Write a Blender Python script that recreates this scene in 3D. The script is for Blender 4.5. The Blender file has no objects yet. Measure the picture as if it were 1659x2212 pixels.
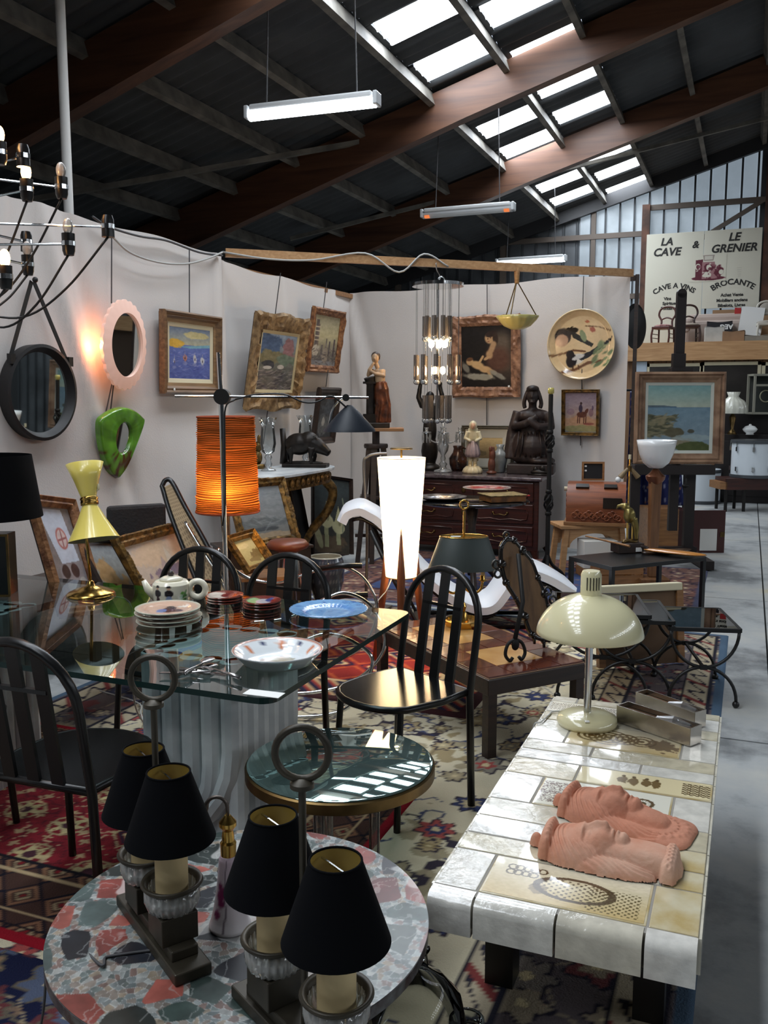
import bpy, bmesh, math, random
import numpy as np
from mathutils import Vector, Matrix, Euler
random.seed(4); RNG = np.random.RandomState(7)
PI = math.pi; sin = math.sin; cos = math.cos
scn = bpy.context.scene; COL = scn.collection

# ------------------------------------------------------------------ camera
FPX, CX, CY, CAMH = 1950.0, 829.5, 1106.0, 1.55
TH = math.atan((1106 - 860) / FPX); YA = math.atan((1621 - CX) / FPX * math.cos(TH))
cd = bpy.data.cameras.new('camera'); cam = bpy.data.objects.new('camera', cd); COL.objects.link(cam)
cd.sensor_fit = 'VERTICAL'; cd.sensor_height = 36.0; cd.lens = FPX / 2212 * 36.0
cd.clip_start = 0.05; cd.clip_end = 100
cam.location = (0, 0, CAMH); cam.rotation_euler = (PI / 2 - TH, 0, YA)
scn.camera = cam
# ------------------------------------------------------------------ world, exposure
w = bpy.data.worlds.new('world'); scn.world = w; w.use_nodes = True
w.node_tree.nodes['Background'].inputs[0].default_value = (0.75, 0.85, 1.0, 1)
w.node_tree.nodes['Background'].inputs[1].default_value = 1.0
SKY = 17.0          # brightness of the roof lights
TUBE = 11.0         # brightness of the fluorescent tubes
scn.view_settings.view_transform = 'Standard'; scn.view_settings.look = 'None'
scn.view_settings.gamma = 1.0; scn.view_settings.use_curve_mapping = False
scn.view_settings.exposure = 0.10

# ------------------------------------------------------------------ photo geometry helpers (pixel ray meets a real plane)
_fh = np.array([-sin(YA), cos(YA), 0]); _R = np.array([cos(YA), sin(YA), 0])
_F = _fh * cos(TH) + np.array([0, 0, -sin(TH)]); _U = _fh * sin(TH) + np.array([0, 0, cos(TH)])
_C = np.array([0, 0, CAMH])
def ray(x, y): return _F + _R * (x - CX) / FPX - _U * (y - CY) / FPX
def gz(x, y, z): d = ray(x, y); return Vector(_C + d * (z - CAMH) / d[2])
def gx(x, y, X): d = ray(x, y); return Vector(_C + d * (X / d[0]))
def gy(x, y, Y): d = ray(x, y); return Vector(_C + d * (Y / d[1]))
def gd(x, y, D): return Vector(_C + ray(x, y) * D)
def dep(p): return float((np.array(p) - _C) @ _F)

# ------------------------------------------------------------------ colour and materials
def lin(c):
    c = np.asarray(c, float) / 255.0
    return np.where(c <= 0.04045, c / 12.92, ((c + 0.055) / 1.055) ** 2.4)
def rgba(c): return tuple(float(q) for q in lin(c)) + (1.0,)
MATS = {}
def mat(name, col=(128, 128, 128), rough=0.5, metal=0.0, spec=0.5, emit=None, estr=0.0, noise=None, bump=None, coat=0.0, alpha=1.0, sheen=0.0):
    """principled; noise=(scale, amount[, colour2]) varies the colour, bump=(scale, strength)"""
    if name in MATS: return MATS[name]
    m = bpy.data.materials.new(name); m.use_nodes = True; nt = m.node_tree; b = nt.nodes['Principled BSDF']
    b.inputs['Base Color'].default_value = rgba(col); b.inputs['Roughness'].default_value = rough
    b.inputs['Metallic'].default_value = metal; b.inputs['Specular IOR Level'].default_value = spec
    b.inputs['Coat Weight'].default_value = coat; b.inputs['Alpha'].default_value = alpha
    b.inputs['Sheen Weight'].default_value = sheen
    if emit: b.inputs['Emission Color'].default_value = rgba(emit); b.inputs['Emission Strength'].default_value = estr
    if noise or bump: tc = nt.nodes.new('ShaderNodeTexCoord')
    if noise:
        n = nt.nodes.new('ShaderNodeTexNoise'); n.inputs['Scale'].default_value = noise[0]; n.inputs['Detail'].default_value = 5
        r = nt.nodes.new('ShaderNodeValToRGB'); nt.links.new(tc.outputs['Object'], n.inputs['Vector'])
        c2 = noise[2] if len(noise) > 2 else tuple(max(0, q * (1 - noise[1])) for q in col)
        r.color_ramp.elements[0].position = 0.35; r.color_ramp.elements[1].position = 0.65
        r.color_ramp.elements[0].color = rgba(c2); r.color_ramp.elements[1].color = rgba(col)
        nt.links.new(n.outputs['Fac'], r.inputs['Fac']); nt.links.new(r.outputs['Color'], b.inputs['Base Color'])
    if bump:
        n2 = nt.nodes.new('ShaderNodeTexNoise'); n2.inputs['Scale'].default_value = bump[0]; n2.inputs['Detail'].default_value = 4
        nt.links.new(tc.outputs['Object'], n2.inputs['Vector'])
        bp = nt.nodes.new('ShaderNodeBump'); bp.inputs['Strength'].default_value = bump[1]; bp.inputs['Distance'].default_value = 0.01
        nt.links.new(n2.outputs['Fac'], bp.inputs['Height']); nt.links.new(bp.outputs['Normal'], b.inputs['Normal'])
    MATS[name] = m; return m
def mat_wood(name, c1, c2, rough=0.4, scale=6.0, axis='X', coat=0.2):
    if name in MATS: return MATS[name]
    m = bpy.data.materials.new(name); m.use_nodes = True; nt = m.node_tree; b = nt.nodes['Principled BSDF']
    b.inputs['Roughness'].default_value = rough; b.inputs['Coat Weight'].default_value = coat; b.inputs['Coat Roughness'].default_value = 0.25
    tc = nt.nodes.new('ShaderNodeTexCoord'); mp = nt.nodes.new('ShaderNodeMapping')
    s = [scale * 6] * 3; s['XYZ'.index(axis)] = scale * 0.5; mp.inputs['Scale'].default_value = s
    n = nt.nodes.new('ShaderNodeTexNoise'); n.inputs['Scale'].default_value = 1.0; n.inputs['Detail'].default_value = 6; n.inputs['Distortion'].default_value = 0.6
    r = nt.nodes.new('ShaderNodeValToRGB'); r.color_ramp.elements[0].position = 0.3; r.color_ramp.elements[1].position = 0.7
    r.color_ramp.elements[0].color = rgba(c1); r.color_ramp.elements[1].color = rgba(c2)
    nt.links.new(tc.outputs['Object'], mp.inputs['Vector']); nt.links.new(mp.outputs['Vector'], n.inputs['Vector'])
    nt.links.new(n.outputs['Fac'], r.inputs['Fac']); nt.links.new(r.outputs['Color'], b.inputs['Base Color'])
    MATS[name] = m; return m
def mat_vc(name, rough=0.6, spec=0.4, coat=0.0, bump=None, metal=0.0):
    """colour read from the painted point attribute Col"""
    if name in MATS: return MATS[name]
    m = mat(name, (128, 128, 128), rough, metal, spec, coat=coat, bump=bump); nt = m.node_tree
    a = nt.nodes.new('ShaderNodeAttribute'); a.attribute_name = 'Col'
    nt.links.new(a.outputs['Color'], nt.nodes['Principled BSDF'].inputs['Base Color']); return m
def mat_emit(name, col, s):
    if name in MATS: return MATS[name]
    m = bpy.data.materials.new(name); m.use_nodes = True; nt = m.node_tree; nt.nodes.clear()
    e = nt.nodes.new('ShaderNodeEmission'); o = nt.nodes.new('ShaderNodeOutputMaterial')
    e.inputs[0].default_value = rgba(col); e.inputs[1].default_value = s; nt.links.new(e.outputs[0], o.inputs[0])
    MATS[name] = m; return m
def mat_glass(name, tint=(235, 240, 240), ior=1.45, rough=0.0, body=0.0, bodycol=(255, 255, 255), boost=0.0):
    """thin clear sheet: fresnel reflection over a tinted see-through body"""
    if name in MATS: return MATS[name]
    m = bpy.data.materials.new(name); m.use_nodes = True; nt = m.node_tree; nt.nodes.clear()
    o = nt.nodes.new('ShaderNodeOutputMaterial'); t = nt.nodes.new('ShaderNodeBsdfTransparent'); g = nt.nodes.new('ShaderNodeBsdfGlossy')
    t.inputs[0].default_value = rgba(tint); g.inputs['Roughness'].default_value = rough
    fr = nt.nodes.new('ShaderNodeFresnel'); fr.inputs[0].default_value = ior
    mx = nt.nodes.new('ShaderNodeMixShader'); last = t.outputs[0]
    if body > 0:
        d = nt.nodes.new('ShaderNodeBsdfDiffuse'); d.inputs[0].default_value = rgba(bodycol)
        m2 = nt.nodes.new('ShaderNodeMixShader'); m2.inputs[0].default_value = body
        nt.links.new(t.outputs[0], m2.inputs[1]); nt.links.new(d.outputs[0], m2.inputs[2]); last = m2.outputs[0]
    fac = fr.outputs[0]
    if boost:
        ma = nt.nodes.new('ShaderNodeMath'); ma.operation = 'ADD'; ma.inputs[1].default_value = boost; ma.use_clamp = True
        nt.links.new(fac, ma.inputs[0]); fac = ma.outputs[0]
    nt.links.new(fac, mx.inputs[0]); nt.links.new(last, mx.inputs[1]); nt.links.new(g.outputs[0], mx.inputs[2])
    nt.links.new(mx.outputs[0], o.inputs[0]); MATS[name] = m; return m
def mat_shade(name, col, trans=0.5, vc=False):
    """lamp shade: diffuse outside, lets the lamp's light through"""
    if name in MATS: return MATS[name]
    m = bpy.data.materials.new(name); m.use_nodes = True; nt = m.node_tree; nt.nodes.clear()
    o = nt.nodes.new('ShaderNodeOutputMaterial'); d = nt.nodes.new('ShaderNodeBsdfDiffuse'); t = nt.nodes.new('ShaderNodeBsdfTranslucent')
    mx = nt.nodes.new('ShaderNodeMixShader'); mx.inputs[0].default_value = trans
    d.inputs[0].default_value = rgba(col); t.inputs[0].default_value = rgba(col)
    if vc:
        a = nt.nodes.new('ShaderNodeAttribute'); a.attribute_name = 'Col'
        nt.links.new(a.outputs['Color'], d.inputs[0]); nt.links.new(a.outputs['Color'], t.inputs[0])
    nt.links.new(d.outputs[0], mx.inputs[1]); nt.links.new(t.outputs[0], mx.inputs[2]); nt.links.new(mx.outputs[0], o.inputs[0])
    MATS[name] = m; return m

# ------------------------------------------------------------------ mesh builder
class M:
    def __init__(s): s.v = []; s.f = []; s.mx = None
    def add(s, vs, fs):
        o = len(s.v)
        if s.mx is not None: vs = [s.mx @ Vector(q) for q in vs]
        s.v += [tuple(q) for q in vs]; s.f += [tuple(i + o for i in f) for f in fs]; return s
    def box(s, c, d, rz=0.0, rot=None, taper=1.0):
        x, y, z = d[0] / 2, d[1] / 2, d[2] / 2
        vs = [Vector((a * x * (taper if c_ < 0 else 1), b * y * (taper if c_ < 0 else 1), c_ * z)) for c_ in (-1, 1) for a, b in ((-1, -1), (1, -1), (1, 1), (-1, 1))]
        R = Matrix.Rotation(rz, 3, 'Z') if rot is None else Euler(rot).to_matrix()
        return s.add([R @ q + Vector(c) for q in vs], [(3, 2, 1, 0), (4, 5, 6, 7), (0, 1, 5, 4), (1, 2, 6, 5), (2, 3, 7, 6), (3, 0, 4, 7)])
    def bar(s, p, q, w, h=None, up=(0, 0, 1), w2=None):
        h = h or w; p = Vector(p); q = Vector(q); d = (q - p).normalized(); u = Vector(up)
        if abs(d.dot(u)) > 0.99: u = Vector((0, 1, 0))
        a = d.cross(u).normalized(); b = a.cross(d).normalized(); k = (w2 / w) if w2 else 1
        vs = [e + a * sx * w / 2 * t + b * sy * h / 2 * t for e, t in ((p, 1), (q, k)) for sx, sy in ((-1, -1), (1, -1), (1, 1), (-1, 1))]
        return s.add(vs, [(3, 2, 1, 0), (4, 5, 6, 7), (0, 1, 5, 4), (1, 2, 6, 5), (2, 3, 7, 6), (3, 0, 4, 7)])
    def tube(s, pts, r, n=8, closed=False, cap=True, flat=None):
        P = [Vector(p) for p in pts]; k = len(P); rs = r if hasattr(r, '__len__') else [r] * k
        vs = []; prev = None
        for i in range(k):
            if closed: t = P[(i + 1) % k] - P[i - 1]
            else: t = P[min(i + 1, k - 1)] - P[max(i - 1, 0)]
            t.normalize()
            if prev is None:
                a = t.orthogonal().normalized() if flat is None else (Vector(flat) - t * t.dot(Vector(flat))).normalized()
            else:
                a = prev - t * prev.dot(t)
                a = a.normalized() if a.length > 1e-6 else t.orthogonal().normalized()
            prev = a; b = t.cross(a)
            for j in range(n):
                an = 2 * PI * j / n; vs.append(P[i] + (a * cos(an) + b * sin(an)) * rs[i])
        fs = []
        for i in range(k if closed else k - 1):
            i2 = (i + 1) % k
            for j in range(n): j2 = (j + 1) % n; fs.append((i * n + j, i * n + j2, i2 * n + j2, i2 * n + j))
        if cap and not closed: fs.append(tuple(range(n - 1, -1, -1))); fs.append(tuple((k - 1) * n + j for j in range(n)))
        return s.add(vs, fs)
    def cyl(s, p, q, r, r2=None, n=16): return s.tube([p, q], [r, r if r2 is None else r2], n)
    def lathe(s, prof, n=24, c=(0, 0, 0), a0=0.0, a1=2 * PI, flute=None, sx=1.0, sy=1.0):
        full = abs(a1 - a0 - 2 * PI) < 1e-6; k = n if full else n + 1; vs = []; fs = []
        for (r, z) in prof:
            for j in range(k):
                a = a0 + (a1 - a0) * j / n; rr = r
                if flute: rr = r * (1 + flute[1] * cos(flute[0] * a))
                vs.append((c[0] + rr * cos(a) * sx, c[1] + rr * sin(a) * sy, c[2] + z))
        for i in range(len(prof) - 1):
            for j in range(n if full else n):
                j2 = (j + 1) % k if full else j + 1
                fs.append((i * k + j, i * k + j2, (i + 1) * k + j2, (i + 1) * k + j))
        if full and prof[0][0] > 1e-6 and prof[0][1] != prof[-1][1]: pass
        return s.add(vs, fs)
    def solid(s, prof, n=24, c=(0, 0, 0), **k):
        p = list(prof)
        if p[0][0] > 1e-6: p = [(0.0001, p[0][1])] + p
        if p[-1][0] > 1e-6: p = p + [(0.0001, p[-1][1])]
        return s.lathe(p, n, c, **k)
    def prism(s, poly, z0, z1, axis='z'):
        n = len(poly)
        def pt(a, b, h): return (a, b, h) if axis == 'z' else ((a, h, b) if axis == 'y' else (h, a, b))
        vs = [pt(a, b, z0) for a, b in poly] + [pt(a, b, z1) for a, b in poly]
        fs = [tuple(range(n))[::-1], tuple(range(n, 2 * n))] + [(i, (i + 1) % n, n + (i + 1) % n, n + i) for i in range(n)]
        return s.add(vs, fs)
    def sph(s, c, r, n=12, m=8, rot=None):
        r = r if hasattr(r, '__len__') else (r, r, r); R = Euler(rot).to_matrix() if rot else Matrix.Identity(3); vs = []
        for i in range(m + 1):
            t = PI * i / m
            for j in range(n):
                a = 2 * PI * j / n; vs.append(R @ Vector((r[0] * sin(t) * cos(a), r[1] * sin(t) * sin(a), r[2] * cos(t))) + Vector(c))
        fs = [(i * n + j, (i + 1) * n + j, (i + 1) * n + (j + 1) % n, i * n + (j + 1) % n) for i in range(m) for j in range(n)]
        return s.add(vs, fs)
    def ring(s, c, R, r, n=28, m=8, axis='z', sx=1.0, sy=1.0):
        pts = []
        for i in range(n):
            a = 2 * PI * i / n; u, v = R * cos(a) * sx, R * sin(a) * sy
            pts.append({'z': (u, v, 0), 'y': (u, 0, v), 'x': (0, u, v)}[axis])
        return s.tube([Vector(p) + Vector(c) for p in pts], r, m, closed=True)
    def build(s, name, m, parent=None, smooth=False, loc=None, rot=None, bev=0.0, sub=0, solidify=0.0, remesh=0.0, smo=0, rz=None):
        me = bpy.data.meshes.new(name); me.from_pydata(s.v, [], s.f); me.update()
        return link(name, me, m, parent, smooth, loc, rot, bev, sub, solidify, remesh, smo, rz)
def link(name, me, m, parent=None, smooth=False, loc=None, rot=None, bev=0.0, sub=0, solidify=0.0, remesh=0.0, smo=0, rz=None):
    o = bpy.data.objects.new(name, me); COL.objects.link(o)
    if m is not None and not me.materials: me.materials.append(m)
    if parent: o.parent = parent
    if loc is not None: o.location = loc
    if rot is not None: o.rotation_euler = rot
    if rz is not None: o.rotation_euler = (0, 0, rz)
    if smooth or remesh: me.polygons.foreach_set('use_smooth', [True] * len(me.polygons))
    if remesh:
        q = o.modifiers.new('r', 'REMESH'); q.mode = 'VOXEL'; q.voxel_size = remesh; q.use_smooth_shade = True
    if smo:
        q = o.modifiers.new('s', 'SMOOTH'); q.factor = 0.5; q.iterations = smo
    if solidify:
        q = o.modifiers.new('t', 'SOLIDIFY'); q.thickness = solidify; q.offset = 0
    if bev:
        q = o.modifiers.new('b', 'BEVEL'); q.width = bev; q.segments = 2; q.limit_method = 'ANGLE'; q.angle_limit = 0.6
    if sub:
        q = o.modifiers.new('u', 'SUBSURF'); q.levels = sub; q.render_levels = sub
    if smooth == 'auto':
        for p in me.polygons: p.use_smooth = True
        try: me.set_sharp_from_angle(angle=0.6)
        except Exception: pass
    return o
def tag(o, label=None, cat=None, group=None, kind=None):
    if label: o['label'] = label
    if cat: o['category'] = cat
    if group: o['group'] = group
    if kind: o['kind'] = kind
    return o
def T(name, label, cat, loc=(0, 0, 0), rz=0.0, group=None, rot=None):
    o = bpy.data.objects.new(name, None); COL.objects.link(o); o.empty_display_size = 0.1
    o.location = loc; o.rotation_euler = rot if rot else (0, 0, rz); return tag(o, label, cat, group)
def copy_tree(o, parent=None):
    c = o.copy(); COL.objects.link(c); c.parent = parent
    for ch in [q for q in bpy.data.objects if q.parent == o]: copy_tree(ch, c)
    return c
def dup(o, loc, rz, label, group=None):
    c = copy_tree(o); c.location = loc; c.rotation_euler = (0, 0, rz); c['label'] = label
    if group: c['group'] = group
    return c
def share(src, name, parent, loc, rot=(0, 0, 0), sc=None):
    o = bpy.data.objects.new(name, src.data); COL.objects.link(o); o.parent = parent; o.location = loc; o.rotation_euler = rot
    if sc: o.scale = sc
    for md in src.modifiers:
        q = o.modifiers.new(md.name, md.type)
        if md.type == 'BEVEL': q.width = md.width; q.segments = md.segments; q.limit_method = md.limit_method; q.angle_limit = md.angle_limit
    return o
def lamp(name, loc, col, power, r=0.03, parent=None):
    l = bpy.data.lights.new(name, 'POINT'); l.color = tuple(float(q) for q in lin(col)); l.energy = power; l.shadow_soft_size = r
    o = bpy.data.objects.new(name, l); COL.objects.link(o); o.location = loc
    if parent: o.parent = parent
    return o
def arc(c, r, a0, a1, n, ax='xz', r2=None):
    out = []
    for i in range(n + 1):
        a = a0 + (a1 - a0) * i / n; u, v = r * cos(a), (r2 or r) * sin(a)
        out.append(Vector(c) + Vector({'xz': (u, 0, v), 'xy': (u, v, 0), 'yz': (0, u, v)}[ax]))
    return out
def spline(pts, n=8):
    """Catmull-Rom through the points"""
    P = [Vector(p) for p in pts]; P = [P[0] * 2 - P[1]] + P + [P[-1] * 2 - P[-2]]; out = []
    for i in range(1, len(P) - 2):
        for j in range(n):
            t = j / n; a, b, c, d = P[i - 1], P[i], P[i + 1], P[i + 2]
            out.append(0.5 * ((2 * b) + (c - a) * t + (2 * a - 5 * b + 4 * c - d) * t * t + (3 * b - a - 3 * c + d) * t ** 3))
    return out + [P[-2]]

# ------------------------------------------------------------------ painted art (point colours on real canvases, plates and rugs)
def vnoise(u, v, seed=0):
    r = np.random.RandomState(seed).rand(64, 64); iu = np.floor(u).astype(int); iv = np.floor(v).astype(int)
    fu = u - iu; fv = v - iv; fu = fu * fu * (3 - 2 * fu); fv = fv * fv * (3 - 2 * fv); a = lambda i, j: r[i % 64, j % 64]
    return (a(iu, iv) * (1 - fu) + a(iu + 1, iv) * fu) * (1 - fv) + (a(iu, iv + 1) * (1 - fu) + a(iu + 1, iv + 1) * fu) * fv
def fbm(u, v, f=4.0, seed=0, o=4):
    t = 0; a = 0.5; s = 0
    for i in range(o): t = t + a * vnoise(u * f + 13.7 * i, v * f + 5.1 * i, seed + i); s += a; a *= 0.5; f *= 2.03
    return t / s
class Art:
    """u 0..asp to the right, v 0..1 upwards; colours 0..255"""
    def __init__(s, n, asp=1.0, bg=(128, 128, 128)):
        s.ny = n; s.nx = max(2, int(n * asp)); s.asp = asp
        s.u, s.v = np.meshgrid(np.linspace(0, asp, s.nx), np.linspace(0, 1, s.ny)); s.c = np.empty(s.u.shape + (3,)); s.c[:] = bg
    def mix(s, m, col, a=1.0):
        m = np.clip(m, 0, 1)[..., None] * a; s.c = s.c * (1 - m) + np.asarray(col, float) * m; return s
    def grad(s, c0, c1, v0=0.0, v1=1.0):
        t = np.clip((s.v - v0) / (v1 - v0), 0, 1); m = ((s.v >= v0) & (s.v <= v1)).astype(float)
        g = np.asarray(c0, float) * (1 - t[..., None]) + np.asarray(c1, float) * t[..., None]
        s.c = s.c * (1 - m[..., None]) + g * m[..., None]; return s
    def ell(s, x, y, rx, ry, col, ang=0.0, soft=0.15, a=1.0, nz=0.0, seed=1):
        du = s.u - x; dv = s.v - y; A = du * cos(ang) + dv * sin(ang); B = -du * sin(ang) + dv * cos(ang)
        d = np.sqrt((A / rx) ** 2 + (B / ry) ** 2)
        if nz: d = d + nz * (fbm(s.u, s.v, 10, seed) - 0.5)
        return s.mix((1 - d) / soft + 0.5, col, a)
    def seg(s, x0, y0, x1, y1, wd, col, a=1.0, soft=None):
        dx, dy = x1 - x0, y1 - y0; L = dx * dx + dy * dy + 1e-9; t = np.clip(((s.u - x0) * dx + (s.v - y0) * dy) / L, 0, 1)
        d = np.hypot(s.u - x0 - t * dx, s.v - y0 - t * dy); return s.mix((wd - d) / (soft or wd * 0.6) + 0.5, col, a)
    def line(s, pts, wd, col, a=1.0):
        for p, q in zip(pts[:-1], pts[1:]): s.seg(p[0], p[1], q[0], q[1], wd, col, a)
        return s
    def poly(s, pts, col, a=1.0):
        ins = np.zeros(s.u.shape, bool); n = len(pts)
        for i in range(n):
            x0, y0 = pts[i]; x1, y1 = pts[(i + 1) % n]
            c = ((y0 > s.v) != (y1 > s.v)) & (s.u < (x1 - x0) * (s.v - y0) / (y1 - y0 + 1e-9) + x0); ins ^= c
        return s.mix(ins.astype(float), col, a)
    def band(s, f, col, a=1.0): return s.mix(f(s.u, s.v).astype(float), col, a)
    def grain(s, amp=25, f=14, seed=3):
        s.c = np.clip(s.c + (fbm(s.u, s.v * 1.6, f, seed)[..., None] - 0.5) * 2 * amp, 0, 255); return s
    def dabs(s, n, cols, box, r=(0.02, 0.008), seed=0, ang=0.0, a=0.7):
        R = np.random.RandomState(seed)
        for i in range(n):
            s.ell(box[0] + R.rand() * (box[2] - box[0]), box[1] + R.rand() * (box[3] - box[1]), r[0] * (0.6 + R.rand()), r[1] * (0.6 + R.rand()), cols[R.randint(len(cols))], ang + R.randn() * 0.3, 0.5, a)
        return s
    def sample(s, u, v):
        i = np.clip(np.round(np.asarray(v) * (s.ny - 1)).astype(int), 0, s.ny - 1); j = np.clip(np.round(np.asarray(u) / s.asp * (s.nx - 1)).astype(int), 0, s.nx - 1)
        return s.c[i, j]
def paint(me, cols):
    at = me.color_attributes.new('Col', 'FLOAT_COLOR', 'POINT'); a = np.ones((len(me.vertices), 4), np.float32); a[:, :3] = lin(cols)
    at.data.foreach_set('color', a.ravel())
def paint_fn(o, fn):
    me = o.data; v = np.empty(len(me.vertices) * 3); me.vertices.foreach_get('co', v); paint(me, fn(v.reshape(-1, 3))); return o
def grid_mesh(name, P, cols=None, closed_u=False):
    """P array (ny,nx,3)"""
    ny, nx = P.shape[:2]; i, j = np.meshgrid(np.arange(ny - 1), np.arange(nx - 1), indexing='ij'); a = (i * nx + j).ravel()
    f = np.stack([a, a + 1, a + nx + 1, a + nx], 1); me = bpy.data.meshes.new(name)
    me.vertices.add(nx * ny); me.vertices.foreach_set('co', P.reshape(-1).astype(np.float32))
    me.loops.add(len(f) * 4); me.loops.foreach_set('vertex_index', f.ravel().astype(np.int32))
    me.polygons.add(len(f)); me.polygons.foreach_set('loop_start', (np.arange(len(f)) * 4).astype(np.int32))
    try: me.polygons.foreach_set('loop_total', np.full(len(f), 4, np.int32))
    except Exception: pass
    me.update(calc_edges=True); me.validate()
    if cols is not None: paint(me, cols.reshape(-1, 3))
    return me
def canvas(name, art, wd, ht, m, parent, y=0.0, x0=None, z0=0.0):
    x0 = -wd / 2 if x0 is None else x0
    P = np.stack([x0 + art.u / art.asp * wd, np.full(art.u.shape, y), z0 + art.v * ht], -1)
    return link(name, grid_mesh(name, P, art.c), m, parent)
def flat_canvas(name, art, wd, dp, m, parent, z=0.0):
    P = np.stack([-wd / 2 + art.u / art.asp * wd, -dp / 2 + art.v * dp, np.full(art.u.shape, z)], -1)
    return link(name, grid_mesh(name, P, art.c), m, parent)
def frame(name, wd, ht, prof, m, parent, nseg=1, bump=0.0, seed=0, crest=0.0):
    """moulding swept round a wd x ht rectangle standing on z=0, facing -y; prof = (inset, depth towards the viewer)"""
    R = np.random.RandomState(seed); vs = []; fs = []; per = 4 * nseg
    noi = R.rand(len(prof), per) - 0.5
    for k, (ins, dp) in enumerate(prof):
        x0, x1, z0, z1 = -wd / 2 + ins, wd / 2 - ins, ins, ht - ins; cs = [(x0, z0), (x1, z0), (x1, z1), (x0, z1)]
        for sd in range(4):
            a, b = cs[sd], cs[(sd + 1) % 4]
            for j in range(nseg):
                t = j / nseg; x = a[0] + (b[0] - a[0]) * t; z = a[1] + (b[1] - a[1]) * t; d = dp; e = 0
                if bump and 0 < k < len(prof) - 1: d += noi[k, sd * nseg + j] * bump * 2; e = noi[k, sd * nseg + j] * bump * 0.6
                if crest and k in (1, 2):
                    w_ = crest * (max(0, cos((t - 0.5) * PI * 2)) ** 2 + (max(0, 1 - 8 * t) + max(0, 8 * t - 7)) * 0.8)
                    x += {1: w_, 3: -w_}.get(sd, 0); z += {0: -w_, 2: w_}.get(sd, 0)
                vs.append((x + (e if sd in (1, 3) else 0), -d, z + (e if sd in (0, 2) else 0)))
    for k in range(len(prof) - 1):
        for j in range(per): j2 = (j + 1) % per; fs.append((k * per + j, k * per + j2, (k + 1) * per + j2, (k + 1) * per + j))
    b = M(); b.add(vs, fs); return b.build(name, m, parent, smooth='auto' if nseg > 1 else False)
def textmesh(txt, size, shear=0.0, bold=0.0, arcR=0.0, align='CENTER', serif=0.0):
    cu = bpy.data.curves.new('t', 'FONT'); cu.body = txt; cu.size = size; cu.shear = shear; cu.offset = bold; cu.align_x = align; cu.resolution_u = 3
    o = bpy.data.objects.new('t', cu); me = bpy.data.meshes.new_from_object(o); bpy.data.objects.remove(o)
    v = [list(q.co) for q in me.vertices]; f = [tuple(p.vertices) for p in me.polygons]
    if arcR:
        for q in v: a = q[0] / arcR; r = arcR + q[1]; q[0] = r * sin(a); q[1] = r * cos(a) - arcR
    bpy.data.meshes.remove(me); return v, f

# ------------------------------------------------------------------ shared materials
BLK = mat('black_paint', (12, 12, 13), 0.32, spec=0.5); BLKM = mat('black_metal', (16, 16, 16), 0.45); BLKF = mat('black_fabric', (9, 10, 13), 0.95, spec=0.1)
CHR = mat('chrome', (215, 218, 220), 0.12, 1.0); BRS = mat('brass', (196, 158, 84), 0.22, 1.0); BRSO = mat('old_brass', (120, 98, 62), 0.42, 1.0, noise=(9, 0.3))
IRON = mat('wrought_iron', (28, 26, 24), 0.6, 0.4); GILT = mat('gilt', (150, 112, 55), 0.42, 0.55, noise=(25, 0.55), bump=(60, 0.4)); GILT2 = mat('gilt_red', (166, 118, 78), 0.48, 0.35, noise=(22, 0.5, (104, 64, 42)), bump=(50, 0.5))
GILT3 = mat('gilt_pale', (168, 138, 96), 0.6, 0.15, noise=(18, 0.5, (104, 80, 52)), bump=(45, 0.5))
OAK = mat_wood('oak', (120, 82, 48), (158, 112, 68), 0.5); MAHO = mat_wood('mahogany', (40, 16, 11), (72, 30, 20), 0.32); TEAK = mat_wood('teak', (116, 62, 34), (160, 92, 52), 0.45, axis='Z')
DWOOD = mat_wood('dark_wood', (28, 18, 13), (52, 34, 24), 0.5); PINE = mat_wood('pine', (166, 122, 78), (196, 154, 108), 0.6); GREYW = mat('grey_painted_timber', (120, 116, 108), 0.7, noise=(5, 0.3))
WHT = mat('white_paint', (225, 225, 222), 0.5); CREAM = mat('cream', (214, 204, 172), 0.55); PAPER = mat('paper_label', (235, 236, 232), 0.7)
BRONZE = mat('dark_bronze', (44, 38, 33), 0.42, 0.5, noise=(12, 0.5)); GLASS = mat_glass('clear_glass', (246, 248, 248)); CRYS = mat_glass('crystal', (232, 236, 238), 1.6, 0.02, 0.26, (235, 240, 242), 0.08)
MIRROR = mat('mirror', (205, 210, 208), 0.02, 1.0); VC = mat_vc('painted_canvas', 0.55, 0.35); VCG = mat_vc('painted_glaze', 0.15, 0.5, coat=0.5); VCR = mat_vc('woven_wool', 0.95, 0.1, bump=(160, 0.5))
scn.cycles.max_bounces = 8; scn.cycles.diffuse_bounces = 3; scn.cycles.glossy_bounces = 4; scn.cycles.transparent_max_bounces = 12; scn.cycles.caustics_reflective = False; scn.cycles.caustics_refractive = False

# ================================================================== STRUCTURE
Z0, SL = 5.642, 0.2937; XR = 3.4          # rafter underside at X=0, roof pitch, ridge
def roofz(x): return Z0 + 0.25 + SL * (x if x <= XR else 2 * XR - x)
YN, YF = -9.0, 17.0; XW = -9.0; XE = 2 * XR + 9.0
def struct(o): o['kind'] = 'structure'; return o
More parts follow.
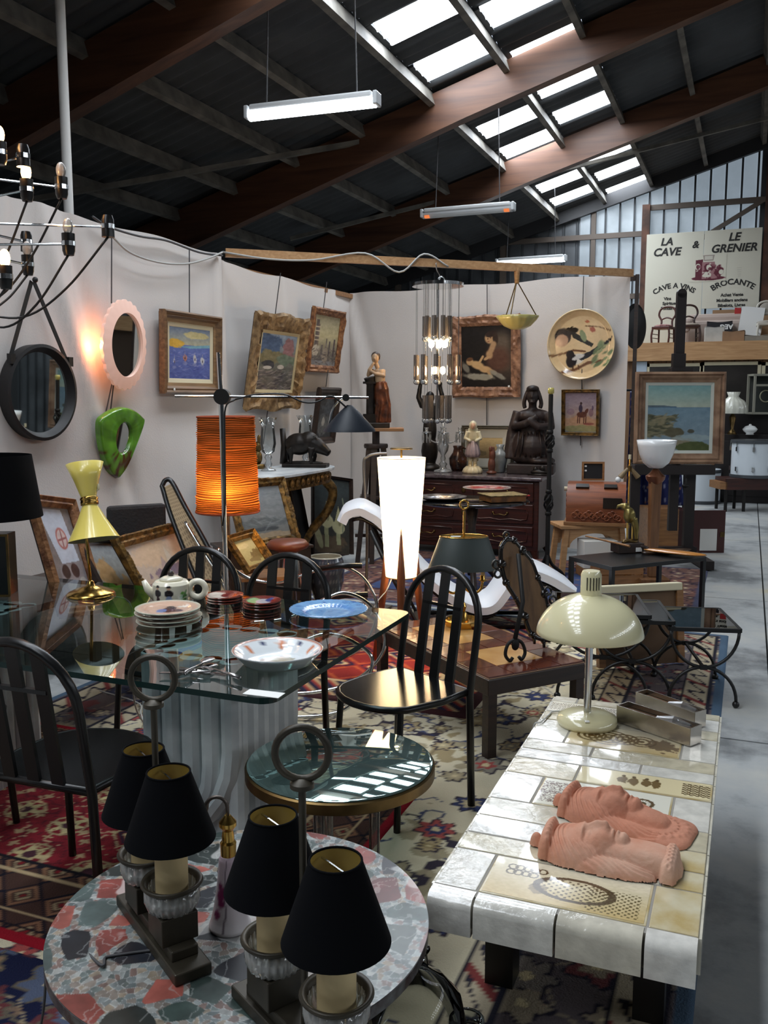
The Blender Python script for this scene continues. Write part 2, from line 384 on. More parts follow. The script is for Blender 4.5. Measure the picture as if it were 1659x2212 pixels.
# --- floor: concrete slabs with sawn joints
m = mat('concrete', (150, 152, 148), 0.55, noise=(0.9, 0.25, (112, 114, 112)), bump=(30, 0.12)); nt = m.node_tree; b = nt.nodes['Principled BSDF']
tc = nt.nodes.new('ShaderNodeTexCoord'); n1 = nt.nodes.new('ShaderNodeTexNoise'); n1.inputs['Scale'].default_value = 1.0; n1.inputs['Detail'].default_value = 8; n1.inputs['Roughness'].default_value = 0.65
r1 = nt.nodes.new('ShaderNodeValToRGB'); r1.color_ramp.elements[0].position = 0.38; r1.color_ramp.elements[0].color = rgba((108, 111, 112))
r1.color_ramp.elements[1].position = 0.62; r1.color_ramp.elements[1].color = rgba((184, 184, 178)); e = r1.color_ramp.elements.new(0.5); e.color = rgba((168, 171, 171)); e = r1.color_ramp.elements.new(0.68); e.color = rgba((186, 178, 152))
nt.links.new(tc.outputs['Object'], n1.inputs['Vector']); nt.links.new(n1.outputs['Fac'], r1.inputs['Fac']); nt.links.new(r1.outputs['Color'], b.inputs['Base Color'])
fl = struct(M().box(((XW + XE) / 2, (YN + YF) / 2, -0.12), (XE - XW, YF - YN, 0.2)).build('floor', mat('joint_dirt', (62, 62, 60), 0.9)))
fl['label'] = 'grey stained concrete floor of large slabs'
xs = [XW, -4.3, 0.17, 4.6, 9.0, XE]; ys = [YN, -5.2, -2.0, 1.1, 4.28, 7.4, 10.54, 13.7, YF]
for i in range(len(xs) - 1):
    for j in range(len(ys) - 1):
        M().box(((xs[i] + xs[i + 1]) / 2, (ys[j] + ys[j + 1]) / 2, -0.01), (xs[i + 1] - xs[i] - 0.012, ys[j + 1] - ys[j] - 0.012, 0.02)).build('slab', m, fl)
# --- roof: corrugated fibre-cement sheets, roof-light panes between the purlins
ROOF = mat('roof_sheet', (74, 77, 80), 0.85, noise=(1.2, 0.25)); PANE = mat_emit('daylit_roof_pane', (238, 246, 255), SKY)
def sheet(x0, x1, y0, y1, amp=0.022, wave=True, dz=0.0):
    b = M(); k = max(2, int((y1 - y0) / 0.1775 * 5)) if wave else 2; vs = []
    for i in range(k):
        y = y0 + (y1 - y0) * i / (k - 1); z = amp * sin(2 * PI * y / 0.1775) if wave else 0
        vs += [(x0, y, roofz(x0) + z + dz), (x1, y, roofz(x1) + z + dz)]
    return b.add(vs, [(2 * i, 2 * i + 1, 2 * i + 3, 2 * i + 2) for i in range(k - 1)])
ceil = struct(sheet(XW, -3.4, YN, YF).build('ceiling', ROOF, smooth=True)); ceil['label'] = 'dark corrugated pitched roof of the shed'
sheet(-1.78, XR, YN, YF).build('roof_sheet', ROOF, ceil, smooth=True)
sheet(XR, XR + (XR + 1.78), YN, YF, wave=False).build('roof_sheet', ROOF, ceil); sheet(2 * XR + 3.4, XE, YN, YF, wave=False).build('roof_sheet', ROOF, ceil)
cols_ = [(-3.4, -2.57, 7.97), (-2.57, -1.78, 8.6)]
BROKEN = mat_emit('dirty_daylit_pane', (205, 212, 222), SKY * 0.3)
for (xa, xb, yo) in cols_:
    for mir in (0, 1):
        y = yo - 1.125 * 11; prev = YN
        fx = (lambda q: 2 * XR - q) if mir else (lambda q: q)
        X0, X1 = sorted((fx(xa), fx(xb)))
        while y < YF - 0.3:
            if y > YN + 0.2:
                inv = not mir and y > 6.5
                sheet(X0, X1, prev, y, wave=inv).build('roof_sheet', ROOF, ceil, smooth=inv)
                bad = inv and xa < -2.0 and 14.3 < y < 15.3 and xa > -3
                sheet(X0 + 0.06, X1 - 0.06, y, y + 0.53, wave=inv).build('skylight_pane', BROKEN if bad else PANE, ceil, smooth=inv)
                M().box(((X0 + 0.03), y + 0.265, roofz(X0 + 0.03)), (0.06, 0.53, 0.03), rot=(0, (SL if mir else -SL), 0)).build('roof_sheet', ROOF, ceil)
                M().box(((X1 - 0.03), y + 0.265, roofz(X1 - 0.03)), (0.06, 0.53, 0.03), rot=(0, (SL if mir else -SL), 0)).build('roof_sheet', ROOF, ceil)
                prev = y + 0.53
            y += 1.125
        sheet(X0, X1, prev, YF, wave=not mir).build('roof_sheet', ROOF, ceil)
# purlins
for i in range(15):
    x = 0.0 + (i - 10) * 0.835 - (0.05 if i < 7 else 0)
    x = {6: -3.4, 7: -2.57, 8: -1.78, 9: -0.9, 10: 0.0}.get(i, x)
    if x > XR: continue
    M().box((x, (YN + YF) / 2, roofz(x) - 0.10), (0.065, YF - YN, 0.15), rot=(0, -SL, 0)).build('purlin', GREYW, ceil)
    M().box((2 * XR - x, (YN + YF) / 2, roofz(x) - 0.10), (0.065, YF - YN, 0.15), rot=(0, SL, 0)).build('purlin', GREYW, ceil)
# glued timber rafters
GLU = mat_wood('glulam', (70, 42, 28), (104, 68, 46), 0.55, 2.0, coat=0.1)
for Yb in (-7.0, -3.6, -0.35, 2.9, 6.22, 9.88, 13.0):
    for sg in (0, 1):
        f = (lambda q: 2 * XR - q) if sg else (lambda q: q)
        poly = [(f(XW), roofz(XW) - 0.62), (f(-3), roofz(-3) - 0.45), (f(XR - 0.8), roofz(XR - 0.8) - 0.42), (f(XR), roofz(XR) - 0.5), (f(XR), roofz(XR) - 0.05), (f(XW), roofz(XW) - 0.05)]
        if sg: poly = poly[::-1]
        M().prism(poly, Yb - 0.075, Yb + 0.075, 'y').build('rafter', GLU, ceil)
for sg in (0, 1): M().bar(((2 * XR - XW) if sg else XW, 16.86, roofz(XW) - 0.13), (XR, 16.86, roofz(XR) - 0.13), 0.1, 0.22).build('edge_beam', mat('dark_steel', (40, 40, 42), 0.6), ceil)
# diagonal wind braces under the sheets
M().bar((-6.3, 12.0, roofz(-6.3) - 0.2), (1.5, 16.0, roofz(1.5) - 0.2), 0.08, 0.05).build('wind_brace', GREYW, ceil)
M().bar((-8.0, 7.0, roofz(-8) - 0.2), (-3.8, 10.2, roofz(-3.8) - 0.2), 0.08, 0.05).build('wind_brace', GREYW, ceil)
# --- gable wall of ribbed sheets
TRAN = mat('translucent_sheet', (150, 158, 162), 0.4, emit=(170, 186, 200), estr=0.42, noise=(2.5, 0.25)); STEEL = mat('steel_sheet', (108, 112, 116), 0.4, 0.35, noise=(1.5, 0.3))
wf = struct(M().box(((XW + XE) / 2, YF + 0.12, 3.5), (XE - XW, 0.04, 7.4)).build('wall_far', mat('dark_back', (40, 42, 44), 0.9))); wf['label'] = 'ribbed metal gable wall at the far end'
def ribbed(x0, x1, z0, z1f, Y, m, dr=-1):
    b = M(); xs_ = []; x = x0
    while x < x1 - 1e-6: xs_ += [(x, 0), (x + 0.17, 0), (x + 0.185, 0.03), (x + 0.215, 0.03), (x + 0.23, 0)]; x += 0.25
    xs_.append((x1, 0)); vs = []
    for (x, d) in xs_: vs += [(x, Y + dr * d, z0), (x, Y + dr * d, z1f(x))]
    return b.add(vs, [(2 * i, 2 * i + 2, 2 * i + 3, 2 * i + 1) for i in range(len(xs_) - 1)])
RIB = mat('dark_rib', (52, 56, 60), 0.6)
x = -8.0
while x < 8:
    tr = -3.6 < x < -0.95
    ribbed(x, x + 1.0, 0, lambda q: min(roofz(q) - 0.02, 8), YF - 0.03, TRAN if tr else STEEL).build('cladding_sheet', TRAN if tr else STEEL, wf)
    for k in range(4): xr = x + 0.2 + 0.25 * k; M().box((xr, YF - 0.062, (roofz(xr) - 0.1) / 2), (0.034, 0.012, roofz(xr) - 0.1)).build('rib', RIB, wf)
    x += 1.0
RUST = mat('rusty_post', (96, 62, 46), 0.7, noise=(4, 0.4)); RAIL = mat('rail_timber', (92, 82, 74), 0.7)
for xp in (-6.5, -4.4, 3.0): M().box((xp, YF - 0.12, 2.6), (0.1, 0.1, 5.2)).build('post', RAIL, wf)
M().box((-1.84, YF - 0.13, 2.45), (0.13, 0.12, 4.9)).build('post', RUST, wf); M().box((0.16, YF - 0.13, 2.8), (0.16, 0.12, 5.6)).build('post', RUST, wf)
M().box((-2.75, YF - 0.1, 2.6), (0.08, 0.06, 4.7)).build('post', RAIL, wf)
for zr in (4.42, 3.35): M().box((-5.2, YF - 0.11, zr), (6.8, 0.06, 0.09)).build('rail', RAIL, wf)
M().box((2.0, YF - 0.11, 4.85), (7.7, 0.06, 0.09)).build('rail', RAIL, wf)
M().bar((-0.95, YF - 0.12, 4.25), (0.5, YF - 0.12, 5.1), 0.07).build('brace', RAIL, wf)
# --- outer walls and rear gable, plain opaque steel
struct(M().box((XW - 0.05, (YN + YF) / 2, 1.6), (0.1, YF - YN, 3.2)).build('wall_outer_left', STEEL)); struct(M().box((XE + 0.05, (YN + YF) / 2, 1.6), (0.1, YF - YN, 3.2)).build('wall_outer_right', STEEL))
wr = struct(M().box(((XW + XE) / 2, YN - 0.1, 3.5), (XE - XW, 0.04, 7.4)).build('wall_rear', STEEL))
# --- white cloth partitions
CLOTH = mat('hung_cloth', (214, 208, 203), 0.95, spec=0.1, sheen=0.2, bump=(90, 0.12)); HW = 2.75; XL = -4.22
def cloth_wall(name, fpos, length, htop, seed, folds):
    nx, nz = int(length * 26), 48; s_, z_ = np.meshgrid(np.linspace(0, 1, nx), np.linspace(0, 1, nz)); R = np.random.RandomState(seed)
    d = 0.035 * (fbm(s_ * length, z_ * 1.2, 1.1, seed) - 0.5)
    for (sc, zt, dx, a, wd) in folds:        # a crease running down from the hem
        c = sc + dx * (1 - z_); d += a * np.exp(-((s_ * length - c) / wd) ** 2) * np.clip((z_ - zt) * 3, 0, 1)
    hem = htop(s_) + 0.012 * np.sin(s_ * length * 5.5)
    P = fpos(s_, d); Z = z_ * hem
    me = grid_mesh(name, np.stack([P[0], P[1], Z], -1)); return struct(link(name, me, CLOTH, smooth=True))
wl = cloth_wall('wall_left', lambda s, d: (XL + d + np.where((s * 11 > 8.05), -0.10, 0.03) * 1.0 + 0.0 * s, -1.3 + s * 11.0), 11.0, lambda s: HW - 0.0 * s - 0.03 * (s * 11 > 8.05), 5,
    [(5.6, 0.2, -0.6, 0.03, 0.05), (5.9, 0.1, 1.0, 0.03, 0.07), (6.15, 0.1, 0.9, -0.03, 0.06), (7.92, -1, 0, 0.03, 0.05), (8.18, -1, 0.05, 0.04, 0.07), (9.3, 0.1, 0.2, 0.02, 0.06), (10.5, 0.3, -0.5, 0.03, 0.08)])
wl['label'] = 'left partition of hung white cloth'
BK0, BK1 = Vector((-4.40, 9.722, 0)), Vector((-1.14, 9.25, 0)); BKA = math.atan2(BK1.y - BK0.y, BK1.x - BK0.x); bl = (BK1 - BK0).length
bd = (BK1 - BK0).normalized(); bn = Vector((bd.y, -bd.x, 0))
wb = cloth_wall('wall_back', lambda s, d: (BK0.x + bd.x * s * bl + bn.x * d, BK0.y + bd.y * s * bl + bn.y * d), bl, lambda s: HW - 0.01 + 0.012 * s, 9,
    [(0.05, 0.2, 0.5, 0.05, 0.06), (0.1, 0.1, 0.9, -0.03, 0.08), (3.0, -1, 0.03, 0.03, 0.05)]); wb['label'] = 'back partition of hung cream cloth'
def backp(px, py, off=0.0):
    """point where the pixel ray meets the back partition (off = distance in front of it)"""
    d = ray(px, py); n = np.array(bn); p = np.array(BK0 + bn * off); return Vector(_C + d * (np.dot(p - _C, n) / np.dot(d, n)))
# frame posts and top rails behind the cloth, long batten overhead
tr = struct(M().bar((XL - 0.1, -1.3, HW - 0.03), (XL - 0.1, 6.7, HW - 0.03), 0.06, 0.05).bar((XL - 0.2, 6.7, HW - 0.04), (XL - 0.1, 9.75, HW - 0.04), 0.05, 0.05).build('trim_1', OAK)); tr['label'] = 'wooden top rail behind the left cloth'
tr = struct(M().bar(BK0 - bn * 0.1 + Vector((0, 0, HW - 0.05)), BK1 - bn * 0.1 + Vector((0.05, 0, HW - 0.03)), 0.05).bar(BK1 - bn * 0.07 + Vector((0.05, 0, 0)), BK1 - bn * 0.07 + Vector((0.05, 0, HW)), 0.035, 0.04).build('trim_2', DWOOD)); tr['label'] = 'post and rail behind the back cloth'
b0 = gd(487, 546, 7.7); b1 = gy(1366, 590, 9.24)
tr = struct(M().bar(b0, b1, 0.05, 0.07).build('trim_3', PINE)); tr['label'] = 'long pale batten spanning above the back partition'
p = gx(149, 465, XL - 0.22); q = gx(131, 0, XL - 0.22)
tag(M().cyl((p.x, p.y, 0.0), (p.x, p.y, roofz(p.x) + 0.0), 0.033).build('conduit_pole', WHT, smooth='auto'), 'white pole rising behind the left partition to the roof', 'pole')
def batten_at(px):
    lo, hi = 0.0, 1.0
    for _ in range(40):
        t = (lo + hi) / 2; q = np.array(b0.lerp(b1, t)) - _C; x = CX + FPX * (q @ _R) / (q @ _F)
        if x < px: lo = t
        else: hi = t
    return b0.lerp(b1, lo)
# cables tied along the hems
CAB = mat('grey_cable', (70, 70, 72), 0.6); CABW = mat('pale_cable', (176, 176, 172), 0.6)
pts = [gx(x, y, XL + 0.08) for x, y in ((200, 468), (235, 490), (300, 510), (360, 520), (430, 545), (480, 552))]
tag(M().tube(spline(pts, 6), 0.009, 6).build('cable', CAB, smooth=True), 'dark cable lying along the top of the left cloth', 'cable')
pts = [gx(x, y, XL + 0.1) for x, y in ((240, 508), (280, 545), (340, 566), (400, 570), (450, 558), (480, 545))]
tag(M().tube(spline(pts, 6), 0.008, 6).build('cable', CABW, smooth=True), 'pale cable drooping in a loop below the left cloth hem', 'cable')
pts = [b0.lerp(b1, t) + Vector((0.0, -0.05, dz)) for t, dz in ((0.0, 0.0), (0.1, -0.04), (0.2, -0.03), (0.32, 0.05), (0.40, -0.1), (0.46, 0.07), (0.52, -0.03))]
tag(M().tube(spline(pts, 6), 0.008, 6).build('cable', CABW, smooth=True), 'pale cable wound round the overhead batten', 'cable')

# --- fluorescent fittings hung from the roof
ACR = mat_emit('lit_diffuser', (240, 248, 255), TUBE); ACO = mat('unlit_diffuser', (200, 205, 208), 0.3, emit=(255, 120, 60), estr=0.0)
def tube_light(pa, pb, z, lit, label):
    a = gz(*pa, z); b = gz(*pb, z); L = (b - a).length; c = (a + b) / 2; rz = math.atan2(b.y - a.y, b.x - a.x)
    t = T('fluorescent_light', label, 'ceiling light', c, rz, 'fluorescent fittings hanging from the roof')
    M().box((0, 0, 0.03), (L * 0.97, 0.115, 0.05), taper=1.0).build('housing', mat('pale_plastic', (200, 203, 204), 0.5), t, bev=0.015)
    prof = [(0.055 * cos(PI * i / 8), -0.062 * sin(PI * i / 8)) for i in range(9)]
    d = M(); d.prism([(y, z_) for y, z_ in prof], -L / 2, L / 2, 'x'); d.build('diffuser', ACR if lit else ACO, t)
    for s in (-1, 1):
        M().box((s * (L / 2 + 0.012), 0, 0), (0.035, 0.12, 0.1)).build('end_cap', mat('clear_end', (190, 194, 196), 0.3), t, bev=0.01)
        if not lit: M().box((s * (L / 2 - 0.06), -0.03, -0.045), (0.06, 0.05, 0.03)).build('glowing_tube_end', mat_emit('orange_tube_end', (255, 140, 80), 0.8), t)
        x_ = s * L * 0.36; top = roofz(c.x + x_ * cos(rz)) - c.z
        M().tube([(x_, 0, 0.05), (x_ * 0.92, 0, top)], 0.006, 5).build('cable', CAB, t)
    return t
tube_light((540, 245), (811, 214), 3.8, True, 'lit fluorescent fitting nearest the camera, high above the left partition')
tube_light((915, 462), (1107, 446), 3.8, False, 'unlit fluorescent fitting below the second rafter with orange glowing ends')
tube_light((1075, 566), (1220, 557), 3.8, True, 'lit fluorescent fitting farthest away, above the back partition')

# ================================================================== RUGS
def cells(X, Y, g, seed, jit=0.35):
    """nearest jittered grid point: distance, second distance, hash 0..1, angle"""
    R = np.random.RandomState(seed); jx, jy, h = R.rand(128, 128), R.rand(128, 128), R.rand(128, 128)
    i0 = np.floor(X / g).astype(int); j0 = np.floor(Y / g).astype(int); d1 = np.full(X.shape, 9.0); d2 = d1.copy(); hh = np.zeros(X.shape); an = np.zeros(X.shape)
    for a in (-1, 0, 1):
        for b in (-1, 0, 1):
            i, j = i0 + a, j0 + b; px = (i + 0.5 + (jx[i % 128, j % 128] - 0.5) * 2 * jit) * g; py = (j + 0.5 + (jy[i % 128, j % 128] - 0.5) * 2 * jit) * g
            d = np.hypot(X - px, Y - py); n = d < d1; d2 = np.where(n, d1, np.minimum(d2, d)); d1 = np.where(n, d, d1); hh = np.where(n, h[i % 128, j % 128], hh); an = np.where(n, np.arctan2(Y - py, X - px), an)
    return d1, d2, hh, an
def pick(h, cols): return np.asarray(cols, float)[np.clip((h * len(cols)).astype(int), 0, len(cols) - 1)]
def put(c, m, col): m = np.clip(m, 0, 1)[..., None]; return c * (1 - m) + np.asarray(col, float) * m
def floral(c, X, Y, g, seed, vine, flowers, rs=0.32, vw=0.014):
    n = fbm(X, Y, 1.6 / g * 0.35, seed + 5, 3); l = np.abs(n - 0.5); c = put(c, (l < vw) * 1.0, vine)
    n3 = fbm(X + 7, Y - 3, 2.2 / g * 0.35, seed + 9, 3); c = put(c, (np.abs(n3 - 0.52) < vw * 0.8) * 0.9, flowers[0])
    lf = fbm(X, Y, 9.0 / g * 0.3, seed + 11, 2); c = put(c, ((lf > 0.66) & (l < 0.09)) * 0.9, flowers[1 % len(flowers)]); c = put(c, ((lf < 0.33) & (l < 0.07)) * 0.8, flowers[2 % len(flowers)])
    d, d2, h, a = cells(X, Y, g, seed); k = 5 + (h * 7 % 1 * 4).astype(int); r = g * rs * (0.55 + 0.6 * (h * 13 % 1)); pet = r * (1 + 0.22 * np.cos(k * a))
    fc = pick(h * 5 % 1, flowers); m = ((pet - d) / 0.006).clip(0, 1); c = c * (1 - m[..., None]) + fc * m[..., None]
    ol = (np.abs(d - pet) < 0.006) * 1.0; c = put(c, ol, vine); m2 = (d < pet * 0.55) * 1.0; fc2 = pick(h * 11 % 1, flowers[::-1]); c = c * (1 - m2[..., None]) + fc2 * m2[..., None]
    return put(c, (d < r * 0.25) * 1.0, (206, 190, 150))
def rug(name, label, x0, x1, y0, y1, z, res, fn):
    nx, ny = int((x1 - x0) / res), int((y1 - y0) / res); X, Y = np.meshgrid(np.linspace(x0, x1, nx), np.linspace(y0, y1, ny)); cx, cy = (x0 + x1) / 2, (y0 + y1) / 2
    e = np.minimum((x1 - x0) / 2 - np.abs(X - cx), (y1 - y0) / 2 - np.abs(Y - cy)); c = fn(X, Y, e, X - cx, Y - cy)
    c = c * (0.86 + 0.28 * fbm(X, Y, 3, 3, 3))[..., None]
    Z = np.full(X.shape, z) + 0.004 * (fbm(X, Y, 1.2, 4) - 0.5); Z[0, :] = Z[-1, :] = 0.001; Z[:, 0] = Z[:, -1] = 0.001
    me = grid_mesh(name, np.stack([X - cx, Y - cy, Z], -1), np.clip(c, 0, 255)); o = link(name, me, VCR, smooth=True); o.location = (cx, cy, 0); return tag(o, label, 'rug')
def cream_fn(X, Y, e, x, y):
    c = np.empty(X.shape + (3,)); c[:] = (206, 196, 168)
    c = floral(c, X, Y, 0.22, 21, (58, 52, 62), [(56, 64, 98), (158, 146, 118), (150, 132, 96), (172, 154, 118), (136, 130, 116), (160, 78, 74), (178, 164, 132)], 0.30, 0.010)
    bo = np.empty(X.shape + (3,)); bo[:] = (96, 88, 90); bo = floral(bo, X, Y, 0.2, 33, (44, 42, 54), [(150, 138, 118), (112, 64, 66), (66, 70, 92), (128, 120, 112)], 0.36)
    m = (e < 0.60) * 1.0; c = c * (1 - m[..., None]) + bo * m[..., None]
    t = X + Y
    for (a, b) in ((0.07, 0.20), (0.47, 0.59)):
        k = ((e > a) & (e < b)) * 1.0; c = put(c, k, (172, 160, 136)); q = np.abs(e - (a + b) / 2 - 0.035 * np.sin(t * 42)); c = put(c, k * (q < 0.012), (44, 42, 52)); c = put(c, k * (np.sin(t * 21) > 0.93), (122, 58, 56))
        for ee in (a, b): c = put(c, (np.abs(e - ee) < 0.008) * 1.0, (40, 40, 50))
    return put(c, (e < 0.05) * 1.0, (78, 98, 118))
rug('cream_rug', 'large cream floral rug with blue edge under the glass and tiled tables', -3.3, -0.06, 0.9, 6.2, 0.008, 0.0105, cream_fn)
def red_fn(X, Y, e, x, y):
    c = np.empty(X.shape + (3,)); c[:] = (112, 30, 38)
    d, d2, h, a = cells(X, Y, 0.26, 51, 0.1); u = np.abs(((X / 0.26) % 1) - 0.5); v = np.abs(((Y / 0.26) % 1) - 0.5); q = u + v
    for r0, r1, col in ((0.18, 0.24, (40, 34, 50)), (0.1, 0.15, (184, 160, 120)), (0.0, 0.06, (60, 60, 84)), (0.30, 0.33, (170, 148, 116))): c = put(c, ((q > r0) & (q < r1) & (h > 0.35)) * 1.0, col)
    c = put(c, (np.abs(d - 0.07) < 0.006) & (h < 0.35), (150, 126, 96)); c = put(c, (d < 0.05 * (1 + .3 * np.cos(6 * a))) & (h < 0.35), (172, 152, 112)); c = put(c, (d < 0.025) & (h < 0.35), (70, 40, 48))
    dd, dd2, hh, aa = cells(X + 3, Y + 1, 0.085, 57, 0.4); c = put(c, (dd < 0.016 * (1 + .4 * np.cos(4 * aa))) * (q > 0.27) * 0.9, (160, 138, 104)); c = put(c, (dd2 - dd < 0.004) * (q > 0.27) * 0.6, (62, 24, 32)); c = c * (0.75 + 0.5 * fbm(X, Y, 25, 77, 3))[..., None]; n = fbm(X, Y, 14, 8, 2); c = put(c, (np.abs(n - 0.5) < 0.012) * 0.8, (176, 150, 118))
    bo = np.empty(X.shape + (3,)); bo[:] = (70, 48, 42); uu = np.abs(((X / 0.15) % 1) - 0.5) + np.abs(((Y / 0.15) % 1) - 0.5)
    for r0, r1, col in ((0.3, 0.42, (130, 92, 70)), (0.12, 0.22, (150, 128, 100)), (0.45, 0.52, (26, 24, 34)), (0.0, 0.08, (120, 30, 36))): bo = put(bo, ((uu > r0) & (uu < r1)) * 1.0, col)
    m = ((e < 0.36) & (e > 0.03)) * 1.0; c = c * (1 - m[..., None]) + bo * m[..., None]
    for ee in (0.06, 0.12, 0.30, 0.36): c = put(c, (np.abs(e - ee) < 0.008) * 1.0, (176, 150, 116) if ee in (0.12, 0.30) else (28, 24, 30))
    return put(c, (e < 0.035) * 1.0, (140, 22, 36))
rug('red_rug', 'deep red rug with cream motifs under the glass table', -3.6, -1.13, 1.83, 3.25, 0.016, 0.0085, red_fn)
def blue_fn(X, Y, e, x, y):
    c = np.empty(X.shape + (3,)); c[:] = (66, 80, 116); c = floral(c, X, Y, 0.3, 61, (92, 74, 74), [(120, 86, 80), (52, 62, 98), (134, 116, 100), (96, 100, 120)], 0.25)
    bo = np.empty(X.shape + (3,)); bo[:] = (112, 84, 76); bo = floral(bo, X, Y, 0.16, 63, (60, 50, 56), [(150, 122, 108), (84, 66, 76), (132, 92, 82)], 0.4); m = (e < 0.42) * 1.0
    c = c * (1 - m[..., None]) + bo * m[..., None]; c = put(c, ((e > 0.4) & (e < 0.44)) * 1.0, (70, 48, 52)); return put(c, (e < 0.06) * 1.0, (78, 80, 100))
rug('blue_rug', 'faded blue rug with brown border in front of the chest', -3.3, -0.28, 6.28, 8.6, 0.008, 0.02, blue_fn)
def tribal_fn(X, Y, e, x, y):
    c = np.empty(X.shape + (3,)); c[:] = (132, 44, 40); u = np.abs(((X / 0.34) % 1) - 0.5); v = np.abs(((Y / 0.3) % 1) - 0.5); q = u + v
    for r0, r1, col in ((0.0, 0.12, (190, 160, 118)), (0.16, 0.26, (32, 38, 66)), (0.28, 0.33, (190, 168, 128)), (0.4, 0.46, (36, 34, 56)), (0.55, 0.62, (168, 82, 48))): c = put(c, ((q > r0) & (q < r1)) * 1.0, col)
    k = (e < 0.3) * 1.0; s = ((X + Y) * 9 % 1); bo = pick(s, [(36, 38, 62), (150, 60, 48), (176, 150, 112), (40, 36, 52)]); c = c * (1 - k[..., None]) + bo * k[..., None]
    c = put(c, (np.abs(e - 0.3) < 0.015) * 1.0, (186, 164, 126)); return put(c, (e < 0.06) * 1.0, (60, 34, 36))
rug('tribal_rug', 'red and navy geometric rug behind the glass table', -3.3, -1.2, 4.05, 5.9, 0.017, 0.014, tribal_fn)
def navy_fn(X, Y, e, x, y):
    c = np.empty(X.shape + (3,)); c[:] = (24, 28, 54); return floral(c, X, Y, 0.16, 71, (92, 84, 72), [(150, 134, 108), (96, 50, 52), (134, 108, 84), (80, 88, 108)], 0.45)
rug('navy_rug', 'navy rug with beige flowers at the lower left corner', -3.0, -1.35, 0.35, 1.80, 0.017, 0.009, navy_fn)

# ================================================================== GLASS DINING TABLE
TGL = mat_glass('table_glass', (200, 222, 220), 1.5, boost=0.17); GEDGE = mat('glass_edge', (10, 40, 38), 0.25, spec=0.3)
TX0, TX1, TY0, TY1, TZ = -3.32, -1.18, 2.10, 3.22, 0.73
tb = T('glass_dining_table', 'long glass dining table on two fluted white marble pedestals', 'table', ((TX0 + TX1) / 2, (TY0 + TY1) / 2, 0))
hx, hy = (TX1 - TX0) / 2, (TY1 - TY0) / 2; r_ = 0.05
out = [Vector((sx * (hx - r_) + r_ * cos(a), sy * (hy - r_) + r_ * sin(a))) for sx, sy, a0 in ((1, 1, 0), (-1, 1, PI / 2), (-1, -1, PI), (1, -1, 1.5 * PI)) for a in [a0 + PI / 2 * i / 6 for i in range(7)]]
M().add([(q.x, q.y, TZ) for q in out], [tuple(range(len(out)))]).build('glass_top', TGL, tb)
n_ = len(out); M().add([(q.x, q.y, z) for z in (TZ, TZ - 0.018) for q in out], [(i, (i + 1) % n_, n_ + (i + 1) % n_, n_ + i) for i in range(n_)]).build('glass_edge', GEDGE, tb)
MARB = mat('white_marble', (226, 230, 230), 0.35, noise=(5, 0.22, (180, 186, 190)))
for px_ in (0, 1):
    c0 = Vector((-1.66, 2.62, 0)) if px_ == 0 else Vector((-2.86, 2.62, 0)); c0 = c0 - tb.location; c0.z = 0
    b = M(); W_, D_, Ht = 0.38, 0.42, TZ - 0.02       # block; rounded ribs run down each side and sweep in at the foot
    b.box((c0.x, c0.y, Ht / 2), (W_ - 0.05, D_ - 0.05, Ht))
    for k in range(6):
        o_ = -D_ / 2 + D_ * (k + 0.5) / 6; rr = D_ / 12
        b.cyl((c0.x + W_ / 2 - 0.03, c0.y + o_, 0), (c0.x + W_ / 2 - 0.03, c0.y + o_, Ht), rr, n=10); b.cyl((c0.x - W_ / 2 + 0.03, c0.y + o_, 0), (c0.x - W_ / 2 + 0.03, c0.y + o_, Ht), rr, n=10)
    for k in range(5):          # nested ribs bend sideways near the floor
        o_ = -W_ / 2 + W_ * (k + 0.5) / 5; rr = W_ / 10; R_ = 0.06 + 0.062 * k
        for sy in (-1, 1):
            yy = c0.y + sy * (D_ / 2 - 0.02); pts = [(c0.x + o_, yy, Ht), (c0.x + o_, yy, 0.10 + R_)] + [(c0.x + o_ - R_ * (1 - cos(t)), yy, 0.10 + R_ * (1 - sin(t))) for t in [PI / 2 * i / 6 for i in range(1, 7)]]
            b.tube(pts, rr, 10)
    b.box((c0.x, c0.y, 0.05), (W_, D_ + 0.02, 0.1)); b.build('pedestal', MARB, tb, smooth='auto')
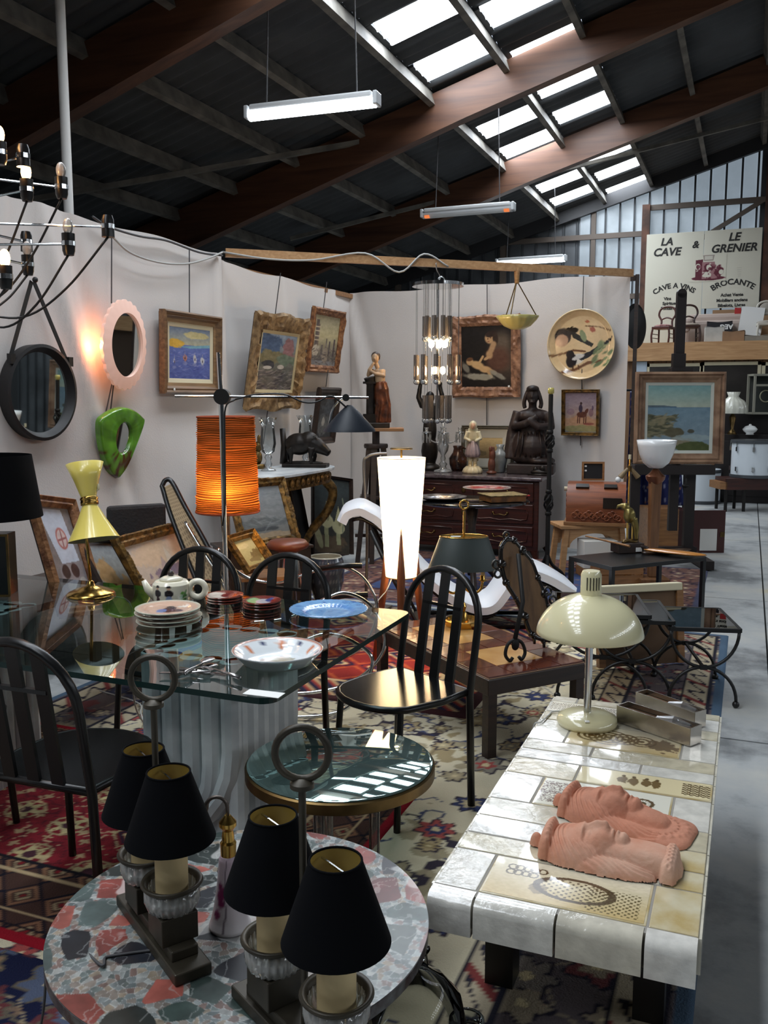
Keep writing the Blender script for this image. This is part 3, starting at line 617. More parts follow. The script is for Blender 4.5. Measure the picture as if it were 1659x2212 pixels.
# --- black metal chairs with arched backs
SEATP = mat('black_seat_pad', (16, 16, 17), 0.16, spec=0.6)
def make_chair():
    t = T('arched_chair', '', 'chair'); w2 = 0.195; lean = 0.10
    def bp(x, z): return Vector((x, -max(0, z - 0.44) * lean * 1.6, z))
    pts = [bp(-w2 - 0.015, 0.0), bp(-w2, 0.44), bp(-w2, 0.70)] + [bp(-w2 * cos(a), 0.70 + 0.185 * sin(a)) for a in [PI * i / 16 for i in range(1, 16)]] + [bp(w2, 0.70), bp(w2, 0.44), bp(w2 + 0.015, 0.0)]
    M().tube(pts, 0.0145, 10).build('back_frame', BLK, t, smooth=True)
    for x in (-0.085, 0.0, 0.085):
        zt = 0.70 + 0.185 * math.sqrt(1 - (x / w2) ** 2)
        M().bar(bp(x, 0.455), bp(x, zt), 0.042, 0.012, up=(0, 1, 0)).build('slat', BLK, t)
    M().bar(bp(-0.1, 0.745), bp(0.1, 0.745), 0.016, 0.012).build('cross_rail', BLK, t)
    seat = [(-0.19, 0.0), (0.19, 0.0), (0.205, 0.16), (0.19, 0.27)] + [(0.19 * cos(a), 0.27 + 0.14 * sin(a)) for a in [PI * i / 10 for i in range(1, 10)]] + [(-0.19, 0.27), (-0.205, 0.16)]
    M().prism(seat, 0.445, 0.462).build('seat', SEATP, t, bev=0.004)
    M().tube([(x, y, 0.45) for x, y in seat], 0.0135, 8, closed=True).build('seat_rim', BLK, t, smooth=True)
    for s in (-1, 1): M().tube([(s * 0.165, 0.33, 0.44), (s * 0.18, 0.36, 0.0)], 0.0125, 10).build('leg', BLK, t, smooth='auto')
    return t
ch = make_chair(); CG = 'black arched chairs round the glass table'
def face(dx, dy): return math.atan2(-dx, dy)       # rz so that local +y points along (dx,dy)
ch.location = (-1.105, 3.26, 0); ch.rotation_euler = (0, 0, face(-0.44, -0.9)); tag(ch, 'black arched chair at the right end of the table, lamp light on its seat', 'chair', CG)
dup(ch, (-1.86, 1.93, 0), face(-0.04, 1), 'black arched chair in front of the table at the lower left, back to the camera', CG)
dup(ch, (-2.23, 3.30, 0), face(0.05, -1), 'black arched chair behind the white teapot', CG)
c4 = dup(ch, (-1.79, 3.30, 0), face(-0.05, -1), 'black arched chair with a paper tag on its back, behind the small plates', CG)
M().box((0.0, 0.03 - 0.13, 0.80), (0.035, 0.002, 0.13)).build('paper_tag', PAPER, c4)
dup(ch, (-2.55, 2.02, 0), face(-0.1, 1), 'black arched chair cut by the left edge of the photo, pushed under the table', CG)

# ------------------------------------------------------------------ things on the table
def on(px, py, z=TZ): p = gz(px, py, z); p.z = z; return p
def plate_prof(r, h, t=0.004, foot=0.55):
    up = [(0.001, 0.006), (r * foot, 0.006), (r * (foot + 0.15), 0.006 + h * 0.45), (r * 0.97, h), (r, h + 0.001)]
    dn = [(r * 0.985, h - t), (r * (foot + 0.12), 0.003), (r * foot * 0.95, 0.0), (0.001, 0.0)]
    return up + dn
def plate(name, label, loc, r, h, art, group=None, rz=0.0, foot=0.55, n=48, edge=None, rim=None, sy=1.0, m=None, parent=None):
    prof = plate_prof(r, h, foot=foot); fine = [prof[0]]
    for a, b in zip(prof[:-1], prof[1:]):
        k = max(1, int(abs(b[0] - a[0]) / 0.006)); fine += [(a[0] + (b[0] - a[0]) * i / k, a[1] + (b[1] - a[1]) * i / k) for i in range(1, k + 1)]
    o = M().lathe(fine, n, sy=sy, flute=edge).build(name, m or VCG, parent, smooth=True); me = o.data; k = len(fine)
    v = np.empty(len(me.vertices) * 3); me.vertices.foreach_get('co', v); v = v.reshape(-1, 3); c = art.sample(v[:, 0] / r / 2 + 0.5, v[:, 1] / r / sy / 2 + 0.5).copy()
    if rim is not None: idx = np.arange(len(v)) // n; c[idx > k * 0.5] = rim
    paint(me, c); o.location = loc; o.rotation_euler = (0, 0, rz); return tag(o, label, 'plate', group) if label else o
TOCAM = YA
A = Art(80, 1, (196, 200, 180)); A.ell(.5, .5, .46, .46, (214, 178, 154)); A.ell(.52, .5, .1, .2, (56, 34, 44)); A.ell(.6, .45, .14, .1, (78, 44, 56)); A.ell(.42, .42, .08, .12, (112, 130, 180)); A.ell(.5, .68, .06, .05, (40, 28, 34)); A.ell(.7, .7, .1, .05, (236, 226, 210)); A.grain(10)
pp = on(365, 1346)
for k in range(4): plate('plate', ['bottom', 'second lowest', 'second highest', 'top'][k] + ' cream plate of the stack of four beside the teapot', pp + Vector((0.006 * (k % 2), -0.004 * k, 0.016 * k)), 0.118, 0.015, A, 'stack of four cream plates', TOCAM, rim=(190, 150, 120), foot=0.6)
A1 = Art(60, 1, (120, 52, 40)); A1.ell(.32, .45, .3, .4, (226, 214, 200)); A1.ell(.55, .55, .15, .25, (110, 30, 36)); A1.ell(.75, .5, .15, .3, (160, 74, 50)); A1.grain(16)
A2 = Art(60, 1, (116, 50, 42)); A2.ell(.3, .5, .2, .3, (150, 196, 140)); A2.ell(.55, .45, .2, .3, (196, 190, 196)); A2.ell(.7, .6, .12, .2, (76, 84, 140)); A2.ell(.82, .5, .1, .25, (140, 50, 40)); A2.grain(16)
for (px, py, A_, nm) in ((486, 1301, A1, 'left'), (566, 1313, A2, 'right')):
    p_ = on(px, py)
    for k in range(3): plate('small_plate', ['bottom', 'middle', 'top'][k] + ' small dark-rimmed plate in the %s one of the two short stacks' % nm, p_ + Vector((0, 0, 0.011 * k)), 0.075, 0.010, A_, 'small painted plates', TOCAM, rim=(96, 40, 34), foot=0.7)
A3 = Art(90, 1, (120, 168, 214)); A3.ell(.5, .5, .33, .33, (96, 140, 196)); A3.ell(.5, .5, .27, .27, (150, 192, 228)); A3.ell(.5, .5, .2, .2, (120, 166, 212))
A3.dabs(70, [(60, 96, 160), (86, 130, 190)], (.05, .05, .95, .95), (.03, .012), 4); A3.grain(14)
plate('blue_plate', 'large pale blue plate with scalloped edge at the far side of the table', on(710, 1326), 0.150, 0.022, A3, None, TOCAM, edge=(36, 0.012), n=144, rim=(150, 190, 220))
A4 = Art(110, 1, (226, 232, 234)); A4.ell(.5, .47, .22, .2, (170, 140, 120), a=.6, nz=.8); A4.ell(.55, .55, .15, .1, (140, 140, 110), a=.6, nz=.8)
for i in range(12):
    a = 2 * PI * i / 12; x, y = .5 + .40 * cos(a), .5 + .40 * sin(a)
    if i % 2: A4.ell(x, y, .05, .04, (206, 116, 62))
    else:
        for da in (-.06, 0, .06): A4.ell(.5 + (.40 + (.03 if da == 0 else 0)) * cos(a + da), .5 + (.40 + (.03 if da == 0 else 0)) * sin(a + da), .022, .022, (44, 52, 92))
A4.band(lambda u, v: np.abs(np.hypot(u - .5, v - .5) - .485) < .012, (186, 110, 70))
plate('painted_bowl', 'white serving bowl painted with orange and blue flowers near the table corner', on(600, 1432), 0.142, 0.045, A4, None, TOCAM, foot=0.62, rim=(210, 216, 216))
# teapot
tp = T('teapot', 'cream teapot painted with two figures in black hats', 'teapot', on(371, 1304), TOCAM); CER = mat('cream_glaze', (232, 226, 204), 0.2, coat=0.4)
prof = [(0.001, 0), (0.064, 0), (0.070, 0.008), (0.074, 0.05), (0.073, 0.084), (0.062, 0.096), (0.001, 0.100)]
fine = []
for a, b in zip(prof[:-1], prof[1:]):
    for i in range(14): fine.append((a[0] + (b[0] - a[0]) * i / 14, a[1] + (b[1] - a[1]) * i / 14))
o = M().lathe(fine, 120).build('body', VCG, tp, smooth=True); At = Art(90, 2.0, (232, 226, 204))
for x in (0.82, 1.03): At.ell(x, .55, .07, .15, (40, 34, 38)); At.ell(x, .74, .028, .045, (216, 180, 150)); At.ell(x, .80, .065, .018, (30, 26, 28)); At.ell(x, .835, .033, .035, (30, 26, 28))
At.ell(1.03, .26, .06, .2, (150, 164, 196)); At.ell(.82, .24, .04, .2, (70, 50, 54)); At.dabs(26, [(96, 160, 66), (70, 130, 60)], (1.16, .05, 1.35, .6), (.03, .05), 3, a=.9); At.dabs(12, [(96, 160, 66)], (.7, .0, .95, .12), (.04, .03), 5, a=.9)
paint_fn(o, lambda v: At.sample(((np.arctan2(v[:, 1], v[:, 0]) + PI / 2 + PI) % (2 * PI)) / PI, v[:, 2] / 0.1))
M().tube([(-0.06, 0, 0.03), (-0.095, 0, 0.06), (-0.11, 0, 0.095)], [0.024, 0.016, 0.010], 10).build('spout', CER, tp, smooth=True)
M().ring((0.105, 0, 0.06), 0.032, 0.013, axis='y').build('handle', CER, tp, smooth=True)
l = M().solid([(0.045, 0.098), (0.046, 0.104), (0.03, 0.112), (0.001, 0.115)], 24).build('lid', CER, tp, smooth=True); M().sph((0, 0, 0.124), 0.013).build('knob', mat('dark_knob', (58, 48, 44), 0.4), l, smooth=True)
# cutlery
SILV = mat('old_silver', (200, 196, 194), 0.25, 0.95, noise=(20, 0.3))
def cutlery(kind, label, px0, px1, dz=0.0, d2=0.0):
    a = on(*px0); b = on(*px1); L = (b - a).length; t = T(kind, label, kind, a + Vector((0, 0, dz)), math.atan2(b.y - a.y, b.x - a.x), 'silver cutlery on the glass table')
    M().tube([(0, 0, 0.004), (L * 0.3, 0, 0.006), (L * 0.62, 0, 0.006)], [0.007, 0.0045, 0.003], 8, flat=(0, 0, 1)).build('handle', SILV, t, smooth=True)
    if kind == 'spoon': M().sph((L * 0.8, 0, 0.008), (L * 0.2, 0.02, 0.006), 14, 8).build('bowl', SILV, t, smooth=True)
    elif kind == 'knife': M().prism([(L * 0.6, -0.004), (L * 0.95, -0.006), (L, 0.006), (L * 0.62, 0.008)], 0.003, 0.006).build('blade', SILV, t)
    else:
        b_ = M(); b_.prism([(L * 0.6, -0.004), (L * 0.72, -0.011), (L * 0.76, -0.011), (L * 0.76, 0.011), (L * 0.72, 0.011), (L * 0.6, 0.004)], 0.004, 0.007)
        for yy in (-0.009, -0.003, 0.003, 0.009): b_.box((L * 0.88, yy, 0.006), (L * 0.25, 0.003, 0.003))
        b_.build('tines', SILV, t)
cutlery('spoon', 'silver spoon lying across the cutlery pile, bowl towards the bowl', (375, 1462), (470, 1440)); cutlery('knife', 'silver knife with blade pointing left on the glass', (455, 1462), (345, 1462), 0.008)
cutlery('fork', 'silver fork beneath the knife in the pile', (390, 1450), (490, 1466), 0.004); cutlery('knife', 'silver knife handle end lying nearest the table corner', (520, 1476), (430, 1448), 0.012)
cutlery('spoon', 'small silver spoon across the knives', (400, 1468), (460, 1436), 0.016)
tag(M().box(on(570, 1499) + Vector((0, 0, 0.001)), (0.11, 0.045, 0.0015), 0.05).build('price_label', PAPER), 'white paper label at the near corner of the glass table', 'label')
tag(M().box(on(100, 1437) + Vector((0, 0, 0.001)), (0.035, 0.012, 0.002), 0.4).build('price_label', PAPER), 'tiny white label near the front table edge', 'label')
pts = [Vector(q) for q in ((-2.50, 3.02, .72), (-2.52, 3.24, .62), (-2.55, 3.27, .2), (-2.6, 3.4, .024), (-2.69, 3.5, .024), (-2.8, 3.62, .024), (-3.1, 3.7, .024))]
tag(M().tube(spline(pts, 6), .004, 6).build('power_cord', CABW, smooth=True), 'white flex with plug lying on the floor behind the glass table', 'cord')
# yellow diabolo lamp
YEL = mat('yellow_enamel', (244, 222, 112), 0.28, coat=0.4); YELI = mat('shade_inside', (176, 172, 140), 0.6)
p_ = on(197, 1286); D_ = dep(p_); yl = T('diabolo_lamp', 'yellow double-cone desk lamp on a domed brass foot', 'lamp', p_, TOCAM)
M().solid([(0.098, 0.0), (0.1, 0.006), (0.09, 0.016), (0.055, 0.032), (0.018, 0.042), (0.012, 0.06), (0.006, 0.065)], 40).build('base', BRS, yl, smooth=True)
M().tube([(0, 0, 0.05), (-0.012, 0, 0.30), (0.0, 0.02, 0.36)], 0.0065, 8).build('stem', BRS, yl, smooth=True)
sc = 1950 / D_; cone = T('tmp', 'x', 'x'); bpy.data.objects.remove(cone)
tl = Matrix.Translation((0.008, 0, 0.40)) @ Euler((math.radians(-12), math.radians(-9), 0)).to_matrix().to_4x4()
def shade_part(prof, name, m_): b = M(); b.mx = tl; b.lathe(prof, 40); return b.build(name, m_, yl, smooth=True)
shade_part([(0.028, 0.005), (0.052, 0.09), (0.076, 0.155), (0.074, 0.154), (0.05, 0.088), (0.026, 0.005)], 'upper_cone', YEL)
shade_part([(0.028, -0.015), (0.055, -0.075), (0.104, -0.165)], 'lower_cone', YEL); shade_part([(0.1025, -0.165), (0.053, -0.075), (0.026, -0.015)], 'shade_lining', YELI)
shade_part([(0.026, -0.02), (0.036, -0.018), (0.036, -0.006), (0.034, 0.002), (0.037, 0.005), (0.035, 0.014), (0.026, 0.016)], 'collar', BRS)
b = M(); b.mx = tl; b.sph((0.045, 0, 0.05), (0.006, 0.006, 0.014)); b.cyl((0.03, 0, 0.03), (0.045, 0, 0.045), 0.004, n=6); b.build('switch', CREAM, yl, smooth=True)
# black shade on a dark block at the left edge
p_ = on(20, 1290); bl_ = T('block_lamp', 'table lamp with black drum shade at the left edge of the photo', 'lamp', gz(10, 1292, TZ) + Vector((-0.12, 0.05, 0)), TOCAM)
M().box((0, 0, 0.13), (0.19, 0.09, 0.26)).build('base', mat('black_lacquer', (10, 10, 11), 0.25), bl_, bev=0.002)
M().box((0, -0.047, 0.13), (0.2, 0.004, 0.008)).build('edge_trim', BRSO, bl_)
for a in (((-0.096, -0.047, 0.0), (0.096, -0.047, 0.0)), ((-0.096, -0.047, 0.255), (0.096, -0.047, 0.255)), ((0.096, -0.047, 0), (0.096, -0.047, 0.26)), ((-0.096, -0.047, 0), (-0.096, -0.047, 0.26))): M().bar(a[0], a[1], 0.009).build('edge_trim', BRSO, bl_)
M().cyl((0, 0, 0.26), (0, 0, 0.36), 0.01).build('stem', BRSO, bl_); M().lathe([(0.22, 0.325), (0.185, 0.585), (0.183, 0.585), (0.218, 0.325)], 48).build('shade', BLKF, bl_, smooth='auto')
bpy.data.objects.remove(bpy.data.objects['edge_trim'])

# ================================================================== ROUND MIRROR-TOPPED STOOL TABLE
st = T('round_side_table', 'round mirror-topped side table on clear acrylic legs beside the marble pedestal', 'side table', (-1.06, 2.29, 0))
M().lathe([(0.272, 0.462), (0.276, 0.465), (0.276, 0.493), (0.27, 0.497), (0.265, 0.49), (0.265, 0.465), (0.272, 0.462)], 64).build('rim', BRSO, st, smooth='auto')
M().solid([(0.266, 0.488), (0.27, 0.50), (0.262, 0.503)], 64).build('mirror_top', mat('green_mirror', (176, 204, 198), 0.03, 0.88, noise=(3, 0.3, (140, 170, 166))), st, smooth='auto')
for a in (0.3, 0.3 + 2 * PI / 3, 0.3 + 4 * PI / 3): M().cyl((0.10 * cos(a), 0.10 * sin(a), 0.03), (0.10 * cos(a), 0.10 * sin(a), 0.465), 0.016).build('acrylic_leg', mat_glass('acrylic', (232, 230, 226), 1.49, 0.03, 0.12, (200, 196, 190), 0.08), st, smooth='auto')
M().solid([(0.19, 0.0), (0.2, 0.004), (0.2, 0.03), (0.19, 0.034)], 48).build('base', mat('brown_base', (70, 56, 48), 0.45), st, smooth='auto')

# ================================================================== ROUND MARBLE TABLE
mt = T('marble_table', 'round coffee table of multicoloured breccia marble in the foreground', 'table', (-0.955, 1.56, 0))
n_ = 400; R_ = 0.398; th_, rr_ = np.meshgrid(np.linspace(0, 2 * PI, n_ * 2), np.linspace(0.001, 1, 190)); X = rr_ * R_ * np.cos(th_); Y = rr_ * R_ * np.sin(th_)
wx = X + 0.012 * (fbm(X, Y, 22, 2) - 0.5); wy = Y + 0.012 * (fbm(X + 3, Y + 9, 22, 6) - 0.5)
e1, e2, eh, ea = cells(wx + 2, wy + 2, 0.015, 83, 0.48); c = pick(eh, [(112, 120, 120), (132, 138, 136), (96, 106, 104), (150, 152, 148), (88, 96, 96), (124, 116, 108), (110, 92, 86), (140, 128, 112)]); c = c * (0.75 + 0.5 * fbm(X + eh * 7, Y, 40, 5)[..., None]); c = put(c, np.clip((0.0016 - (e2 - e1)) / 0.0012, 0, 1) * 0.55, (196, 198, 196))
d1, d2, h, an = cells(wx + 5, wy + 5, 0.088, 81, 0.48); big = pick(h * 7 % 1, [(30, 33, 38), (58, 70, 66), (124, 62, 56), (38, 40, 46), (94, 50, 48), (72, 84, 82), (150, 84, 74), (46, 52, 50)]); big = big * (0.7 + 0.6 * fbm(X + h * 9, Y, 26, 5)[..., None]); vein = np.abs(fbm(X + h * 3, Y, 18, 14, 3) - 0.5) < 0.012; big = put(big, vein * 0.45, (176, 176, 172))
m_ = ((h > 0.14) * np.clip(((d2 - d1) - 0.006 - 0.014 * (h * 17 % 1)) / 0.0015, 0, 1))[..., None]; c = c * (1 - m_) + big * m_; wh = np.clip((fbm(X + 4, Y, 7, 19, 3) - 0.66) / 0.02, 0, 1); c = put(c, wh * 0.7, (200, 198, 194))
link('top', grid_mesh('top', np.stack([X, Y, np.full(X.shape, 0.45)], -1), np.clip(c, 0, 255)), mat_vc('polished_breccia', 0.30, 0.4, coat=0.05), mt)
me = M().lathe([(R_ - 0.004, 0.45), (R_, 0.446), (R_, 0.424), (R_ - 0.006, 0.42), (0.001, 0.42)], 96).build('top_edge', mat('breccia_edge', (96, 98, 98), 0.25, noise=(26, 0.5, (58, 44, 44))), mt, smooth='auto')
M().solid([(0.17, 0.0), (0.17, 0.03), (0.05, 0.06), (0.04, 0.3), (0.1, 0.42)], 32).build('pedestal', BLKM, mt, smooth='auto')
# candle lamps
SHI = mat('shade_gold_lining', (176, 150, 70), 0.5); WAX = mat('wax_sleeve', (206, 184, 138), 0.6); BASE = mat('grey_bronze', (70, 64, 52), 0.45, 0.35, noise=(7, 0.35)); CUP = mat_glass('fluted_glass', (226, 228, 224), 1.5, 0.05, 0.35, (220, 220, 216), 0.05)
def candle_lamp(label, pa, pb, top, group):
    """pa, pb: ground points of the two lights on the marble (z ignored)"""
    a = Vector(pa); b = Vector(pb); c = (a + b) / 2; c.z = 0.451; d = b - a; half = d.length / 2; rz = math.atan2(d.y, d.x)
    t = T('candle_lamp', label, 'lamp', c, rz, group)
    M().box((0, 0, 0.012), (half * 2 + 0.20, 0.075, 0.024)).box((0, 0, 0.034), (half * 2 + 0.12, 0.055, 0.022)).build('base', BASE, t, bev=0.003)
    for s in (-1, 1):
        x = s * half
        M().box((x, 0, 0.072), (0.075, 0.075, 0.056)).build('block', BASE, t, bev=0.002)
        M().lathe([(0.035, 0.1), (0.047, 0.104), (0.053, 0.12), (0.053, 0.15), (0.047, 0.15), (0.045, 0.125), (0.02, 0.112)], 96, (x, 0, 0), flute=(24, 0.03)).build('glass_cup', CUP, t, smooth=True)
        M().lathe([(0.046, 0.149), (0.057, 0.150), (0.061, 0.155), (0.058, 0.160), (0.05, 0.156), (0.046, 0.149)], 36, (x, 0, 0)).build('drip_pan', BASE, t, smooth=True)
        M().solid([(0.032, 0.115), (0.032, 0.238), (0.027, 0.244)], 28, (x, 0, 0)).build('candle', WAX, t, smooth='auto')
        M().cyl((x, 0, 0.24), (x, 0, 0.268), 0.013).build('socket', BLKM, t)
        h0, h1 = 0.245, 0.380; sh = M().lathe([(0.088, h0), (0.042, h1)], 44, (x, 0, 0)).build('shade', BLKF, t, smooth=True); M().lathe([(0.0865, h0 + 0.001), (0.0405, h1)], 44, (x, 0, 0)).build('lining', SHI, sh, smooth=True); M().ring((x, 0, h1), 0.0415, 0.002, axis='z').build('top_binding', BLKF, sh)
        M().bar((x - 0.04, 0, h1 - 0.012), (x + 0.04, 0, h1 - 0.012), 0.003).build('carrier_wire', CHR, sh)
    zt = top - 0.451; M().cyl((0, 0, 0.04), (0, 0, zt - 0.06), 0.0065).build('rod', BASE, t, smooth='auto')
    M().solid([(0.006, zt - 0.064), (0.02, zt - 0.058), (0.02, zt - 0.05), (0.008, zt - 0.042)], 20).build('knop', BASE, t, smooth='auto'); 
    rg = M().ring((0, 0, 0), 0.044, 0.0065, axis='y').build('ring_handle', BASE, t, smooth=True); rg.location = (0, 0, zt); rg.rotation_euler = (0, 0, YA - rz)
    return t
LG = 'pair of candle lamps with black shades'
candle_lamp('black-shaded candle lamp on the left of the marble table', gz(318, 1866, 0.58), gz(372, 1930, 0.58), 1.0, LG)
candle_lamp('black-shaded candle lamp nearest the camera on the marble table', gz(594, 2030, 0.60), gz(727, 2152, 0.60), 0.975, LG)
pts = [gz(x, y, 0.453) for x, y in ((400, 2045), (310, 2055), (260, 2062), (228, 2068), (213, 2082))] + [Vector((-1.37, 1.45, 0.40)), Vector((-1.39, 1.43, 0.2)), Vector((-1.42, 1.4, 0.02))]
tag(M().tube(spline(pts, 6), 0.003, 6).build('power_cord', CAB, smooth=True), 'thin dark flex running off the left side of the marble table', 'cord')
# scent spray
at = T('scent_spray', 'tall frosted glass scent spray with purple flowers and brass pump', 'bottle', gz(497, 2000, 0.451)); FRO = mat_vc('frosted_pink_glass', 0.45, 0.4, coat=0.2)
prof = [(0.001, 0.0), (0.042, 0.0), (0.044, 0.006), (0.038, 0.022), (0.031, 0.055), (0.026, 0.09), (0.022, 0.125), (0.020, 0.150), (0.017, 0.158), (0.001, 0.16)]; fine = []
for a, b in zip(prof[:-1], prof[1:]): fine += [(a[0] + (b[0] - a[0]) * i / 6, a[1] + (b[1] - a[1]) * i / 6) for i in range(6)]
o = M().lathe(fine, 60).build('bottle', FRO, at, smooth=True); Ab = Art(80, 1.6, (200, 186, 192)); Ab.grad((214, 208, 208), (188, 168, 180)); Ab.line([(.75, .05), (.78, .3), (.74, .6), (.78, .95)], .012, (110, 96, 106)); 
for x, y, r in ((.66, .5, .09), (.76, .56, .08), (.68, .4, .07), (.62, .25, .07), (.64, .62, .06)): Ab.ell(x, y, r, r * .8, (128, 40, 88), soft=.4)
paint_fn(o, lambda v: Ab.sample(((np.arctan2(v[:, 1], v[:, 0]) + PI / 2 - YA + PI) % (2 * PI)) / (2 * PI) * 1.6, v[:, 2] / 0.16))
M().solid([(0.016, 0.157), (0.017, 0.185), (0.013, 0.19), (0.013, 0.2), (0.011, 0.212), (0.018, 0.222), (0.018, 0.23), (0.01, 0.24), (0.006, 0.245)], 28).build('pump', BRS, at, smooth='auto')
M().tube([(0, 0, 0.24), (0.0, 0, 0.262)] + [(-0.022 + 0.022 * cos(t), 0, 0.262 + 0.022 * sin(t)) for t in [PI * i / 8 for i in range(1, 9)]] + [(-0.05, 0, 0.245)], [0.004] * 8 + [0.005, 0.006, 0.007], 8).build('spray_tube', mat('dull_metal', (96, 88, 82), 0.4, 0.7), at, smooth=True, rz=YA)
# glass vessels on the floor, lower edge of the photo
q = Vector((-0.60, 1.73, 0)); M_ = M().lathe([(0.001, 0.004), (0.08, 0.004), (0.112, 0.05), (0.118, 0.13), (0.10, 0.22), (0.06, 0.27), (0.026, 0.295), (0.024, 0.33), (0.03, 0.34)], 48)
tag(M_.build('glass_demijohn', mat_glass('bottle_glass', (238, 240, 238), 1.3, 0.0, 0.0), smooth=True, loc=(q.x - 0.02, q.y, 0.018)), 'large clear round glass bottle on the floor beside the marble table', 'bottle')
q = gd(1008, 2215, 2.05); z_ = q.z - 0.02
tag(M().lathe([(0.001, 0.0), (0.07, 0.0), (0.075, 0.01), (0.075, z_ * 0.6), (0.045, z_ * 0.8), (0.036, z_ * 0.86), (0.036, z_), (0.041, z_ + 0.005), (0.04, z_ + 0.018), (0.034, z_ + 0.018)], 40).build('glass_jar', mat_glass('jar_glass', (214, 222, 218), 1.5, 0.0, 0.12, (190, 200, 196), 0.04), smooth=True, loc=(q.x, q.y, 0.018)), 'small clear glass jar with ringed neck at the bottom edge', 'jar')

# ================================================================== TILED COFFEE TABLE (white)
ct = T('tiled_coffee_table', 'white glazed tile coffee table with stamped brown motifs', 'table', (-0.355, 2.7, 0)); ZT = 0.38
GROUT = mat('grout', (150, 146, 138), 0.9); GL = [mat('white_glaze_%d' % i, c_, 0.12, coat=0.6, noise=(20, 0.12), bump=(35, 0.2)) for i, c_ in enumerate(((228, 225, 214), (216, 210, 192), (230, 227, 218), (208, 199, 172)))]
TANG = mat('tan_glaze', (190, 168, 116), 0.16, coat=0.5, noise=(9, 0.3, (214, 206, 178)), bump=(35, 0.15))
M().box((0, 0.0, ZT - 0.0435), (0.605, 1.515, 0.083)).build('grout_bed', GROUT, ct)
for sx in (-0.19, 0.19):
    for sy in (-0.50, 0.5): M().box((sx, sy, 0.148), (0.075, 0.075, 0.296)).build('leg', BLKM, ct)
fx0, fx1 = -0.3075, 0.3075; rowsY = [1.965, 2.155, 2.25, 2.36, 2.48, 2.68, 2.81, 2.89, 2.98, 3.19, 3.28, 3.40, 3.465]
cuts = [[.18, .82], [.44, .84], [.38, .85], [.62], [.2, .83], [.345], [.64], [.37], [.2, .82], [.15, .7], [.45, .8], [.15]]
deco = {(0, 1): 'bull', (4, 1): 'sun', (5, 1): 'figures', (8, 1): 'shells', (0, 2): 'tan', (1, 2): 'tan', (2, 2): 'tan', (4, 2): 'plain', (2, 1): 'text', (10, 0): 'text'}
def bull(A, dark=(84, 66, 44)):
    a = A.asp
    for i in range(9): A.band(lambda u, v, i=i: np.abs(np.hypot(u - a * (.12 + .05 * (i % 5)), v - (.78 - .14 * (i // 5))) - .062) < .014, dark)
    A.band(lambda u, v: np.abs(np.hypot((u - a * .55) / 1.8, v - .45) - .28) < .03, dark); A.band(lambda u, v: (np.hypot((u - a * .55) / 1.8, v - .45) < .25) & (np.sin(u * 60) * np.sin(v * 60) > .45), dark)
    A.band(lambda u, v: (np.abs(u - a * .8) < .16 * a) & (np.abs(v - .35) < .3) & (np.sin(u * 75) * np.sin(v * 70) > .3), (96, 84, 52)); A.ell(a * .33, .32, .12, .12, dark, a=.5, nz=1); A.grain(12, 20)
for ri in range(12):
    ya, yb = rowsY[ri], rowsY[ri + 1]; cs = [0] + cuts[ri] + [1]
    for ci in range(len(cs) - 1):
        xa, xb = fx0 + (fx1 - fx0) * cs[ci], fx0 + (fx1 - fx0) * cs[ci + 1]; kind = deco.get((ri, ci)); g_ = 0.0028
        m_ = TANG if kind in ('bull', 'tan', 'figures', 'shells', 'sun') else GL[(ri * 3 + ci * 2) % 4]
        W_, D_ = xb - xa - 2 * g_, yb - ya - 2 * g_
        o = M().box((0, 0, -0.006), (W_, D_, 0.012)).build('tile', m_, ct, loc=((xa + xb) / 2, (ya + yb) / 2 - 2.7, ZT + 0.001 * random.random()), bev=0.0022)
        if kind in ('bull', 'sun', 'figures', 'shells', 'text'):
            asp = W_ / D_; A = Art(int(26 + 300 * D_), asp, (206, 186, 138)); k_ = A.asp; A.grad((196, 172, 118), (222, 214, 190))
            if kind == 'bull': bull(A)
            elif kind == 'sun':
                A.c[:] = (224, 222, 206); A.band(lambda u, v: (u < k_ * .28) & (vnoise(u * 60, v * 60, 3) > .5) & (v > .1) & (v < .9), (112, 92, 84))
                for x_, y_, r_ in ((.36, .5, .3), (.62, .55, .2), (.72, .4, .22), (.80, .6, .18)): A.band(lambda u, v: ((np.sin(np.hypot(u - k_ * x_, v - y_) * 55) > .1) | (np.sin(np.arctan2(v - y_, u - k_ * x_) * 12) > .7)) & (np.hypot(u - k_ * x_, v - y_) < r_), (96, 78, 52))
            elif kind == 'figures':
                A.c[:] = (222, 208, 166)
                for x_ in (.34, .42, .52, .6): A.ell(k_ * x_, .5, .12, .22, (112, 90, 52), nz=1.2, seed=int(x_ * 100)); A.ell(k_ * x_, .75, .05, .07, (96, 76, 44))
                A.band(lambda u, v: (np.abs(u - k_ * .9) < .35) & (np.abs(v - .5) < .36) & (np.sin(u * 46) * np.sin(v * 52) > -.1), (88, 70, 44))
            elif kind == 'shells':
                for x_, r_ in ((.2, .3), (.36, .36), (.5, .3), (.66, .25)): A.band(lambda u, v: (np.sin(np.hypot(u - k_ * x_, v - .5) * 60) > 0) & (np.hypot(u - k_ * x_, v - .5) < r_), (108, 86, 50))
                A.ell(k_ * .85, .4, .25, .25, (84, 64, 40), a=.8, nz=1.4)
            else: A.c[:] = (222, 216, 196); A.band(lambda u, v: (np.sin(u * 70) * np.sin(v * 46 + 3 * vnoise(u * 9, v * 9, 2)) > .1) & (v > .15) & (v < .85), (100, 84, 60))
            flat_canvas('stamped_motif', A, W_ * 0.97, D_ * 0.95, mat_vc('stamped_glaze', 0.16, 0.5, coat=0.4), o, 0.0006)
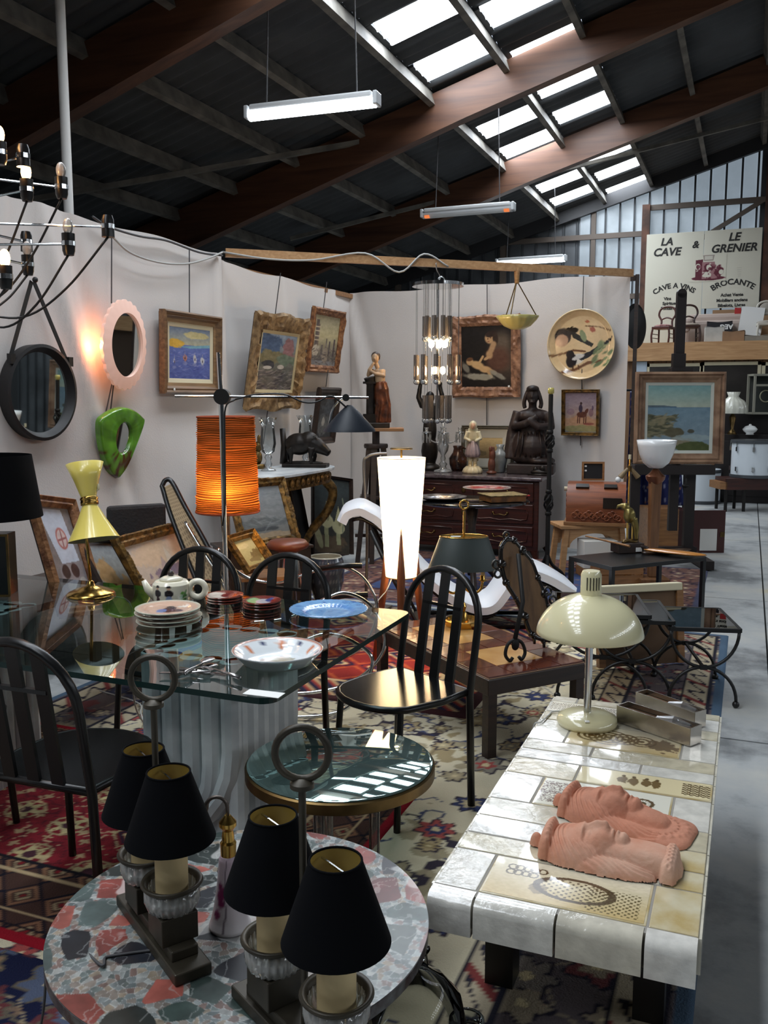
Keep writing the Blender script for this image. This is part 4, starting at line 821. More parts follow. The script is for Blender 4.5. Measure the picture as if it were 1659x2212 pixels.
# bullnose front tiles
cs = [0, .185, .5, .815, 1]
for ci in range(4):
    xa, xb = fx0 + (fx1 - fx0) * cs[ci] + 0.003, fx0 + (fx1 - fx0) * cs[ci + 1] - 0.003; y0 = 1.965 - 2.7
    prof = [(y0 - 0.003, ZT), (y0 - 0.03, ZT)] + [(y0 - 0.03 - 0.025 * sin(t), ZT - 0.025 + 0.025 * cos(t)) for t in [PI / 2 * i / 5 for i in range(1, 6)]] + [(y0 - 0.055, ZT - 0.088), (y0 - 0.045, ZT - 0.09), (y0 - 0.003, ZT - 0.09)]
    M().prism(prof, xa, xb, 'x').build('edge_tile', GL[(ci + 2) % 3], ct, smooth='auto')
for sx in (-1, 1):
    for ri in range(12): M().box((sx * 0.308, (rowsY[ri] + rowsY[ri + 1]) / 2 - 2.7, ZT - 0.047), (0.008, rowsY[ri + 1] - rowsY[ri] - 0.005, 0.085)).build('edge_tile', GL[1], ct)
# --- cream desk lamp
CRM = mat('cream_enamel', (222, 215, 174), 0.22, coat=0.6); dl = T('desk_lamp', 'cream enamel mushroom desk lamp on the tiled table', 'lamp', gz(1268, 1563, ZT + 0.002), YA)
M().solid([(0.104, 0.0), (0.108, 0.012), (0.104, 0.028), (0.08, 0.038), (0.03, 0.044), (0.016, 0.046)], 48).build('base', CRM, dl, smooth=True)
M().cyl((0, 0, 0.04), (0, 0, 0.40), 0.0135, n=24).build('stem', CHR, dl, smooth='auto'); M().cyl((0, 0, 0.325), (0, 0, 0.37), 0.02, n=20).build('socket', BLKM, dl, smooth='auto')
prof = [(0.190 * sin(t) if t > .2 else 0.036, 0.335 + 0.145 * (cos(t) - cos(1.47)) / (1 - cos(1.47))) for t in [0.2 + (1.47 - 0.2) * i / 14 for i in range(15)]]
M().lathe(prof + [(r - 0.003, z - 0.003) for r, z in prof[::-1]], 64).build('shade', CRM, dl, smooth=True)
cp = M().solid([(0.037, 0.472), (0.036, 0.55), (0.03, 0.562)], 36).build('vent_cap', CRM, dl, smooth='auto')
for i in range(5): a = -PI / 2 + (i - 2) * 0.30; M().box((0.0362 * cos(a), 0.0362 * sin(a), 0.52), (0.0035, 0.0035, 0.045), a).build('vent_slot', mat('slot_dark', (60, 58, 46), 0.8), cp)
M().box((-0.02, -0.085, 0.039), (0.016, 0.014, 0.003)).build('price_sticker', PAPER, dl)
pts = [dl.location + Vector((-0.02, 0.10, 0.006)), gz(1200, 1536, ZT + .006), gz(1185, 1545, ZT + .006), gz(1168, 1560, ZT + .006), Vector((-0.675, 3.12, ZT - 0.02)), Vector((-0.69, 3.1, 0.15)), Vector((-0.7, 3.15, 0.02))]
tag(M().tube(spline(pts, 6), 0.003, 6).build('power_cord', CABW, smooth=True), 'white flex of the cream desk lamp over the tiled table edge', 'cord')
# --- two open metal boxes
def tray(label, loc, rz, L, W_, Hh, tilt=0.0):
    t = T('metal_box', label, 'box', loc, group='long open metal boxes', rot=(0, tilt, rz)); b = M(); k = 0.004; NI = mat('brushed_nickel', (218, 210, 198), 0.24, 0.9, noise=(6, 0.25)); IN = mat('wood_lining', (120, 88, 58), 0.6)
    b.box((0, 0, k / 2), (L, W_, k)); b.box((0, W_ / 2, Hh / 2), (L, k, Hh)); b.box((0, -W_ / 2, Hh / 2), (L, k, Hh)); b.box((L / 2, 0, Hh / 2), (k, W_, Hh)); b.box((-L / 2, 0, Hh / 2), (k, W_, Hh)); b.build('shell', NI, t)
    M().box((-L * 0.02, 0, Hh * 0.45), (L * 0.94, W_ - 0.01, Hh * 0.5)).build('lining', IN, t)
    M().tube([(L * 0.02, -W_ * .2, Hh * .8), (L * 0.22, 0, Hh * 0.92), (L * 0.42, W_ * .1, Hh * 0.85)], [0.012, 0.018, 0.01], 8).build('crumpled_film', mat_glass('plastic_film', (236, 238, 238), 1.5, 0.1, 0.15, (230, 232, 232), 0.15), t)
q = gz(1425, 1575, ZT + 0.003); rz = math.atan2(-0.155, 0.27)
tray('open brushed metal box with wooden lining, the nearer of two on the tiled table', gz(1420, 1580, ZT + .004), rz, 0.30, 0.065, 0.062); tray('open brushed metal box behind, resting against the nearer one on the tiled table', gz(1446, 1547, ZT + .004), rz - 0.1, 0.27, 0.06, 0.06)

# --- terracotta heads lying on their backs (relief surfaces)
TER = mat('terracotta', (200, 136, 108), 0.8, noise=(14, 0.12), bump=(80, 0.25)); TERP = mat('pale_terracotta', (206, 164, 140), 0.8, noise=(9, 0.2, (198, 136, 108)), bump=(80, 0.25))
def head(label, loc, rz, bib):
    L, Wd = 0.40, 0.24; nx, ny = 200, 120; x, y = np.meshgrid(np.linspace(0, L, nx), np.linspace(-Wd / 2, Wd / 2, ny))
    def cap(cx, cy, rx, ry, h, p=2.0): return h * np.sqrt(np.clip(1 - np.abs((x - cx) / rx) ** p - np.abs((y - cy) / ry) ** p, 0, 1))
    def bmp(cx, cy, rx, ry, h): return h * np.exp(-((x - cx) / rx) ** 2 - ((y - cy) / ry) ** 2)
    z = cap(0.125, 0, 0.10, 0.092, 0.095)                       # skull and hair
    fy = 0.006; z = np.maximum(z, cap(0.165, fy, 0.082, 0.064, 0.118, 2.3))     # face
    z = np.maximum(z, cap(0.235, fy, 0.03, 0.038, 0.108))         # chin
    if not bib: z = np.maximum(z, cap(0.26, 0.0, 0.125, 0.056, 0.078, 4)); z = np.maximum(z, cap(0.355, 0.0, 0.022, 0.075, 0.070, 4))
    else: z = np.maximum(z, cap(0.26, 0.0, 0.08, 0.046, 0.07, 3)); z = np.maximum(z, cap(0.315, -0.005, 0.085, 0.088, 0.030, 4)); 
    z = np.maximum(z, cap(0.20, -0.062, 0.13, 0.034, 0.046, 2)); z = np.maximum(z, cap(0.19, 0.066, 0.10, 0.03, 0.046, 2))   # hair locks along the neck
    z = np.maximum(z, cap(0.018, 0, 0.018, 0.014, 0.05)); z = np.maximum(z, cap(0.052, 0, 0.02, 0.075, 0.098, 3))                # knob and head band
    z = z * 0.70
    hair = np.clip((np.abs(y - fy) - 0.044) / 0.02, 0, 1) * (x > 0.06) * (x < 0.32) + np.clip((0.105 - x) / 0.02, 0, 1) * (x > 0.065)
    z += (z > 0.004) * np.clip(hair, 0, 1) * 0.0035 * np.sin(np.hypot(x - 0.30, y * 1.6) * 420 + 3 * np.sin(x * 40))
    f = (np.abs(y - fy) < 0.06)
    z += bmp(0.178, fy, 0.026, 0.0085, 0.014) + bmp(0.196, fy, 0.009, 0.013, 0.010)           # nose
    for s in (-1, 1): z += bmp(0.152, fy + s * 0.026, 0.013, 0.017, -0.017) + bmp(0.155, fy + s * 0.027, 0.006, 0.011, 0.010) + bmp(0.139, fy + s * 0.025, 0.005, 0.018, 0.006) + bmp(0.195, fy + s * 0.034, 0.02, 0.014, 0.005)
    z += bmp(0.214, fy, 0.005, 0.016, 0.009) + bmp(0.224, fy, 0.0045, 0.013, 0.008) + bmp(0.219, fy, 0.0025, 0.016, -0.007) + bmp(0.207, fy, 0.005, 0.01, -0.005) + bmp(0.232, fy, 0.005, 0.012, -0.006)
    if bib:
        for i in range(9): a = -1.3 + 2.6 * i / 8; z += bmp(0.315 + 0.045 * cos(a), -0.005 + 0.055 * sin(a), 0.004, 0.004, -0.006) + bmp(0.315 + 0.068 * cos(a), -0.005 + 0.066 * sin(a), 0.007, 0.007, 0.004)
    else:
        for i in range(8):
            yy = -0.06 + 0.017 * i; q = np.hypot(x - 0.355, y - yy); z += 0.006 * np.exp(-((q - 0.006) / 0.0028) ** 2)
    for i in range(9): yy = -0.06 + 0.015 * i; z += bmp(0.055, yy, 0.006, 0.005, 0.006)
    o_ = T('terracotta_head', label, 'sculpture', loc, rz, 'terracotta heads lying on the tiled table')
    keep = z > 0.003; idx = -np.ones(z.shape, int); fs = []; vs = []
    for i in range(ny - 1):
        for j in range(nx - 1):
            q = [(i, j), (i, j + 1), (i + 1, j + 1), (i + 1, j)]
            if sum(keep[a] for a in q) >= 1:
                for a in q:
                    if idx[a] < 0: idx[a] = len(vs); vs.append((x[a] - L / 2, y[a], max(0.0, z[a])))
                fs.append(tuple(int(idx[a]) for a in q))
    b = M(); b.add(vs, fs); b.build('relief', TER if bib else TERP, o_, smooth=True, smo=2); return o_
p0, p1 = gz(1168, 1838, ZT + .003), gz(1455, 1892, ZT + .003); head('terracotta woman head with ringed collar, nearest on the tiled table', (p0 + p1) / 2 + Vector((0, 0.025, 0)), math.atan2(p1.y - p0.y, p1.x - p0.x) - 0.02, False)
p0, p1 = gz(1215, 1745, ZT + .003), gz(1475, 1805, ZT + .003); head('terracotta woman head with flat oval bib, behind the other on the tiled table', (p0 + p1) / 2 + Vector((0, 0.005, 0)), math.atan2(p1.y - p0.y, p1.x - p0.x) - 0.05, True)

# ================================================================== MIDDLE OF THE STAND
def rz_cam(): return YA
# --- brown tiled low table
N_, R2, L2 = gz(1055, 1468, 0.365), gz(1268, 1430, 0.365), gz(885, 1342, 0.365); ex = (R2 - N_); ey = Vector((-ex.y, ex.x, 0)).normalized(); wX = ex.length; wY = (L2 - N_).dot(ey)
c_ = N_ + ex / 2 + ey * wY / 2; bt = T('brown_tile_table', 'low table tiled in brown and tan squares on black legs', 'table', (c_.x, c_.y, 0), math.atan2(ex.y, ex.x))
M().box((0, 0, 0.325), (wX, wY, 0.07)).build('frame', DWOOD, bt, bev=0.003)
for sx in (-1, 1):
    for sy in (-1, 1): M().box((sx * (wX / 2 - 0.03), sy * (wY / 2 - 0.03), 0.15), (0.045, 0.045, 0.30)).build('leg', DWOOD, bt)
M().box((0, 0, 0.360), (wX - 0.015, wY - 0.015, 0.006)).build('grout_bed', mat('pale_grout', (150, 120, 96), 0.9), bt)
BT = [mat('brown_tile_%d' % i, q, 0.18, coat=0.5, noise=(6, 0.2)) for i, q in enumerate(((96, 42, 26), (82, 36, 24), (108, 50, 30)))]; TT = mat('tan_tile', (206, 160, 96), 0.2, coat=0.5, noise=(7, 0.2, (186, 134, 72)))
nx_, ny_ = 4, 8; sx_, sy_ = (wX - 0.02) / nx_, (wY - 0.02) / ny_; big = {(1, 0): (2, 2), (0, 3): (2, 2), (2, 3): (1, 1), (2, 5): (2, 2)}; used = set()
big = {(1, 1): (2, 2), (1, 4): (2, 3)}
for i in range(nx_):
    for j in range(ny_):
        if (i, j) in used: continue
        w_, h_ = big.get((i, j), (1, 1))
        for a in range(w_):
            for b in range(h_): used.add((i + a, j + b))
        M().box((0, 0, 0), (sx_ * w_ - 0.004, sy_ * h_ - 0.004, 0.008)).build('tile', TT if (i, j) in big else BT[(i * 3 + j) % 3], bt, loc=(-wX / 2 + 0.01 + sx_ * (i + w_ / 2), -wY / 2 + 0.01 + sy_ * (j + h_ / 2), 0.366), bev=0.001)
# --- bouillotte lamp
GRN = mat('green_tole', (56, 64, 62), 0.5, 0.2); p_ = gz(1000, 1350, 0.371); bo = T('bouillotte_lamp', 'brass bouillotte lamp with dark green metal shade on the brown tiled table', 'lamp', p_, YA)
M().solid([(0.095, 0.0), (0.1, 0.012), (0.1, 0.03), (0.09, 0.034), (0.085, 0.016), (0.03, 0.02), (0.022, 0.06), (0.012, 0.075), (0.018, 0.1), (0.01, 0.12)], 36).build('base', BRS, bo, smooth='auto')
M().cyl((0, 0, 0.1), (0, 0, 0.60), 0.006).build('rod', BRS, bo)
M().ring((0, 0, 0.635), 0.022, 0.005, axis='y').build('ring_handle', BRS, bo, smooth=True)
b = M(); b.lathe([(0.1855, 0.30), (0.182, 0.31), (0.125, 0.47), (0.123, 0.472)], 56, sy=0.62); b.build('shade', GRN, bo, smooth=True)
M().lathe([(0.181, 0.302), (0.1235, 0.47)], 56, sy=0.62).build('shade_lining', mat('shade_cream', (178, 160, 96), 0.5), bo, smooth=True)
M().ring((0, 0, 0.47), 0.124, 0.003, axis='z', sy=0.62).build('shade_rim', BRS, bo); M().bar((-0.12, 0, 0.465), (0.12, 0, 0.465), 0.006).bar((0, -0.075, 0.465), (0, 0.075, 0.465), 0.006).build('shade_carrier', BRS, bo)
for s in (-1, 1):
    ar = M().tube(spline([(0, 0, 0.20), (s * 0.05, 0, 0.17), (s * 0.09, 0, 0.19), (s * 0.1, 0, 0.23)], 6), 0.007, 8).solid([(0.006, 0.23), (0.022, 0.236), (0.012, 0.245), (0.014, 0.262), (0.008, 0.27)], 16, (s * 0.1, 0, 0)).build('candle_arm', BRS, bo, smooth=True)
    M().cyl((s * 0.1, 0, 0.26), (s * 0.1, 0, 0.37), 0.011).build('candle_sleeve', WAX, ar)
M().box((-0.045, -0.04, 0.475), (0.05, 0.02, 0.003)).build('price_label', PAPER, bo)
# --- ornate easel-backed mirror seen from behind
WB = mat_wood('mirror_back', (84, 58, 32), (118, 86, 50), 0.5, axis='Z'); D0 = dep(gz(1170, 1400, 0.371)); p_ = gz(1165, 1405, 0.371)
om = T('standing_mirror', 'ornate dark-framed standing mirror seen from the back on the brown tiled table', 'mirror', p_, YA + 0.35)
s = D0 / FPX
def opx(x, y): return ((x - 1165) * s * 1.02, (1405 - y) * s)
outl = [opx(*q) for q in ((1105, 1165), (1122, 1168), (1140, 1190), (1160, 1215), (1172, 1250), (1185, 1285), (1190, 1310), (1198, 1345), (1205, 1372), (1190, 1385), (1150, 1370), (1135, 1330), (1118, 1290), (1098, 1255), (1090, 1215), (1092, 1180))]
b = M(); b.mx = Matrix.Rotation(-0.18, 4, 'X'); b.prism(outl, -0.008, 0.008, 'y'); b.build('back_board', WB, om)
b = M(); b.mx = Matrix.Rotation(-0.18, 4, 'X'); rim_ = [(x, 0, z) for x, z in outl]; b.tube(spline(rim_ + [rim_[0]], 3)[:-1], 0.012, 6, closed=True)
for i, (x, z) in enumerate(outl): b.sph((x, 0, z), 0.013 + 0.005 * (i % 3)); 
t0 = opx(1106, 1160); b.ring((t0[0], 0, t0[1] + 0.012), 0.014, 0.005, axis='y', n=14); b.tube([(t0[0] + .03, 0, t0[1]), (t0[0] + .05, 0, t0[1] - .01), (t0[0] + .05, 0, t0[1] - .03)], 0.007, 6)
for q in ((1078, 1215), (1080, 1235), (1195, 1280), (1206, 1300)): x, z = opx(*q); b.ring((x, 0, z), 0.018, 0.006, axis='y', n=14)
for q in ((1150, 1385), (1172, 1395), (1205, 1390), (1222, 1395)): x, z = opx(*q); b.tube([(x, 0, z + .03), (x + 0.012, 0, z + .01), (x + 0.01, 0, z - 0.012)], [0.012, 0.009, 0.006], 6)
b.build('carved_frame', mat('black_gloss_carving', (22, 18, 16), 0.22, coat=0.4), om, smooth=True)
tx, tz = opx(1118, 1195); fx_, fz_ = opx(1076, 1392)
st_ = M().tube([(tx, 0.03, tz), (tx - 0.015, -0.05, tz * 0.55), (fx_ + 0.01, -0.11, 0.10)], 0.011, 8).build('strut', IRON, om, smooth=True)
b = M()
for sg in (-1, 1): b.tube(spline([(fx_ + 0.01, -0.11, 0.10), (fx_ + 0.01 + sg * 0.035, -0.11, 0.08), (fx_ + 0.01 + sg * 0.05, -0.115, 0.035), (fx_ + 0.01 + sg * 0.03, -0.12, 0.006), (fx_ + .01 + sg * 0.015, -0.12, 0.02)], 5), 0.008, 7)
b.sph((fx_ + 0.01, -0.115, 0.075), (0.02, 0.008, 0.026)); b.build('scroll_foot', IRON, st_, smooth=True)
# --- white and timber tripod lamp
p_ = gz(866, 1445, 0.0); Dl = dep(p_); tl_ = T('tripod_floor_lamp', 'tall lit white tapered floor lamp on three teak legs', 'lamp', (p_.x, p_.y, 0.016), YA)
zt, zb = gd(866, 985, Dl).z - .016, gd(866, 1240, Dl).z - .016; SHW = mat_shade('white_lamp_shade', (250, 240, 220), 0.55)
M().lathe([(0.088, zb), (0.136, zt)], 48).build('shade', SHW, tl_, smooth=True); M().lathe([(0.001, zt - 0.002), (0.135, zt - 0.001)], 48).build('diffuser_disc', SHW, tl_)
M().ring((0, 0, zb), 0.088, 0.003, axis='z', n=40).build('lower_ring', BRS, tl_); M().ring((0, 0, zt), 0.136, 0.002, axis='z', n=40).build('upper_ring', WHT, tl_)
M().solid([(0.006, zt), (0.006, zt + 0.045), (0.062, zt + 0.047), (0.064, zt + 0.052), (0.06, zt + 0.056)], 32).build('finial', BRSO, tl_, smooth='auto')
for a in (-PI / 2 - 0.02, PI / 6 + 0.1, 5 * PI / 6 - 0.1):
    pts = [(0.19 * cos(a), 0.19 * sin(a), 0.0), (0.105 * cos(a), 0.105 * sin(a), zb + 0.02), (0.098 * cos(a), 0.098 * sin(a), zb + 0.30)]
    M().tube(pts, [0.014, 0.024, 0.004], 10).build('leg', TEAK, tl_, smooth=True)
for zz, pw in ((zb + 0.15, 6), (zb + 0.33, 7.5), (zt - 0.16, 7.5)): lamp('tripod_bulb', (0, 0, zz), (255, 236, 200), pw, 0.04, tl_)
tag(M().tube(spline([gd(848, 1245, Dl), gd(835, 1275, Dl), gd(815, 1300, Dl) , gd(800, 1330, Dl)], 6), 0.004, 6).build('power_cord', CABW, smooth=True), 'white flex hanging from the tripod lamp', 'cord')
# --- chrome counterbalance lamp
Dc = 4.72; p_ = gd(492, 1372, Dc); cl_ = T('counterbalance_lamp', 'chrome floor lamp with long horizontal arm and black cone shade', 'lamp', (p_.x, p_.y, 0.016), YA)
sc = Dc / FPX; Z = lambda y: gd(490, y, Dc).z - 0.016; Xp = lambda x: (x - 492) * sc
M().solid([(0.13, 0), (0.13, 0.02), (0.02, 0.028)], 32).build('base', BLKM, cl_, smooth='auto')
M().tube([(0, 0, 0.02), (Xp(489), 0, Z(860)), (Xp(485), 0, Z(765))], [0.0125, 0.0125, 0.0095], 12).build('pole', CHR, cl_, smooth='auto')
M().tube([(Xp(393), 0, Z(856)), (Xp(797), 0, Z(859))], 0.0065, 10).build('arm', CHR, cl_, smooth='auto'); M().cyl((Xp(492), -0.035, Z(857)), (Xp(492), 0.03, Z(857)), 0.040, n=24).build('clamp_knob', BLKM, cl_, smooth='auto'); M().cyl((Xp(750), -0.02, Z(859)), (Xp(750), 0.02, Z(859)), 0.018, n=18).build('swivel_knob', BLKM, cl_, smooth='auto')
xs, z1, z0 = Xp(757), Z(872), Z(930); sh = M(); sh.mx = Matrix.Translation((xs, 0, 0)); sh.lathe([(0.012, z1 - 0.006), (0.02, z1 - 0.012), (0.05, z1 - 0.04), (0.128, z0 + 0.014), (0.134, z0)], 44); sh = sh.build('shade', mat('blue_black_enamel', (22, 29, 38), 0.5, spec=0.35), cl_, smooth=True)
M().lathe([(0.131, z0 + 0.001), (0.122, z0 + 0.010), (0.042, z1 - 0.046)], 44, (xs, 0, 0)).build('lining', CREAM, sh, smooth=True)
M().tube([(xs - 0.105, 0, z0 + 0.03)] + [(xs - 0.1 * cos(t), 0, z0 + 0.04 + (Z(862) - z0 - 0.03) * sin(t)) for t in [0.2 + 1.2 * i / 8 for i in range(9)]], 0.005, 6).build('bracket', CHR, sh, smooth=True)
M().tube(spline([(Xp(520), -0.02, Z(863)), (Xp(560), -0.02, Z(853)), (Xp(620), -0.02, Z(852)), (Xp(660), -0.02, Z(868)), (Xp(690), -0.02, Z(868)), (Xp(720), -0.02, Z(856)), (Xp(752), -0.02, Z(880))], 5), 0.0045, 6).build('flex', BLKM, cl_, smooth=True)
M().tube(spline([(Xp(520), -0.02, Z(863)), (Xp(500), -0.03, Z(880)), (Xp(497), -0.03, Z(950)), (Xp(495), -0.03, Z(1080)), (Xp(488), -0.03, Z(1130))], 5), 0.0045, 6).build('flex', BLKM, cl_, smooth=True)
# --- orange string lamp
p_ = gd(490, 1005, 5.35); ol = T('orange_string_lamp', 'lit floor lamp with tapered orange wound-string shade', 'lamp', (p_.x, p_.y, 0.016), YA); so = 5.35 / FPX; Z = lambda y: gd(490, y, 5.35).z - 0.016
zt, zb = Z(900), Z(1106); rt, rb = 61 * so, 68 * so; nz, na = 260, 72; th_, k_ = np.meshgrid(np.linspace(0, 2 * PI, na), np.linspace(0, 1, nz)); strand = 0.5 + 0.5 * np.sin(k_ * 2 * PI * 46 + 2.2 * vnoise(th_ * 1.6, k_ * 14, 5) * PI + 0.8 * np.sin(th_ * 3)); strand = strand * (0.35 + 0.9 * vnoise(th_ * 1.1, k_ * 30, 8))
r_ = rb + (rt - rb) * k_ + 0.010 * (strand - 0.5); col = np.array([206, 120, 62]) * (0.35 + 0.85 * strand[..., None]) ; me = grid_mesh('shade', np.stack([r_ * np.cos(th_), r_ * np.sin(th_), zb + (zt - zb) * k_], -1), np.clip(col, 0, 255))
link('shade', me, mat_shade('orange_string', (220, 100, 40), 0.5, vc=True), ol, smooth=True); M().ring((0, 0, zt), rt, 0.005, axis='z', n=40).build('top_ring', mat('orange_ring', (150, 66, 30), 0.8), ol); M().ring((0, 0, zb), rb, 0.006, axis='z', n=40).build('bottom_ring', mat('orange_ring', (150, 66, 30), 0.8), ol)
M().cyl((0, 0, 0.02), (0, 0, zb + 0.1), 0.012).build('pole', DWOOD, ol); M().solid([(0.09, 0), (0.09, 0.025), (0.02, 0.035)], 32).build('base', DWOOD, ol, smooth='auto'); M().sph((0, 0, zb + 0.19), 0.03).build('bulb', mat_emit('warm_bulb', (255, 200, 120), 18), ol, smooth=True)
lamp('string_lamp_bulb', (0, -0.11, zb + 0.13), (255, 205, 120), 6.0, 0.035, ol); lamp('string_lamp_bulb', (0, -0.06, zb + 0.34), (255, 190, 110), 0.9, 0.035, ol)

# --- cane-backed rocking chair in chrome
CANE = mat_vc('cane_weave', 0.6); rc = T('rocking_chair', 'chrome tube rocking chair with tall cane back in black frame', 'chair', (0, 0, 0)); D1 = 5.0
bk = [(350, 1050), (358, 1037), (372, 1042), (400, 1095), (440, 1165), (478, 1240), (505, 1310), (520, 1345), (470, 1345), (440, 1290), (402, 1200), (368, 1110)]
P_ = [gd(x, y, 5.15 - 0.0009 * (y - 1040)) for x, y in bk]; M().tube(spline(P_ + [P_[0]], 4)[:-1], 0.014, 8, closed=True).build('back_frame', BLK, rc, smooth=True)
# cane panel as a thick woven sheet inside the loop
lf = [gd(x, y, 5.15 - 0.0009 * (y - 1040)) for x, y in ((356, 1052), (372, 1110), (406, 1200), (443, 1285), (474, 1342))]; rt_ = [gd(x, y, 5.15 - 0.0009 * (y - 1040)) for x, y in ((368, 1046), (400, 1100), (438, 1168), (476, 1244), (516, 1342))]
lf, rt_ = spline(lf, 24), spline(rt_, 24); n_ = min(len(lf), len(rt_)); P = np.array([[list(lf[i].lerp(rt_[i], j / 16)) for j in range(17)] for i in range(n_)]); ii, jj = np.meshgrid(np.arange(n_), np.arange(17), indexing='ij')
c = np.where(((ii % 3 == 0) | (jj % 2 == 0))[..., None], np.array([176, 150, 112]), np.array([120, 98, 72])); link('cane_panel', grid_mesh('cane_panel', P, c.astype(float)), CANE, rc, solidify=0.006)
def ctube(pxs, D, r=0.010, name='chrome_tube', m_=CHR): return M().tube(spline([gd(x, y, D + dd) for x, y, dd in pxs], 7), r, 8).build(name, m_, rc, smooth=True)
ctube(((400, 1128, .1), (428, 1175, .05), (470, 1240, 0), (500, 1300, 0), (540, 1345, 0)), 4.95); ctube(((470, 1185, .25), (500, 1225, .25), (540, 1250, .25), (600, 1258, .22), (660, 1240, .2), (720, 1222, .2), (775, 1240, .2), (810, 1290, .2), (812, 1340, .2), (780, 1400, .2), (720, 1430, .2)), 4.85); ctube(((540, 1345, 0), (620, 1335, 0), (690, 1300, 0), (740, 1281, 0), (790, 1300, 0), (822, 1345, 0), (830, 1400, 0), (795, 1450, 0), (740, 1482, 0), (680, 1495, 0), (610, 1500, 0)), 4.6)
ctube(((640, 1390, .05), (700, 1370, .05), (760, 1385, .05), (805, 1430, .05), (760, 1520, .05), (700, 1545, .05), (620, 1550, .05)), 4.3)
for (a, b_) in (((690, 1228), (782, 1222)), ((705, 1292), (795, 1284))): M().tube([gd(a[0], a[1], 4.95), gd((a[0] + b_[0]) / 2, a[1] - 6, 4.9), gd(b_[0], b_[1], 4.9)], 0.016, 8).build('arm_pad', BLK, rc, smooth=True)
# --- glazed cachepot
p_ = gz(705, 1306, 0.0); Dp = dep(p_); so = Dp / FPX; hh = gd(705, 1203, Dp).z; r_ = 40 * so
prof = [(0.001, 0), (r_ * .55, 0), (r_ * .62, .01), (r_ * .95, hh * .45), (r_, hh * .72), (r_ * .93, hh * .9), (r_ * .83, hh), (r_ * .80, hh), (r_ * .86, hh * .85), (r_ * .5, hh * .1), (0.001, hh * .1)]; fine = []
for a, b in zip(prof[:-1], prof[1:]): fine += [(a[0] + (b[0] - a[0]) * i / 7, a[1] + (b[1] - a[1]) * i / 7) for i in range(7)]
cpot = M().lathe(fine, 72).build('cachepot', VCG, smooth=True, loc=(p_.x, p_.y, 0.016)); k_ = len(fine)
def potc(v):
    a = np.arctan2(v[:, 1], v[:, 0]); c = np.tile(np.array([62., 68, 78]), (len(v), 1)); d = np.hypot(((a * 5) % 1) - .5, ((v[:, 2] / hh * 5) % 1) - .5); c[d < .2] = (110, 112, 116); r = np.hypot(v[:, 0], v[:, 1]); c[(np.arange(len(v)) // 72) > k_ * .58] = (184, 176, 156); c[(v[:, 2] > hh * .985)] = (196, 190, 170); return c
paint_fn(cpot, potc); tag(cpot, 'dark glazed pot with pale spots and cream inside on the floor', 'pot')
# --- round brown seat
p_ = gd(622, 1182, 6.05); sl = T('round_stool', 'low stool with round brown leather seat and thin metal legs', 'stool', (p_.x, p_.y, 0.016), YA); hh = p_.z
M().solid([(0.06, hh - 0.05), (0.13, hh - 0.02), (0.145, hh), (0.12, hh + 0.03), (0.02, hh + 0.035)], 40).build('seat', mat('brown_leather', (112, 58, 36), 0.4), sl, smooth=True)
for a in (0.5, 2.1, 3.7, 5.3): M().tube([(0.06 * cos(a), 0.06 * sin(a), hh - 0.04), (0.13 * cos(a), 0.13 * sin(a), 0)], 0.008, 8).build('leg', CHR, sl)
# --- white chaise longue
ch_ = T('chaise_longue', 'white leather chaise longue on a black tubular frame behind the tripod lamp', 'chaise', (0, 0, 0)); LEA = mat('white_leather', (226, 228, 232), 0.45); YC = 6.0
prof = [(733, 1128), (745, 1108), (775, 1098), (800, 1108), (822, 1122), (850, 1150), (890, 1205), (930, 1250), (985, 1292), (1035, 1312), (1065, 1308), (1085, 1285), (1105, 1255), (1125, 1236), (1150, 1232), (1195, 1248), (1245, 1278)]
sp = spline([gd(x, y, YC) for x, y in prof], 4); n_ = len(sp); dpt = Vector((-sin(YA), cos(YA), 0)); vs = []; fs = []
for i, p in enumerate(sp):
    t = (sp[min(i + 1, n_ - 1)] - sp[max(i - 1, 0)]).normalized(); nn = Vector((-t.z * cos(YA), -t.z * sin(YA), t.x * cos(YA) + t.y * sin(YA))); 
    if nn.z < 0: nn = -nn
    for (u, v) in ((0, 0), (0, .05), (.03, .07), (.45, .07), (.48, .05), (.48, 0)): vs.append(p + dpt * u + nn * (v - .05))
for i in range(n_ - 1):
    for j in range(6): fs.append((i * 6 + j, i * 6 + (j + 1) % 6, (i + 1) * 6 + (j + 1) % 6, (i + 1) * 6 + j))
fs += [tuple(range(6)), tuple(range((n_ - 1) * 6, n_ * 6))]; M().add(vs, fs).build('cushion', LEA, ch_, smooth='auto')
for off in (0.04, 0.44):
    M().tube([p + dpt * off + Vector((0, 0, -0.075)) for p in sp[6:]], 0.013, 8).build('side_tube', BLKM, ch_, smooth=True)
    a = gd(800, 1180, YC) + dpt * off; b_ = gd(905, 1335, YC) + dpt * off; c2 = gd(1120, 1290, YC) + dpt * off; d2 = gd(1240, 1345, YC) + dpt * off
    M().tube([a + Vector((0, 0, .1)), (a + b_) / 2, Vector((b_.x, b_.y, 0.03)), Vector((d2.x, d2.y, .03)), c2], 0.016, 8).build('cradle_tube', BLKM, ch_, smooth=True)
a = gd(905, 1335, YC); b_ = gd(1230, 1345, YC)
for q in (a, b_): M().bar(Vector((q.x, q.y, .03)), Vector((q.x, q.y, .03)) + dpt * .5, 0.04, 0.03).build('foot_bar', BLKM, ch_)
